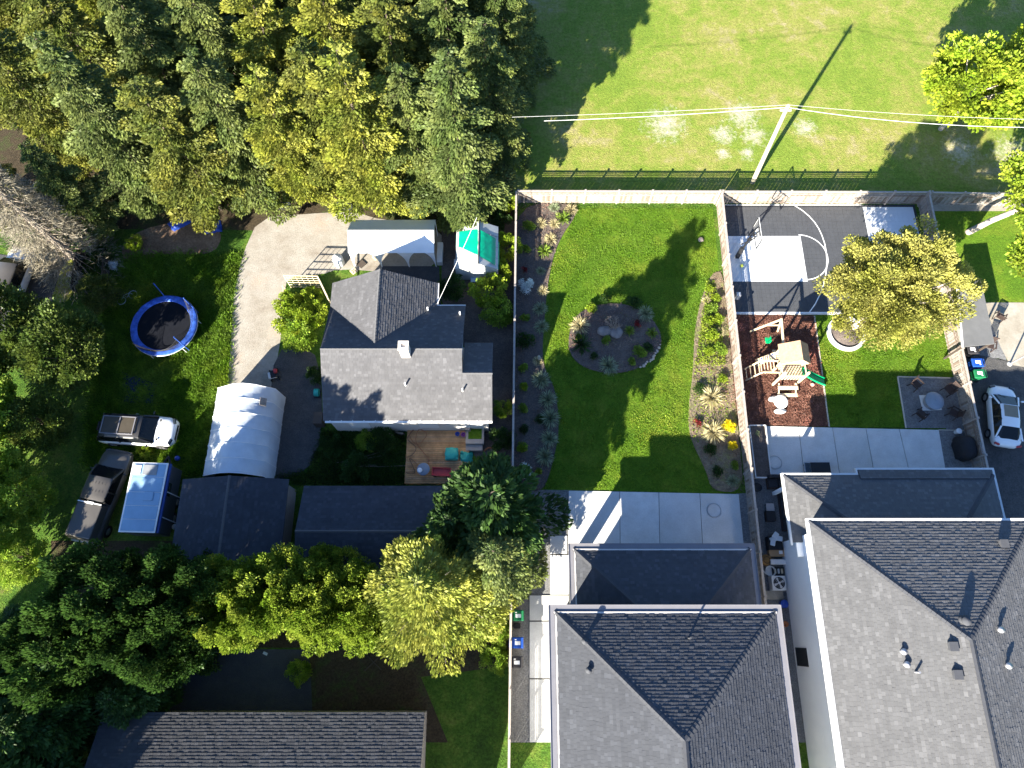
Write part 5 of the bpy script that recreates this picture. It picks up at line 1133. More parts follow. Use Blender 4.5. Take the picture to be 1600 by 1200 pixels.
# covered grill with side shelf
p = P(1500,703); gr = thing('covered_grill','black covered barbecue with a grey side shelf beside the right fence','grill',(*p,0))
b = MB(); 
prof = [(.62,.02),(.66,.4),(.62,.8),(.5,1.05),(.3,1.15),(0,1.17)]
n = 28; vs = []
for r,z in prof:
    for i in range(n):
        a = 2*math.pi*i/n; rr_ = r*(1+.07*math.sin(a*7)*(1-z/1.3)); ca, sa = math.cos(a), math.sin(a)
        ex = abs(ca)**.6*(1 if ca>0 else -1); ey = abs(sa)**.6*(1 if sa>0 else -1)
        vs.append((p[0]+ex*rr_*.8,p[1]+ey*rr_*1.2,z))
b.add(vs,[(j*n+i,j*n+(i+1)%n,(j+1)*n+(i+1)%n,(j+1)*n+i) for j in range(5) for i in range(n)],0,True); b.obj('cover',M['blackfab'],parent=gr)
b = MB(); b.box((p[0]+.72,p[1]-.05,.78),(.42,.75,.04),-.1); b.obj('side_shelf',M['metal'],parent=gr,bevel=.008)
b = MB(); b.beam((p[0]+.86,p[1]-.3,.76),(p[0]+.86,p[1]-.3,.05),.04,.04); b.beam((p[0]+.86,p[1]+.25,.76),(p[0]+.86,p[1]+.25,.05),.04,.04); b.obj('shelf_leg',M['metal'],parent=gr)
p = P(1493,676); b = MB(); b.lathe((*p,.05),[(.15,0),(.18,.34),(.19,.35),(.17,.36),(0,.36)],18); b.tube([(p[0]-.18,p[1],.35),(p[0],p[1]+.1,.42),(p[0]+.18,p[1],.35)],.01,5); tag(b.obj('bucket',M['white'],origin=(*p,0)),'small white lidded bucket above the covered grill','bucket')
# mat, coil, raised bed, patio things
p0, p1 = P(1252,725), P(1294,741); mt_ = thing('low_table','low black-topped table with glass end partly under the white house eave','table',((p0[0]+p1[0])/2,(p0[1]+p1[1])/2,.08))
b = MB(); b.bx(p0[0]+.4,p1[0],p1[1],p0[1],.40,.44); b.obj('top',M['black'],parent=mt_)
b = MB(); b.bx(p0[0]+.03,p0[0]+.38,p1[1]+.03,p0[1]-.03,.40,.43); b.obj('glass_end',M['glass'],parent=mt_)
b = MB(); b.bx(p0[0],p1[0],p0[1],p0[1]+.03,.38,.45); b.bx(p0[0],p0[0]+.029,p1[1],p0[1]-.001,.38,.45); b.obj('frame',M['metal'],parent=mt_)
for x in (p0[0]+.1,p1[0]-.1):
    for y in (p0[1]-.1,p1[1]+.1): b = MB(); b.bx(x-.025,x+.025,y-.025,y+.025,.08,.38); b.obj('leg',M['black'],parent=mt_)
def coil(label, px_, py_, r, m, rr_=.018, turns=3, z=.09, name='hose', loose=.06, seed=1):
    g = random.Random(seed); p = P(px_,py_); pts = []
    for i in range(turns*24+1):
        a = i*2*math.pi/24; q = r*(1+g.uniform(-loose,loose)*.4+.06*math.sin(a*.37)); pts.append((p[0]+q*math.cos(a),p[1]+q*math.sin(a),z+i*.0006))
    b = MB(); b.tube(pts,rr_,5); return tag(b.obj(name,M[m],origin=(*p,0)),label,'hose')
coil('thin grey coiled ring lying on the middle concrete patio',1115,798,.42,'metal',.012,2)
coil('thin coiled ring lying on the left edge of the right patio',1210,723,.42,'metal',.012,2)
rb = thing('raised_bed','long narrow pale-framed raised planter beside the fence at the right patio','planter',(*P(1183,708),0))
q = [P(1168,667),P(1193,667),P(1202,748),P(1178,748)]
for a,c in zip(q,q[1:]+q[:1]): b = MB(); b.beam((*a,.2),(*c,.2),.06,.4); b.obj('board',M['offwhite'],parent=rb)
b = MB(); b.prism([(x_*.97+P(1185,708)[0]*.03,y_*.98+P(1185,708)[1]*.02) for x_,y_ in q],.0,.33); b.obj('soil',M['soil'],parent=rb)
shr = shrub('garden_shrub','pale dried seedling rows in the upper end of the raised planter','plant',M['lf_sage'],r=.18,h=.2,n=120,ll=.07,seed=40,nc=6); shr.location = (*P(1180,680),.33)
# things beside the white house
def box_thing(name, label, cat, px0_, py0_, px1_, py1_, z0, z1, m, bev=.02):
    a, c = P(px0_,py0_,z1), P(px1_,py1_,z1); b = MB(); b.bx(a[0],c[0],c[1],a[1],z0,z1)
    return tag(b.obj(name,M[m],origin=((a[0]+c[0])/2,(a[1]+c[1])/2,z0),bevel=bev),label,cat)
def bbq(label,px_,py_): pass
so = thing('outdoor_sofa','dark brown L-shaped outdoor sofa against the white house wall','sofa',(*P(1213,790),0)); sx0 = P(1213,790)[0]; syy = P(1213,790)[1]
b = MB(); b.bx(sx0+.1,sx0+.95,syy-1.6,syy+1.0,.08,.3); b.bx(sx0-.5,sx0+.95,syy+1.0,syy+1.8,.08,.3); b.obj('base',M['brown'],parent=so)
for i in range(4): b = MB(); b.bx(sx0+.12,sx0+.9,syy-1.55+i*.64,syy-.95+i*.64,.3,.46); b.obj('cushion',M['blackfab'],parent=so,bevel=.05)
for i in range(2): b = MB(); b.bx(sx0-.48+i*.62,sx0+.1+i*.62,syy+1.05,syy+1.6,.3,.46); b.obj('cushion',M['blackfab'],parent=so,bevel=.05)
b = MB(); b.bx(sx0-.5,sx0+.9,syy+1.62,syy+1.82,.3,.75); b.obj('backrest',M['blackfab'],parent=so,bevel=.05)
ot = thing('ottoman','dark square ottoman left of the outdoor sofa','ottoman',(*P(1201,808),0)); p = P(1201,808)
b = MB(); b.box((*p,.2),(.55,.6,.3)); b.obj('base',M['brown'],parent=ot); b = MB(); b.box((*p,.4),(.57,.62,.1)); b.obj('cushion',M['blackfab'],parent=ot,bevel=.04)
p = P(1200,794); ct = thing('coffee_table','grey-topped side table between ottoman and sofa','table',(*p,0)); b = MB(); b.box((*p,.38),(.5,.45,.04)); b.obj('top',M['metal'],parent=ct)
for a in (-1,1):
    for c in (-1,1): b = MB(); b.box((p[0]+a*.2,p[1]+c*.18,.18),(.04,.04,.36)); b.obj('leg',M['black'],parent=ct)
p = P(1180,763); b = MB(); b.lathe((*p,0),[(.18,0),(.26,.3),(.28,.32),(.24,.33),(.22,.25),(0,.25)],16,sx=1.2); tag(b.obj('basket',M['black'],origin=(*p,0)),'dark basket in the passage below the raised planter','basket')
# crate with white bags
p = P(1206,850); cr_ = thing('storage_crate','black crate next to the white house wall','crate',(*p,0)); b = MB(); b.box((*p,.3),(.8,.8,.6)); b.obj('body',M['black'],parent=cr_,bevel=.02); b = MB(); b.box((*p,.615),(.84,.84,.03)); b.obj('lid',M['black'],parent=cr_)
for i,(dx,dy,rz) in enumerate(((-.12,.2,.4),(.22,.25,-.2),(.02,.42,.9),(-.2,.02,1.3))): b = MB(); b.box((p[0]+dx,p[1]+dy,.66+.03*i),(.42,.3,.07),rz); tag(b.obj('bag',M['tarpblue'],origin=(p[0]+dx,p[1]+dy,.62),bevel=.03),'white printed bag, %s of the pile on the black crate'%('lowest','second','third','topmost')[i],'bag','white bags piled on the black crate')
p = P(1208,864); bx_t = thing('cardboard_box','long cardboard box with a small white label by the house wall','box',(*p,0)); b = MB(); b.box((p[0]+.1,*p[1:],.2),(.95,.5,.4)); b.obj('body',M['cardboard'],parent=bx_t); b = MB(); b.box((p[0]+.32,p[1],.405),(.22,.2,.008)); b.obj('label_sticker',M['white'],parent=bx_t)
p = P(1209,879); b = MB(); b.box((p[0]+.1,p[1],.25),(.9,.3,.5)); tag(b.obj('storage_box',M['offwhite'],origin=(*p,0),bevel=.02),'pale storage box between cardboard box and heat pump','box')
p = P(1195,876); pt = thing('patterned_stool','round ochre woven stool beside the long fence','stool',(*p,0)); b = MB(); b.lathe((*p,0),[(.3,0),(.34,.3),(.3,.36),(0,.37)],20); b.obj('body',mat('ochre_wicker',(.22,.12,.04),.8,.3,15,.4,30),parent=pt)
b = MB(); b.tube([(p[0]+.2*math.cos(a),p[1]+.2*math.sin(a),.38) for a in [i*.5236 for i in range(13)]],.02,5); b.obj('rim',M['brown'],parent=pt)
p = P(1201,893); b = MB(); b.lathe((*p,0),[(.2,0),(.3,.32),(.32,.34),(.3,.34),(.24,.1),(0,.1)],22); b.tube([(p[0]-.25,p[1]-.2,.3),(p[0]-.5,p[1]+.1,.32)],.03,6); tag(b.obj('tub',M['galv'],origin=(*p,0)),'round pale tub above the heat pump','tub')
p = P(1214,893); sh_ = thing('shoe_rack','dark low rack with shoes by the house wall','rack',(*p,0)); b = MB(); b.box((*p,.2),(.75,.5,.04)); b.box((*p,.02),(.75,.5,.04)); b.obj('shelf',M['black'],parent=sh_)
for i in range(3): b = MB(); b.box((p[0]-.2+i*.2,p[1],.27),(.1,.28,.1)); b.obj('shoe',M['cream'] if i!=1 else M['galv'],parent=sh_,bevel=.02)
p = P(1211,912); hpz = thing('heat_pump','white heat pump with a round black fan grille beside the house','heat pump',(*p,0))
b = MB(); b.box((*p,.36),(.82,.82,.6)); b.obj('casing',M['offwhite'],parent=hpz,bevel=.03)
b = MB(); b.lathe((*p,.66),[(.35,0),(.35,.012),(0,.012)],28); b.obj('fan_opening',M['black'],parent=hpz)
b = MB(); b.lathe((*p,.675),[(.07,0),(.07,.03),(0,.035)],14); b.obj('hub',M['galv'],parent=hpz)
for i in range(4): a = i*math.pi/2+.4; b = MB(); b.add([(p[0]+.06*math.cos(a-.4),p[1]+.06*math.sin(a-.4),.68),(p[0]+.32*math.cos(a-.25),p[1]+.32*math.sin(a-.25),.677),(p[0]+.32*math.cos(a+.25),p[1]+.32*math.sin(a+.25),.695),(p[0]+.06*math.cos(a+.4),p[1]+.06*math.sin(a+.4),.69)],[(0,1,2,3)]); b.obj('fan_blade',M['metal'],parent=hpz)
b = MB(); b.tube([(p[0]+.35*math.cos(a),p[1]+.35*math.sin(a),.69) for a in [i*math.pi/12 for i in range(25)]],.012,5)
for k in range(1,4): b.tube([(p[0]+.35*k/4*math.cos(a),p[1]+.35*k/4*math.sin(a),.705) for a in [i*math.pi/10 for i in range(21)]],.004,3)
b.obj('grille',M['galv'],parent=hpz)
p = P(1208,930); b = MB(); b.box((p[0]+.02,p[1],.05),(1.1,.5,.08)); tag(b.obj('paving_slab',M['oldconc'],origin=(*p,0),bevel=.01),'pale slab on the gravel just below the heat pump','slab')
p = P(1222,944); b = MB(); b.lathe((*p,0),[(.2,0),(.24,.4),(.22,.42),(0,.42)],16); tag(b.obj('planter',M['blue'],origin=(*p,0)),'dark blue pot under the white house wall','pot')
p = P(1225,975); b = MB(); b.lathe((*p,0),[(.12,0),(.17,.3),(.15,.3),(.13,.2),(0,.2)],16); tag(b.obj('terracotta_pot',mat('terracotta',(.4,.15,.06)),origin=(*p,0)),'orange terracotta pot squeezed between wall and middle house roof','pot')

# ---------------------------------------------------------------- wheelie bins
def bin_(label, px_, py_, m, rz=0, lab=True, group='wheelie bins'):
    p = P(px_,py_,.5); t = thing('wheelie_bin', label, 'bin', (*p,.03), rz, group=group)
    b = MB(); vs = []
    for z,w_,d_ in ((.06,.20,.24),(.95,.28,.33)): vs += [(-w_,-d_,z),(w_,-d_,z),(w_,d_,z),(-w_,d_,z)]
    b.add(vs,[(3,2,1,0),(4,5,6,7),(0,1,5,4),(1,2,6,5),(2,3,7,6),(3,0,4,7)]); b.obj('body',M[m],parent=t,bevel=.03)
    b = MB(); vs = [(-.31,-.37,.96),(.31,-.37,.96),(.31,.36,.96),(-.31,.36,.96),(-.27,-.33,1.03),(.27,-.33,1.03),(.27,.30,1.05),(-.27,.30,1.05)]
    b.add(vs,[(3,2,1,0),(4,5,6,7),(0,1,5,4),(1,2,6,5),(2,3,7,6),(3,0,4,7)]); b.obj('lid',M[m],parent=t,bevel=.02)
    b = MB(); b.tube([(-.25,.36,.98),(-.25,.44,.98),(.25,.44,.98),(.25,.36,.98)],.018,6); b.obj('handle',M[m],parent=t)
    for s in (-.24,.24): b = MB(); b.tube([(s-.03,.3,.11),(s+.03,.3,.11)],.11,12); b.obj('wheel',M['tyre'],parent=t)
    if lab:
        b = MB(); b.box((-.02,-.02,1.052),(.2,.32,.004),0,0,(.035,0)); b.obj('sticker',M['white'],parent=t)
        b = MB(); b.box((.16,.1,1.058),(.05,.1,.004),0,0,(.035,0)); b.obj('sticker',M['white'],parent=t)
    return t
bin_('green wheelie bin, uppermost of the three at the left fence',809,962,'green',math.pi/2)
bin_('blue wheelie bin with a white sticker between the green and the charcoal bin',808,1004,'binblue',math.pi/2)
bin_('charcoal wheelie bin with white sticker, lowest at the left fence',807,1034,'binblack',math.pi/2)
p = P(808,978); b = MB(); b.bx(p[0]-.17,p[0]+.17,p[1]-.13,p[1]+.13,.02,.3); b.bx(p[0]-.19,p[0]+.19,p[1]-.15,p[1]+.15,.3,.33); tag(b.obj('pet_waste_box',M['black'],origin=(*p,0),bevel=.02),'small black box on the gravel between green and blue bins','box')
bin_('black wheelie bin with grey rubbish on its lid by the right fence',1512,551,'binblack',-math.pi/2)
bin_('bright blue wheelie bin beside the right fence',1520,571,'binblue',-math.pi/2)
bin_('green wheelie bin beside the right fence above the white sedan',1523,588,'green',-math.pi/2)
# ---------------------------------------------------------------- open shelter by the right fence
q = [P(1512,440,2.4),P(1533,439,2.4),P(1554,538,2.2),P(1506,543,2.2)]
q = [P(1497,441,2.3),P(1533,438,2.3),P(1554,537,2.3),P(1506,542,2.3)]
cp = thing('lean_to','open lean-to with a flat dark grey roof beside the right fence','shelter',(*P(1525,495,0),0))
b = MB(); n = 4; b.add([(x_,y_,2.3) for x_,y_ in q]+[(x_,y_,2.22) for x_,y_ in q],[(3,2,1,0),(4,5,6,7),(0,1,5,4),(1,2,6,5),(2,3,7,6),(3,0,4,7)]); b.obj('roof',mat('felt_roof',(.13,.13,.13),.85,.12,1.5,.2,30),parent=cp)
b = MB(); b.beam((q[0][0]-.06,q[0][1],2.27),(q[3][0]-.06,q[3][1],2.27),.08,.12); b.obj('fascia',M['offwhite'],parent=cp)
for (x_,y_) in [(q[0][0]+.1,q[0][1]-.1),(q[1][0]-.1,q[1][1]-.1),(q[2][0]-.1,q[2][1]+.1),(q[3][0]+.1,q[3][1]+.1)]: b = MB(); b.bx(x_-.05,x_+.05,y_-.05,y_+.05,0,2.2); b.obj('post',M['dkwood'],parent=cp)
p = P(1497,505,2.35); b = MB(); b.lathe((*p,2.0),[(.05,0),(.1,.2),(.14,.3),(.1,.35),(0,.36)],12); tag(b.obj('fence_lamp',M['black'],origin=(*p,2.0)),'small black lamp on the fence top beside the lean-to roof','lamp')
garden_chair('patio_chair','brown slatted chair at the lower end of the lean-to',*P(1541,543),math.pi*.9,'brown',None,.95)
garden_chair('patio_chair','dark metal chair in the shade right of the lean-to',*P(1557,498),-.6,'brown',None,.9)
# ---------------------------------------------------------------- vehicles
def loft_body(b, st, n=18, mi=0, pw=4.0):
    """st: (y, halfwidth, z0, z1) sections along y; superellipse cross-sections"""
    vs = []
    for y,hw_,z0,z1 in st:
        zc, hz = (z0+z1)/2, (z1-z0)/2
        for k in range(n):
            a = 2*math.pi*k/n+math.pi/n; ca, sa = math.cos(a), math.sin(a)
            vs.append((math.copysign(abs(ca)**(2/pw),ca)*hw_, y, zc+math.copysign(abs(sa)**(2/pw),sa)*hz))
    N = len(st)
    fs = [(i*n+k,i*n+(k+1)%n,(i+1)*n+(k+1)%n,(i+1)*n+k) for i in range(N-1) for k in range(n)]+[tuple(range(n))[::-1],tuple(range((N-1)*n,N*n))]
    b.add(vs,[f[::-1] for f in fs],mi,True)
def wheels(t, ys_, hw_, r=.33, wd=.22):
    for y in ys_:
        for s in (-1,1):
            b = MB(); x = s*(hw_-wd/2+.02); prof = [(r*.62,-wd/2),(r*.95,-wd/2),(r,-wd/2+.03),(r,wd/2-.03),(r*.95,wd/2),(r*.62,wd/2)]
            n = 22; vs = [(x+z,y+rr*math.cos(2*math.pi*k/n),r+rr*math.sin(2*math.pi*k/n)) for rr,z in prof for k in range(n)]
            b.add(vs,[(i*n+k,i*n+(k+1)%n,(i+1)*n+(k+1)%n,(i+1)*n+k) for i in range(5) for k in range(n)],0,True); ty = b.obj('wheel',M['tyre'],parent=t)
            b = MB(); xo = x+s*(wd/2-.02); b.tube([(xo-s*.05,y,r),(xo,y,r)],r*.62,16)
            for k in range(5): a = k*1.2566; b.beam((xo+s*.005,y,r),(xo+s*.005,y+math.cos(a)*r*.58,r+math.sin(a)*r*.58),.05,.03)
            o = b.obj('rim',M['rim']); o.parent = ty
def car(name, label, loc, rz, L, W, H, paint, roofpaint, kind, seed=0, cat='car', panoramic=False):
    t = thing(name, label, cat, (*loc,0.03), rz, local=True); hw_ = W/2; f = L/2
    b = MB()
    if kind == 'sedan':
        sh = .82; st = [(-f,hw_*.62,.38,.66),(-f+.1,hw_*.84,.3,.82),(-f+.35,hw_*.95,.22,.93),(-f+.8,hw_,.2,.97),(-.6,hw_,.18,.95),(.5,hw_,.18,.93),(f-1.2,hw_*.99,.2,.9),(f-.6,hw_*.95,.22,.82),(f-.22,hw_*.82,.26,.72),(f-.03,hw_*.62,.3,.6)]
        gz = [(-f+.42,.60,.93),(-f+1.15,.55,H-.08),(-f+1.6,.56,H-.01),(.15,.57,H),(.55,.56,H-.06),(1.28,.68,.90)]
    elif kind == 'suv':
        st = [(-f,hw_*.84,.4,.95),(-f+.12,hw_*.95,.3,1.05),(-f+.5,hw_,.25,1.08),(0,hw_,.24,1.07),(.7,hw_,.24,1.06),(f-1.1,hw_*.99,.26,1.04),(f-.5,hw_*.95,.28,.98),(f-.18,hw_*.86,.3,.88),(f-.02,hw_*.7,.36,.74)]
        gz = [(-f+.05,.70,1.02),(-f+.35,.66,H-.1),(-f+.8,.68,H-.01),(.3,.68,H),(.55,.67,H-.05),(1.25,.76,1.04)]
    else:
        st = [(-f,hw_*.96,.5,1.1),(-f+.1,hw_,.42,1.14),(-.2,hw_,.4,1.14),(.8,hw_,.4,1.14),(f-1.3,hw_*.99,.4,1.15),(f-.5,hw_*.95,.42,1.1),(f-.15,hw_*.85,.45,.98),(f-.02,hw_*.72,.5,.85)]
        gz = [(-.62,.70,1.12),(-.5,.68,H-.06),(-.3,.7,H),(.75,.7,H),(.95,.69,H-.05),(1.7,.78,1.12)]
    loft_body(b, st); b.obj('body',M[paint],parent=t)
    # greenhouse: glass hull, then roof skin and pillars proud of it
    b = MB(); vs = []; sc = hw_/.9
    bl = [(gz[0][0],hw_*.88),(gz[-1][0],hw_*.88)]
    def gsec(y, w_, z): 
        zb = .86 if kind=='sedan' else 1.0
        wb = hw_*.93
        return [(-wb,y,zb),(-w_*sc-.02,y,z-.07),(-w_*sc+.1,y,z),(w_*sc-.1,y,z),(w_*sc+.02,y,z-.07),(wb,y,zb)]
    for y,w_,z in gz: vs += gsec(y,w_,z)
    fs = [(i*6+k,i*6+k+1,(i+1)*6+k+1,(i+1)*6+k) for i in range(len(gz)-1) for k in range(5)]+[(0,1,2,3,4,5),tuple(range(len(vs)-6,len(vs)))[::-1]]
    b.add(vs,fs,0,False); b.obj('windows',M['carglass'],parent=t)
    def zat(y): 
        for (y0,w0,z0),(y1,w1,z1) in zip(gz,gz[1:]):
            if y0 <= y <= y1: q = (y-y0)/(y1-y0); return w0+(w1-w0)*q, z0+(z1-z0)*q
        return gz[-1][1:]
    b = MB(); ya, yb = gz[1][0], gz[4][0]; vs = []; N_ = 8
    for i in range(N_+1):
        y = ya+(yb-ya)*i/N_; w_, z = zat(y); w_ = w_*sc
        vs += [(-w_-.03,y,z-.085),(-w_+.08,y,z+.012),(0,y,z+.03),(w_-.08,y,z+.012),(w_+.03,y,z-.085)]
    b.add(vs,[(i*5+k,i*5+k+1,(i+1)*5+k+1,(i+1)*5+k) for i in range(N_) for k in range(4)],0,True); b.obj('roof',M[roofpaint],parent=t)
    if panoramic: b = MB(); w_, z = zat((ya+yb)/2); b.box((0,(ya+yb)/2+.28,z+.03),(w_*sc*1.5,.78,.012)); b.obj('sunroof',mat('tan_sunroof',(.22,.19,.14),.15,.1),parent=t)
    for s in (-1,1):
        for (y0,y1) in ((gz[0][0],gz[1][0]),(gz[5][0],gz[4][0])):
            w0, z0 = zat(y0); w1, z1 = zat(y1); b = MB(); b.beam((s*(hw_*.92),y0,z0-.02),(s*(w1*sc+.02),y1,z1-.07),.09,.05); b.obj('pillar',M[paint if kind!='suv' else roofpaint],parent=t)
        ym = (ya+yb)/2-.1; w_, z = zat(ym); b = MB(); b.beam((s*hw_*.95,ym,.95),(s*(w_*sc+.035),ym,z-.08),.09,.04); b.obj('pillar',M['carblack'],parent=t)
        b = MB(); b.box((s*(hw_+.1),gz[5][0]-.3,1.0 if kind=='sedan' else 1.12),(.2,.1,.13)); b.obj('mirror',M[paint if kind=='sedan' else 'carblack'],parent=t,bevel=.03)
        b = MB(); b.box((s*hw_*.68,f-.16,.66 if kind=='sedan' else .86),(.36,.18,.12),-s*.35); b.obj('headlight',M['glass'],parent=t,bevel=.03)
        b = MB(); b.box((s*hw_*.74,-f+.07,.78 if kind=='sedan' else .92),(.3,.1,.14),s*.3); b.obj('tail_light',M['red'],parent=t,bevel=.02)
        b = MB(); b.box((s*(hw_+.001),-.2,.82 if kind=='sedan' else .98),(.02,.16,.03)); b.obj('door_handle',M[paint],parent=t)
    b = MB(); b.box((0,f-.05,.5 if kind=='sedan' else .6),(W*.5,.1,.16)); b.obj('grille',M['black'],parent=t)
    b = MB(); b.beam((-.45,gz[5][0]+.02,gz[5][2]+.02),(.0,gz[5][0]-.12,gz[5][2]+.1),.02,.02); b.obj('wiper',M['black'],parent=t)
    wheels(t,(f-.85,-f+.82),hw_,.32 if kind=='sedan' else .37)
    return t
c1, c2 = P(1564,602,.5), P(1570,698,.5)
cc = P(1567,650,.6); car('sedan','white four-door sedan parked beside the right fence','%s'%'x' and (cc[0]+.02,cc[1]),math.atan2(-(c1[0]-c2[0]),c1[1]-c2[1])+.02,4.15,1.82,1.32,'carwhite','carwhite','sedan',panoramic=True)
cc = P(215,671,.9); sv = car('suv','white car with black roof and roof rack parked on the grass, nose to the right','%s'%'x' and cc,-math.pi/2-.06,4.75,1.95,1.62,'carwhite','carblack','suv')
for s in (-.55,.55): b = MB(); b.beam((s,-1.85,1.70),(s,.25,1.72),.05,.05); b.obj('roof_rail',M['gutter'],parent=sv)
for y in (-1.8,-.75,.2): b = MB(); b.beam((-.55,y,1.74),(.55,y,1.74),.06,.03); b.obj('rack_bar',M['gutter'],parent=sv)
b = MB(); b.box((0,-.8,1.70),(1.0,1.9,.012)); b.obj('solar_panel',mat('brown_panel',(.06,.05,.036),.35,.15,2),parent=sv)
b = MB(); b.box((0,-2.28,1.0),(.6,.16,.6)); b.obj('spare_cover',M['black'],parent=sv,bevel=.05)
for s in (-1,1): b = MB(); b.box((s*.62,1.45,1.075),(.16,.1,.012)); b.obj('hood_vent',M['black'],parent=sv)
# pickup with bed canopy
a0, a1 = P(128,845,1.0), P(186,702,1.0); ang = math.atan2(-(a1[0]-a0[0]),a1[1]-a0[1]); cc = ((a0[0]+a1[0])/2,(a0[1]+a1[1])/2)
Lp = math.hypot(a1[0]-a0[0],a1[1]-a0[1])
pk = car('pickup_truck','dark bronze pickup truck with a long bed cover parked under the left trees',cc,ang,Lp,1.95,1.72,'cargrey','cargrey','pickup',cat='truck')
f_ = Lp/2
b = MB(); b.add([(-.9,-f_+.05,1.12),(.9,-f_+.05,1.12),(.9,-.66,1.12),(-.9,-.66,1.12),(-.78,-f_+.15,1.62),(.78,-f_+.15,1.62),(.78,-.7,1.66),(-.78,-.7,1.66)],[(3,2,1,0),(4,5,6,7),(0,1,5,4),(1,2,6,5),(2,3,7,6),(3,0,4,7)]); b.obj('bed_canopy',M['cargrey'],parent=pk,bevel=.06)
b = MB(); b.box((0,-.67,1.70),(1.5,.07,.03)); b.box((.05,-.67,1.72),(.42,.14,.05)); b.obj('brake_light_bar',M['white'],parent=pk)
for i in range(6):
    for y in (.05,.55): b = MB(); b.box((-.5+i*.2,y,1.765),(.02,.14,.012)); b.obj('roof_rib',M['cargrey'],parent=pk)
b = MB(); b.box((0,-f_-.03,.62),(1.7,.16,.16)); b.obj('bumper',M['galv'],parent=pk,bevel=.03)
# camper
q = [P(208,722,2.5),P(262,725,2.5),P(240,832,2.5),P(185,830,2.5)]
c0 = (sum(x_ for x_,y_ in q)/4,sum(y_ for x_,y_ in q)/4); ang = math.atan2(-(q[0][0]-q[3][0]),q[0][1]-q[3][1]); Wc = math.hypot(q[1][0]-q[0][0],q[1][1]-q[0][1]); Lc = math.hypot(q[0][0]-q[3][0],q[0][1]-q[3][1])
cm = thing('camper','boxy camper with pale blue-white roof panels parked between pickup and shed','camper',(*c0,0),ang)
b = MB(); b.box((0,0,1.45),(Wc,Lc,1.9)); b.obj('body',mat('camper_dark_side',(.06,.065,.08),.35,.1,2,coat=.3),parent=cm,bevel=.06)
b = MB(); b.box((0,0,2.43),(Wc+.04,Lc+.04,.05)); b.obj('roof_edge',M['white'],parent=cm)
ys_ = [Lc/2-.05,Lc/2-.85,Lc/2-1.75,Lc/2-2.55,Lc/2-3.35,-Lc/2+.05]
for y0_,y1_ in zip(ys_,ys_[1:]): b = MB(); b.box((0,(y0_+y1_)/2,2.47),(Wc-.16,y0_-y1_-.035,.03)); b.obj('roof_panel',M['skyblue'],parent=cm,bevel=.01)
b = MB(); b.box((-Wc*.32,Lc/2-.42,2.5),(.42,.55,.05)); b.obj('roof_hatch',M['white'],parent=cm,bevel=.015)
b = MB(); b.box((.08,Lc/2-.42,2.5),(.85,.62,.03)); b.obj('roof_window',mat('grey_roof_glass',(.25,.26,.27),.2),parent=cm,bevel=.01)
b = MB(); b.box((.3,Lc/2-2.0,2.51),(.55,.5,.05)); b.obj('roof_vent',M['skyblue'],parent=cm,bevel=.015)
b = MB(); b.beam((Wc/2+.1,-Lc/2,2.3),(Wc/2+.1,Lc/2,2.3),.14,.12); b.obj('awning',mat('blue_awning',(.02,.05,.2),.4),parent=cm)
b = MB(); b.box((Wc/2+.001,.6,1.75),(.03,.8,.45)); b.obj('window',M['glass'],parent=cm)
wheels(cm,(-.9,.1),Wc/2-.05,.34)
b = MB(); b.beam((-.4,Lc/2,.55),(0,Lc/2+.9,.5),.08,.1); b.beam((.4,Lc/2,.55),(0,Lc/2+.9,.5),.08,.1); b.obj('drawbar',M['black'],parent=cm)
for y in (-1.1,.4):
    b = MB(); b.beam((Wc/2+.1,y,2.2),(Wc/2+.75,y-.3,.3),.05,.05); b.obj('awning_leg',M['galv'],parent=cm)
# parked van at the left edge
cc = P(30,432,.8); vn = car('parked_van','white vehicle at the left edge, half hidden by trees','%s'%'x' and (cc[0]-.4,cc[1]),-.12,4.8,1.95,1.75,'carwhite','cargrey','suv',cat='van')
# ---------------------------------------------------------------- trampoline
q = P(256,508,.85); R0 = 2.2; tm = thing('trampoline','large round trampoline with blue padding and collapsed safety net poles','trampoline',(*q,0))
n = 48; b = MB(); vs = []
for r,z in ((R0,.78),(R0+.02,.84),(R0-.05,.87),(R0-.42,.86),(R0-.44,.83)): vs += [(q[0]+r*math.cos(2*math.pi*i/n),q[1]+r*math.sin(2*math.pi*i/n),z+(.02*math.sin(i*2.1) if r>R0-.3 else 0)) for i in range(n)]
b.add(vs,[(j*n+i,j*n+(i+1)%n,(j+1)*n+(i+1)%n,(j+1)*n+i) for j in range(4) for i in range(n)],0,True); b.obj('pad',M['tramp'],parent=tm)
b = MB(); b.lathe((*q,0),[(R0-.4,.82),(0,.80)],48); b.obj('jumping_mat',M['trampmat'],parent=tm)
b = MB(); b.tube([(q[0]+R0*math.cos(a),q[1]+R0*math.sin(a),.76) for a in [i*2*math.pi/40 for i in range(41)]],.03,6); b.obj('frame_ring',M['galv'],parent=tm)
for i in range(6): a = i*math.pi/3+.2; b = MB(); b.tube([(q[0]+(R0-.05)*math.cos(a),q[1]+(R0-.05)*math.sin(a),.76),(q[0]+R0*math.cos(a),q[1]+R0*math.sin(a),0)],.03,6); b.obj('leg',M['galv'],parent=tm)
for a,tilt_ in ((.62,.0),(-.75,0.0),(1.75,.6)):
    b = MB(); x0_, y0_ = q[0]+R0*math.cos(a), q[1]+R0*math.sin(a); b.tube([(x0_,y0_,.1),(x0_-.05*math.cos(a),y0_+tilt_*.3,2.3)],.035,8); b.obj('net_pole',M['tramp'],parent=tm)
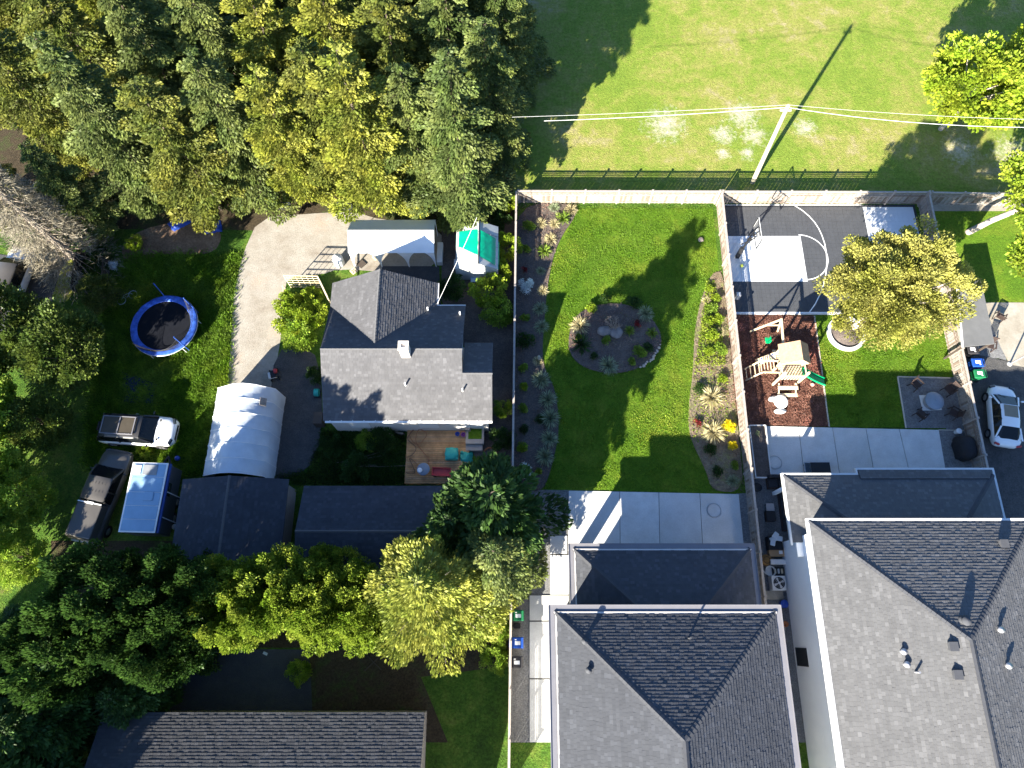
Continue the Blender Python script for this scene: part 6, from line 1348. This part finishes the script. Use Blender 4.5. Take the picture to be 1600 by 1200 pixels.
def netpiece(a0_, a1_, h_):
    b = MB(); n_ = 14
    for i in range(n_+1):
        a = a0_+(a1_-a0_)*i/n_; rr_ = R0-.05-.25*math.sin(math.pi*i/n_); hh = h_*(1-.45*math.sin(math.pi*i/n_)); x_, y_ = q[0]+rr_*math.cos(a), q[1]+rr_*math.sin(a)
        b.tube([(x_,y_,.85),(x_,y_,hh)],.006,3,cap=False)
    for k in range(12):
        b.tube([(q[0]+(R0-.05-.25*math.sin(math.pi*i/n_))*math.cos(a0_+(a1_-a0_)*i/n_),q[1]+(R0-.05-.25*math.sin(math.pi*i/n_))*math.sin(a0_+(a1_-a0_)*i/n_),.85+(h_*(1-.45*math.sin(math.pi*i/n_))-.85)*(k+1)/12) for i in range(n_+1)],.006 if k<11 else .014,3,cap=False)
    return b.obj('safety_net',M['black'],parent=tm)
netpiece(-.75,.62,2.25); netpiece(-.75,-2.2,1.9)
# bicycle in the grass
p = P(200,466); bc = thing('bicycle','small pale bicycle lying in the shaded grass left of the trampoline','bicycle',(*p,.05),.6)
for x_ in (-.42,.42):
    b = MB(); b.tube([(x_+.28*math.cos(a),.28*math.sin(a)*1,.06+.02*math.sin(a)) for a in [i*math.pi/10 for i in range(21)]],.02,5); b.obj('wheel',M['galv'],parent=bc)
b = MB(); b.tube([(-.42,0,.08),(-.1,.25,.1),(.3,.22,.1),(.42,0,.08)],.018,5); b.tube([(-.1,.25,.1),(0,-.02,.1),(.3,.22,.1)],.018,5); b.obj('frame',M['galv'],parent=bc)
b = MB(); b.tube([(.3,.22,.1),(.33,.42,.12),(.5,.46,.14)],.015,5); b.obj('handlebar',M['black'],parent=bc); b = MB(); b.box((-.12,.34,.12),(.22,.1,.05)); b.obj('saddle',M['black'],parent=bc)
# rumpled sheets
def rumple(name, label, cat, pts, z, m, seed=1, amp=.12, n=14):
    g = random.Random(seed); q = [P(*p_) for p_ in pts]; b = MB(); vs = []
    for j in range(n+1):
        for i in range(n+1):
            u_, v_ = i/n, j/n; x_ = (q[0][0]*(1-u_)+q[1][0]*u_)*(1-v_)+(q[3][0]*(1-u_)+q[2][0]*u_)*v_; y_ = (q[0][1]*(1-u_)+q[1][1]*u_)*(1-v_)+(q[3][1]*(1-u_)+q[2][1]*u_)*v_
            e_ = min(u_,1-u_,v_,1-v_)*4
            vs.append((x_+g.uniform(-.05,.05),y_+g.uniform(-.05,.05),.03+min(1,e_)*(z+amp*math.sin(u_*9+seed)*math.cos(v_*7)+g.uniform(-.03,.03))))
    vs = [(x_,y_,max(.02,z_)) for x_,y_,z_ in vs]
    b.add(vs,[(j*(n+1)+i,(j+1)*(n+1)+i,(j+1)*(n+1)+i+1,j*(n+1)+i+1) for j in range(n) for i in range(n)],0,True)
    return tag(b.obj(name,M[m],origin=(*q[0],0)),label,cat)
rumple('tarpaulin','crumpled bright blue tarpaulin heap under the wood','tarpaulin',[(262,350),(280,334),(305,346),(272,362)],.3,'blue',3,.15)
rumple('tarpaulin','dark navy crumpled sheet right of the blue tarpaulin heap','tarpaulin',[(318,352),(345,345),(348,362),(320,366)],.12,'blue',5,.08)
rumple('sheet','pale folded sheet lying by the boards left of the blue tarpaulin','sheet',[(168,406),(184,408),(184,424),(166,420)],.25,'tarpblue',7,.1)
rumple('tarpaulin','faint dark blue sheet lying in the shade above the white car','tarpaulin',[(190,580),(245,600),(240,630),(195,628)],.03,'navy',9,.02)
p = P(279,717); b = MB(); b.sphere((*p,.16),.17,14,10); tag(b.obj('ball',M['blue'],origin=(*p,0)),'blue ball on the grass between white car and camper','ball')
p = P(272,715)
# leaning boards / compost pile at left
for i,(x0_,y0_,x1_,y1_,l) in enumerate(((120,432,138,462,'long dark board leaning by the compost corner'),(124,428,145,455,'second dark board beside the long leaning one'))):
    b = MB(); b.beam((*P(x0_,y0_),.5),(*P(x1_,y1_),.1),.22,.04); tag(b.obj('board',M['dkwood'],origin=(*P(x0_,y0_),0)),l,'board')
bc_ = thing('compost_bay','dark timber compost bay behind the bare brown tree','compost bay',(*P(150,425),0))
for a,c in (((130,405),(172,405)),((172,405),(170,445)),((130,405),(122,460))):
    for k in range(4): b = MB(); b.beam((*P(*a),.12+k*.24),(*P(*c),.12+k*.24),.05,.2); b.obj('plank',M['dkwood'],parent=bc_)
p = P(112,430); b = MB(); b.sphere((*p,.15),.3,10,7,(1,.8,.6),jit=.1); tag(b.obj('rock',M['offwhite'],origin=(*p,0)),'pale rock on the trodden grass strip at the left','rock')

# ---------------------------------------------------------------- white tarpaulin shelter (tunnel)
sx = thing('tarpaulin_shelter','long white tarpaulin garage tent with seams beside the rough grass','tent',(-17,11.6,0))
def S(px_,py_,z): p_ = P(px_,py_,z); return Vector((p_[0],p_[1],z))
topN = [S(340,640,0),S(344,600,1.9),S(364,597,2.75),S(400,603,2.75),S(431,617,1.7),S(428,640,0)]
yN = 14.45; yS = 8.85
xw0, xw1, xr0, xr1 = -18.55, -14.95, -17.25, -15.95
prof = [(xw0-.1,0),(xw0,1.9),(xr0,2.7),((xr0+xr1)/2,2.82),(xr1,2.6),(xw1,1.75),(xw1+.1,0)]
nb_ = 6
for k in range(nb_):
    b = MB(); y0_ = yN+(yS-yN)*k/nb_; y1_ = yN+(yS-yN)*(k+1)/nb_; vs = []; m_ = 6
    for j in range(m_+1):
        q_ = j/m_; yy = y0_+(y1_-y0_)*q_; sag = .045*math.sin(math.pi*q_)
        dx = -.05*(yN-yy)/5*4
        for i,(x_,z_) in enumerate(prof): vs.append((x_+dx*.4+random.uniform(-.02,.02),yy,max(0,z_-(sag if 0<i<6 else 0)+random.uniform(-.02,.02))))
    w_ = len(prof); b.add(vs,[(j*w_+i,(j+1)*w_+i,(j+1)*w_+i+1,j*w_+i+1) for j in range(m_) for i in range(w_-1)],0,True); b.obj('tarp_panel',M['tarpblue'],parent=sx)
for k in range(nb_+1):
    yy = yN+(yS-yN)*k/nb_; b = MB(); dx = -.02*(yN-yy)*.8; b.tube([(x_+dx,yy,max(0.02,z_+.012)) for x_,z_ in prof],.022,6); b.obj('hoop',M['tarpwhite'],parent=sx)
b = MB(); b.add([(x_,yN+.02,z_) for x_,z_ in prof],[tuple(range(7))]); b.obj('end_flap',M['tarpwhite'],parent=sx)
b = MB(); p = P(405,622,2.1); b.box((xr1+.52,p[1]-.3,2.28),(.42,.5,.03),0,0,(0,.72)); b.obj('patch',M['woodpale'],parent=sx)
# ---------------------------------------------------------------- white canopy
qa, qb = P(548,352,2.6), P(683,350,2.6); qs = P(600,398,2.0)
x0_, x1_ = P(555,418)[0], P(682,418)[0]; ysn = P(600,418)[1]+.05; ynn = ysn+2.5; cn = thing('canopy_tent','white event canopy with scalloped leg drapes behind the old house','tent',((x0_+x1_)/2,(ysn+ynn)/2,0))
ym = (ysn+ynn)/2; zE, zR = 2.0, 2.75
for sgn in (0,1):
    b = MB(); n_ = 14; vs = []
    for j in range(5):
        v_ = j/4
        for i in range(n_+1):
            u_ = i/n_; yy = (ysn-.05)+(ym-ysn+.05)*v_ if not sgn else (ynn+.05)+(ym-ynn-.05)*v_
            vs.append((x0_-.05+(x1_-x0_+.1)*u_,yy,zE+(zR-zE)*v_-.05*abs(math.sin(u_*math.pi*3))*(1-v_)*.6-.04*math.sin(math.pi*v_)))
    fs = [(j*(n_+1)+i,j*(n_+1)+i+1,(j+1)*(n_+1)+i+1,(j+1)*(n_+1)+i) for j in range(4) for i in range(n_)]
    if sgn: fs = [f[::-1] for f in fs]
    b.add(vs,fs,0,True); b.obj('roof_sheet',M['tarpwhite'],parent=cn)
for x in (x0_,x1_): b = MB(); b.add([(x,ysn,zE),(x,ynn,zE),(x,ym,zR)],[(0,1,2)]); b.obj('gable_sheet',M['tarpwhite'],parent=cn)
for i in range(4):
    x = x0_+(x1_-x0_)*i/3
    for y in (ysn,ynn):
        b = MB(); b.tube([(x,y,0),(x,y,zE)],.03,8); b.obj('leg',M['white'],parent=cn)
        if y == ysn:
            for s in (-1,1):
                if (i==0 and s<0) or (i==3 and s>0): continue
                b = MB(); n_ = 8; vs = [(x,y-.03,.15+(zE-.15)*k/n_) for k in range(n_+1)]+[(x+s*(.06+.55*(k/n_)**2.6),y-.035,.15+(zE-.15)*k/n_) for k in range(n_+1)]; b.add(vs,[(k,k+1,n_+2+k,n_+1+k) for k in range(n_)]); b.obj('leg_drape',M['tarpwhite'],parent=cn)
b = MB(); b.bx(x1_+.05,x1_+.45,ysn+.1,ysn+1.7,.0,.5); tag(b.obj('storage_box',M['offwhite'],origin=(x1_+.25,ysn+.9,0),bevel=.03),'pale upright panel box at the right end of the white canopy','box')
# greenhouse
gx0, gx1 = P(712,400,1.6)[0], P(778,400,1.6)[0]; gyN = P(745,345,2.2)[1]; gyS = P(745,424,1.2)[1]; gxm = P(748,380,2.3)[0]
gh = thing('greenhouse','small gabled greenhouse with grey panels and a green tarpaulin over its middle','greenhouse',((gx0+gx1)/2,(gyN+gyS)/2,0))
zE, zR = 1.5, 2.25; n_ = 4
def gz_(x): return zR-(zR-zE)*(abs(x-gxm)/((gx1-gxm) if x>gxm else (gxm-gx0)))
for k in range(n_):
    y0_, y1_ = gyS+(gyN-gyS)*k/n_, gyS+(gyN-gyS)*(k+1)/n_-.03
    for xa,xb in ((gx0,gxm-.02),(gxm+.02,gx1)):
        b = MB(); b.add([(xa,y0_,gz_(xa)),(xb,y0_,gz_(xb)),(xb,y1_,gz_(xb)),(xa,y1_,gz_(xa))],[(0,1,2,3)]); b.obj('roof_panel',M['polyc'],parent=gh)
for x in (gx0+.01,gx1-.01): b = MB(); b.bx(x-.015,x+.015,gyS,gyN,0,zE-.01); b.obj('wall',M['polyc'],parent=gh)
for y in (gyS,gyN): b = MB(); b.add([(gx0+.03,y,0),(gx1-.03,y,0),(gx1-.03,y,zE),(gxm,y,zR-.02),(gx0+.03,y,zE)],[(0,1,2,3,4)]); b.obj('end_wall',M['polyc'],parent=gh)
b = MB(); b.beam((gxm,gyS,zR+.01),(gxm,gyN,zR+.01),.06,.05)
b.obj('ridge_bar',M['black'],parent=gh)
b = MB(); n_ = 10; vs = []
ya = [P(712,362,1.6)[1],P(748,358,2.3)[1],P(778,374,1.6)[1]]; yb_ = [P(708,377,1.6)[1]-.3,P(748,399,2.3)[1],P(778,417,1.6)[1]]
for i in range(n_+1):
    u_ = i/n_; x_ = gx0-.08+(gx1-gx0+.16)*u_; u2 = (x_-gx0)/(gx1-gx0); um = (gxm-gx0)/(gx1-gx0)
    q_ = max(0,min(1,u2/um if u2<um else (u2-um)/(1-um))); A_ = ya[0]+(ya[1]-ya[0])*q_ if u2<um else ya[1]+(ya[2]-ya[1])*q_; B_ = yb_[0]+(yb_[1]-yb_[0])*q_ if u2<um else yb_[1]+(yb_[2]-yb_[1])*q_
    for j in range(7): v_ = j/6; vs.append((x_,A_+(B_-A_)*v_,(gz_(min(max(x_,gx0),gx1))+.05 if 0<i<n_ else zE-.3)+random.uniform(-.015,.02)))
b.add(vs,[(i*7+j,i*7+j+1,(i+1)*7+j+1,(i+1)*7+j) for i in range(n_) for j in range(6)],0,True); o = b.obj('tarpaulin',M['tarpgreen'],origin=gh.location); tag(o,'bright green tarpaulin draped across the greenhouse roof','tarpaulin')
p = P(744,440); b = MB(); b.box((*p,.3),(.75,.4,.1)); cr2 = thing('hand_cart','lilac-grey cart with a red end in the shade below the greenhouse','cart',(*p,0)); b.obj('tray',M['skyblue'],parent=cr2,bevel=.03)
b = MB(); b.box((p[0]+.5,p[1]-.02,.28),(.2,.35,.2)); b.obj('end_box',M['red'],parent=cr2,bevel=.03)
for a in (-.25,.25): b = MB(); b.tube([(p[0]+a,p[1]-.22,.13),(p[0]+a,p[1]+.22,.13)],.13,10); b.obj('wheel',M['tyre'],parent=cr2)
p = P(714,415); b = MB(); b.box((*p,.25),(.35,.5,.5)); tag(b.obj('storage_box',M['galv'],origin=(*p,0),bevel=.02),'small grey-blue box at the lower left foot of the greenhouse','box')
# trellis, rails
tl_ = thing('trellis','pale square lattice panel standing at the end of the front bed','trellis',(*P(478,450),0))
a_, c_ = Vector((*P(455,449),0)), Vector((*P(506,450),0)); d_ = c_-a_; hh = 1.75
for i in range(7): b = MB(); q_ = a_+d_*i/6; b.tube([(q_.x,q_.y,0),(q_.x,q_.y,hh)],.022 if 0<i<6 else .045,4); b.obj('upright',M['cream'],parent=tl_)
for i in range(6): b = MB(); z_ = .15+i*.32; b.beam((a_.x,a_.y-.03,z_),(c_.x,c_.y-.03,z_),.03,.05 if i<5 else .08); b.obj('crossbar',M['cream'],parent=tl_)
b = MB(); b.beam((c_.x,c_.y-.02,hh),(*P(519,478),1.3),.09,.06); b.tube([(*P(519,478),0),(*P(519,478),1.3)],.04,6); tag(b.obj('hand_rail',M['cream'],origin=(c_.x,c_.y,0)),'sloping pale rail from trellis corner to the house','rail')
b = MB(); b.beam((a_.x-.4,a_.y-.1,.5),(*P(446,494),.5),.07,.06)
for q_ in ((a_.x-.4,a_.y-.1),P(446,494),P(444,470)): b.tube([(*q_,0),(*q_,.5)],.035,6)
tag(b.obj('low_rail',M['cream'],origin=(a_.x-.4,a_.y-.1,0)),'thin low pale rail along the edge of the gravel drive','rail')
p = P(531,412); wt = thing('water_barrel','white barrel-like container beside the house on the gravel','container',(*p,0)); b = MB(); b.lathe((*p,0),[(.33,0),(.37,.1),(.37,.75),(.3,.9),(.12,.95),(.12,1.0),(0,1.0)],18); b.obj('body',M['white'],parent=wt)
for px_,py_,l in ((588,402,'upper patterned square paving stone under the canopy front'),(553,424,'lower patterned square paving stone by the house roof corner')):
    p = P(px_,py_); t_ = thing('patterned_stone',l,'paving stone',(*p,.0),.785,group='patterned stones on the gravel'); b = MB(); b.box((0,0,.05),(.42,.42,.06)); b.obj('slab',M['cream'],parent=t_)
    for k in range(4): b = MB(); b.box((.11*math.cos(k*1.57+.785),.11*math.sin(k*1.57+.785),.083),(.13,.06,.008),k*1.57+.785); b.obj('inlay',M['dkwood'],parent=t_)
p = P(565,413); b = MB(); b.box((*p,.06),(.5,.5,.07),.785); tag(b.obj('paving_stone',M['dkwood'],origin=(*p,0)),'plain dark square stone between the two patterned stones','paving stone')
# toddler ride-ons / people-like cluster beside the drive
p = P(430,587); kd = thing('ride_on_toy','small pushchair-like toy in white, black and red standing beside the tarpaulin shelter','toy',(*p,0),.3)
b = MB(); b.box((0,0,.35),(.4,.5,.1)); b.obj('seat',M['black'],parent=kd,bevel=.03); b = MB(); b.box((.18,.1,.5),(.25,.3,.2)); b.obj('hood',M['red'],parent=kd,bevel=.06); b = MB(); b.box((-.28,-.05,.35),(.16,.45,.12)); b.obj('tray',M['galv'],parent=kd,bevel=.03)
for a in (-.25,.25):
    for c in (-.3,.3): b = MB(); b.tube([(a-.03,c,.13),(a+.03,c,.13)],.13,12); b.obj('wheel',M['tyre'],parent=kd)
b = MB(); b.tube([(-.2,-.35,.4),(-.2,-.5,.8),(.2,-.5,.8),(.2,-.35,.4)],.015,6); b.obj('handle',M['galv'],parent=kd)
p = P(497,616); hr = thing('hose_reel','teal hose reel at the left wall of the old house','hose reel',(*p,0)); b = MB(); b.tube([(p[0]-.15,p[1],.35),(p[0]+.15,p[1],.35)],.25,16); b.obj('drum',M['teal'],parent=hr); b = MB(); b.box((p[0],p[1]-.05,.05),(.45,.5,.06)); b.obj('base',M['black'],parent=hr)
b = MB(); b.bx(*[P(496,648)[0],P(510,648)[0]],P(500,668)[1],P(500,650)[1],.0,.9); tag(b.obj('utility_box',M['dkwood'],origin=(*P(503,659),0),bevel=.02),'dark box against the lower left corner of the old house','box')

# ---------------------------------------------------------------- deck and what lies on it
dx0, dx1, dyS, dyN = P(634,757)[0], P(731,757)[0], P(680,757)[1], ys+.04
dk = thing('wooden_deck','brown wooden deck of long boards against the old house','deck',((dx0+dx1)/2,(dyS+dyN)/2,0)); npl = 27; pw_ = (dyN-dyS)/npl
b = MB(); b.bx(dx0,dx0+.05,dyS,dyN,0,.3); b.bx(dx1-.05,dx1,dyS,dyN,0,.3); b.bx(dx0+.051,dx1-.051,dyS,dyS+.05,0,.3); b.obj('rim_joist',M['deck'],parent=dk)
pm = None
pms = []
for v in range(4):
    col = [(.40,.22,.095),(.35,.19,.085),(.45,.26,.12),(.38,.23,.12)][v]; pms.append(mat('deck_board_%d'%v,col,.7,.25,2.0,.2,25,col2=tuple(c*1.2 for c in col)))
for i in range(npl):
    b = MB(); y_ = dyS+pw_*i; sx_ = random.uniform(-.02,.0); xe = dx1 if i < npl*.62 or i > npl else dx1
    b.bx(dx0+sx_-.02,dx1+.02+random.uniform(-.01,.02),y_+.008,y_+pw_-.008,.301,.33+random.uniform(-.002,.003)); b.obj('plank',pms[random.randrange(4)],parent=dk)
DZ = .335
st_ = thing('raised_planter_steps','grey timber porch step with grass mat beside the old house deck','steps',(*P(745,680),0)); q0_, q1_ = P(729,668), P(757,668); y_b, y_c, y_d = P(0,684)[1], P(0,697)[1], P(0,706)[1]
b = MB(); b.bx(q0_[0],q1_[0],y_c,dyN-.02,.34,.62); b.obj('landing',M['grey_shed_wall'],parent=st_); b = MB(); b.bx(q0_[0],q1_[0]-.1,y_d,y_c-.002,.0,.36); b.obj('step',M['grey_shed_wall'],parent=st_)
sg = P(741,677,.62); b = MB(); b.box((sg[0]+.05,sg[1]-.05,.635),(.85,.65,.03)); tag(b.obj('grass_mat',M['lawn'],origin=(sg[0],sg[1],.62)),'square of bright green artificial grass on the porch landing','mat')
p = P(730,669,.62); b = MB(); b.box((p[0]+.05,p[1]-.05,.85),(.34,.38,.42)); tag(b.obj('stool',M['woodpale'],origin=(p[0],p[1],.62),bevel=.03),'small grey-brown stool on the porch landing by the wall','stool')
for px_,py_,m_,l in ((715,679,'blue','small blue bucket on the deck near the porch landing'),(724,680,'purple','purple bucket touching the porch landing')): p = P(px_,py_,.4); b = MB(); b.lathe((*p,DZ),[(.1,0),(.15,.24),(.13,.24),(.1,.05),(0,.05)],14); tag(b.obj('bucket',M[m_],origin=(*p,DZ)),l,'bucket')
p = P(706,710,.5); tc = thing('toy_sandpit','teal plastic toy chest with a domed lid on the deck','chest',(p[0],p[1],DZ)); b = MB(); b.box((p[0],p[1],DZ+.2),(.82,.78,.4)); b.obj('body',M['teal'],parent=tc,bevel=.08); b = MB(); b.sphere((p[0],p[1],DZ+.38),.44,16,8,(1,.95,.35)); b.obj('lid',M['teal'],parent=tc)
o = rumple('tarpaulin','crumpled teal sheet trailing from the teal chest','tarpaulin',[(716,702),(739,706),(737,735),(714,720)],.42,'teal',11,.08)
p = P(690,738,.5); wg = thing('toy_wagon','faded red plastic wagon lying on the deck','wagon',(p[0],p[1],DZ),-.05)
b = MB(); b.box((0,0,.22),(1.15,.52,.06)); b.obj('tray',M['red'],parent=wg,bevel=.02)
for s in (-.25,.25): b = MB(); b.box((0,s,.3),(1.15,.04,.14)); b.obj('side',M['red'],parent=wg)
for s in (-.57,.57): b = MB(); b.box((s,0,.3),(.04,.46,.14)); b.obj('end',M['red'],parent=wg)
for a in (-.4,.4):
    for c in (-.24,.24): b = MB(); b.tube([(a,c-.03,.1),(a,c+.03,.1)],.1,10); b.obj('wheel',M['tyre'],parent=wg)
p = P(711,740,.4); b = MB(); b.tube([(p[0]-.1,p[1],.45),(p[0]+.2,p[1]+.1,.5),(p[0]+.35,p[1]-.1,.42),(p[0]+.1,p[1]-.15,.4)],.05,7); tag(b.obj('tool',M['black'],origin=(*p,DZ)),'small black garden tool right of the red wagon','tool')
p = P(662,734,.6); rd = thing('round_table','round grey-blue garden table on the deck beside the red wagon','table',(p[0],p[1],DZ)); b = MB(); b.lathe((*p,DZ),[(.38,.42),(.40,.44),(.38,.46),(0,.46)],24); b.obj('top',M['firelid'],parent=rd); b = MB(); b.tube([(*p,DZ),(*p,DZ+.42)],.04,8); b.obj('leg',M['metal'],parent=rd)
p = P(656,735,.8); b = MB(); b.lathe((*p,DZ+.46),[(.13,0),(.16,.06),(.1,.08),(0,.08)],16); tag(b.obj('bowl',M['white'],origin=(*p,DZ+.46)),'white bowl standing on the round garden table','bowl')
def hosepath(label, pts, m, z=DZ+.015, r=.02, name='garden_hose'):
    pp_ = smooth([P(x_,y_,z) for x_,y_ in pts],2,True) if False else None
    q_ = [P(x_,y_,z) for x_,y_ in pts]; out = []
    for i in range(len(q_)-1):
        p0_, p1_, p2_, p3_ = q_[max(i-1,0)], q_[i], q_[i+1], q_[min(i+2,len(q_)-1)]
        for k in range(8):
            t_ = k/8; out.append(tuple(.5*((2*p1_[d])+(-p0_[d]+p2_[d])*t_+(2*p0_[d]-5*p1_[d]+4*p2_[d]-p3_[d])*t_*t_+(-p0_[d]+3*p1_[d]-3*p2_[d]+p3_[d])*t_**3) for d in (0,1))+(z+.004*(len(out)%40),))
    b = MB(); b.tube(out,r,5); return tag(b.obj(name,M[m],origin=(*q_[0],z)),label,'hose','hoses on and beside the deck')
hosepath('orange-brown hose looping from the wall tap across the deck to the round table',[(649,668),(640,680),(652,695),(667,680),(655,672),(650,690),(660,705),(670,718),(668,730)],'orange')
hosepath('dark hose running down the left edge of the deck',[(650,668),(637,685),(650,700),(643,712),(632,716)],'hosebr')
hosepath('thin brown hose from the deck edge to the round table',[(634,738),(648,738),(640,716),(656,730)],'hosebr')
coil('reddish hose coil lying on the soil right of the deck',766,710,.42,'orange',.02,4,.05)
DBL = ['nearest the deck edge','lying across the weeds','closest to the long shed','forked one beside the firewood','middle one of the brushwood','leftmost','shortest one in the weeds']
for i in range(7):
    b = MB(); a0_ = P(520+random.uniform(0,90),712+random.uniform(0,18)); b.tube([(*a0_,.1),(a0_[0]+random.uniform(1,2.4),a0_[1]+random.uniform(-.3,.5),.12)],.018,4)
    tag(b.obj('dead_branch',M['twig'],origin=(*a0_,0)),'thin grey dead branch left of the deck, '+DBL[i],'branch','dead branches left of the deck')
wp = thing('wood_pile','low pile of split firewood and sticks under the old house wall','wood pile',(*P(604,674),0))
for i in range(26): b = MB(); a0_ = P(random.uniform(577,625),random.uniform(670,679)); an = random.uniform(-.5,.5); L_ = random.uniform(.3,.6); b.tube([(a0_[0],a0_[1],.06+random.random()*.2),(a0_[0]+L_*math.cos(an),a0_[1]+L_*math.sin(an),.06+random.random()*.2)],.045,6); b.obj('log',M['twig'] if i%2 else M['bark_trunk'],parent=wp)
# between the sheds
p = P(455,778); b = MB(); b.lathe((*p,0),[(.18,0),(.24,.35),(.22,.35),(.2,.1),(0,.1)],16); tag(b.obj('pot',M['offwhite'],origin=(*p,0)),'pale round pot between the two sheds','pot')
p = P(458,772); s_ = shrub('garden_shrub','small potted yellow-flowered plant between the two sheds','plant',M['lf_lime'],r=.25,h=.4,n=250,ll=.08,seed=44,nc=6); s_.location = (*p,0)
p = P(276,824); b = MB(); b.lathe((*p,0),[(.15,0),(.17,.3),(.15,.32),(0,.32)],14); tag(b.obj('bucket',M['galv'],origin=(*p,0)),'small pale lidded pail between camper and square shed','bucket')
# pallet ladder on the lane
p = P(243,1030); pl_ = thing('pallet','grey wooden pallet frame lying on the dark lane','pallet',(*p,0.02),-.05)
for i in range(3): b = MB(); b.box((-.28+i*.28,0,.06),(.07,1.4,.1)); b.obj('bearer',M['woodpale'],parent=pl_)
for i in range(5): b = MB(); b.box((0,-.62+i*.31,.125),(.75,.08,.02)); b.obj('board',M['woodpale'],parent=pl_)
b = MB(); b.beam((*P(222,1008),.5),(*P(262,1004),.5),.2,.03); tag(b.obj('board',M['woodpale'],origin=(*P(240,1006),.4)),'pale plank at the foot of the hedge above the pallet','board')
p = P(415,1021); b = MB(); b.box((*p,.05),(.26,.14,.06),-.4); tag(b.obj('paper_scrap',M['tarpblue'],origin=(*p,0)),'small white scrap lying on the dark lane','scrap')
b = MB(); p = P(583,1035); b.tube([(p[0]-.5,p[1]+.5,.05),(p[0]+.5,p[1]-.4,.06)],.03,5); b.tube([(p[0]-.45,p[1]-.45,.07),(p[0]+.45,p[1]+.4,.08)],.03,5); tag(b.obj('crossed_sticks',M['dkwood'],origin=(*p,0)),'two dark crossed sticks on the verge by the golden cypress','sticks')
b = MB(); b.beam((*P(797,872),.8),(*P(828,917),.05),.22,.04); tag(b.obj('board',M['oldconc'],origin=(*P(826,912),0)),'grey plank leaning on the fence over the gravel strip','board')
p = P(1150,466); b = MB(); b.box((p[0]+.0,p[1],.35),(.3,.3,.6)); tag(b.obj('meter_box',M['offwhite'],origin=(*p,0),bevel=.03),'small pale box on the fence beside the court','box')
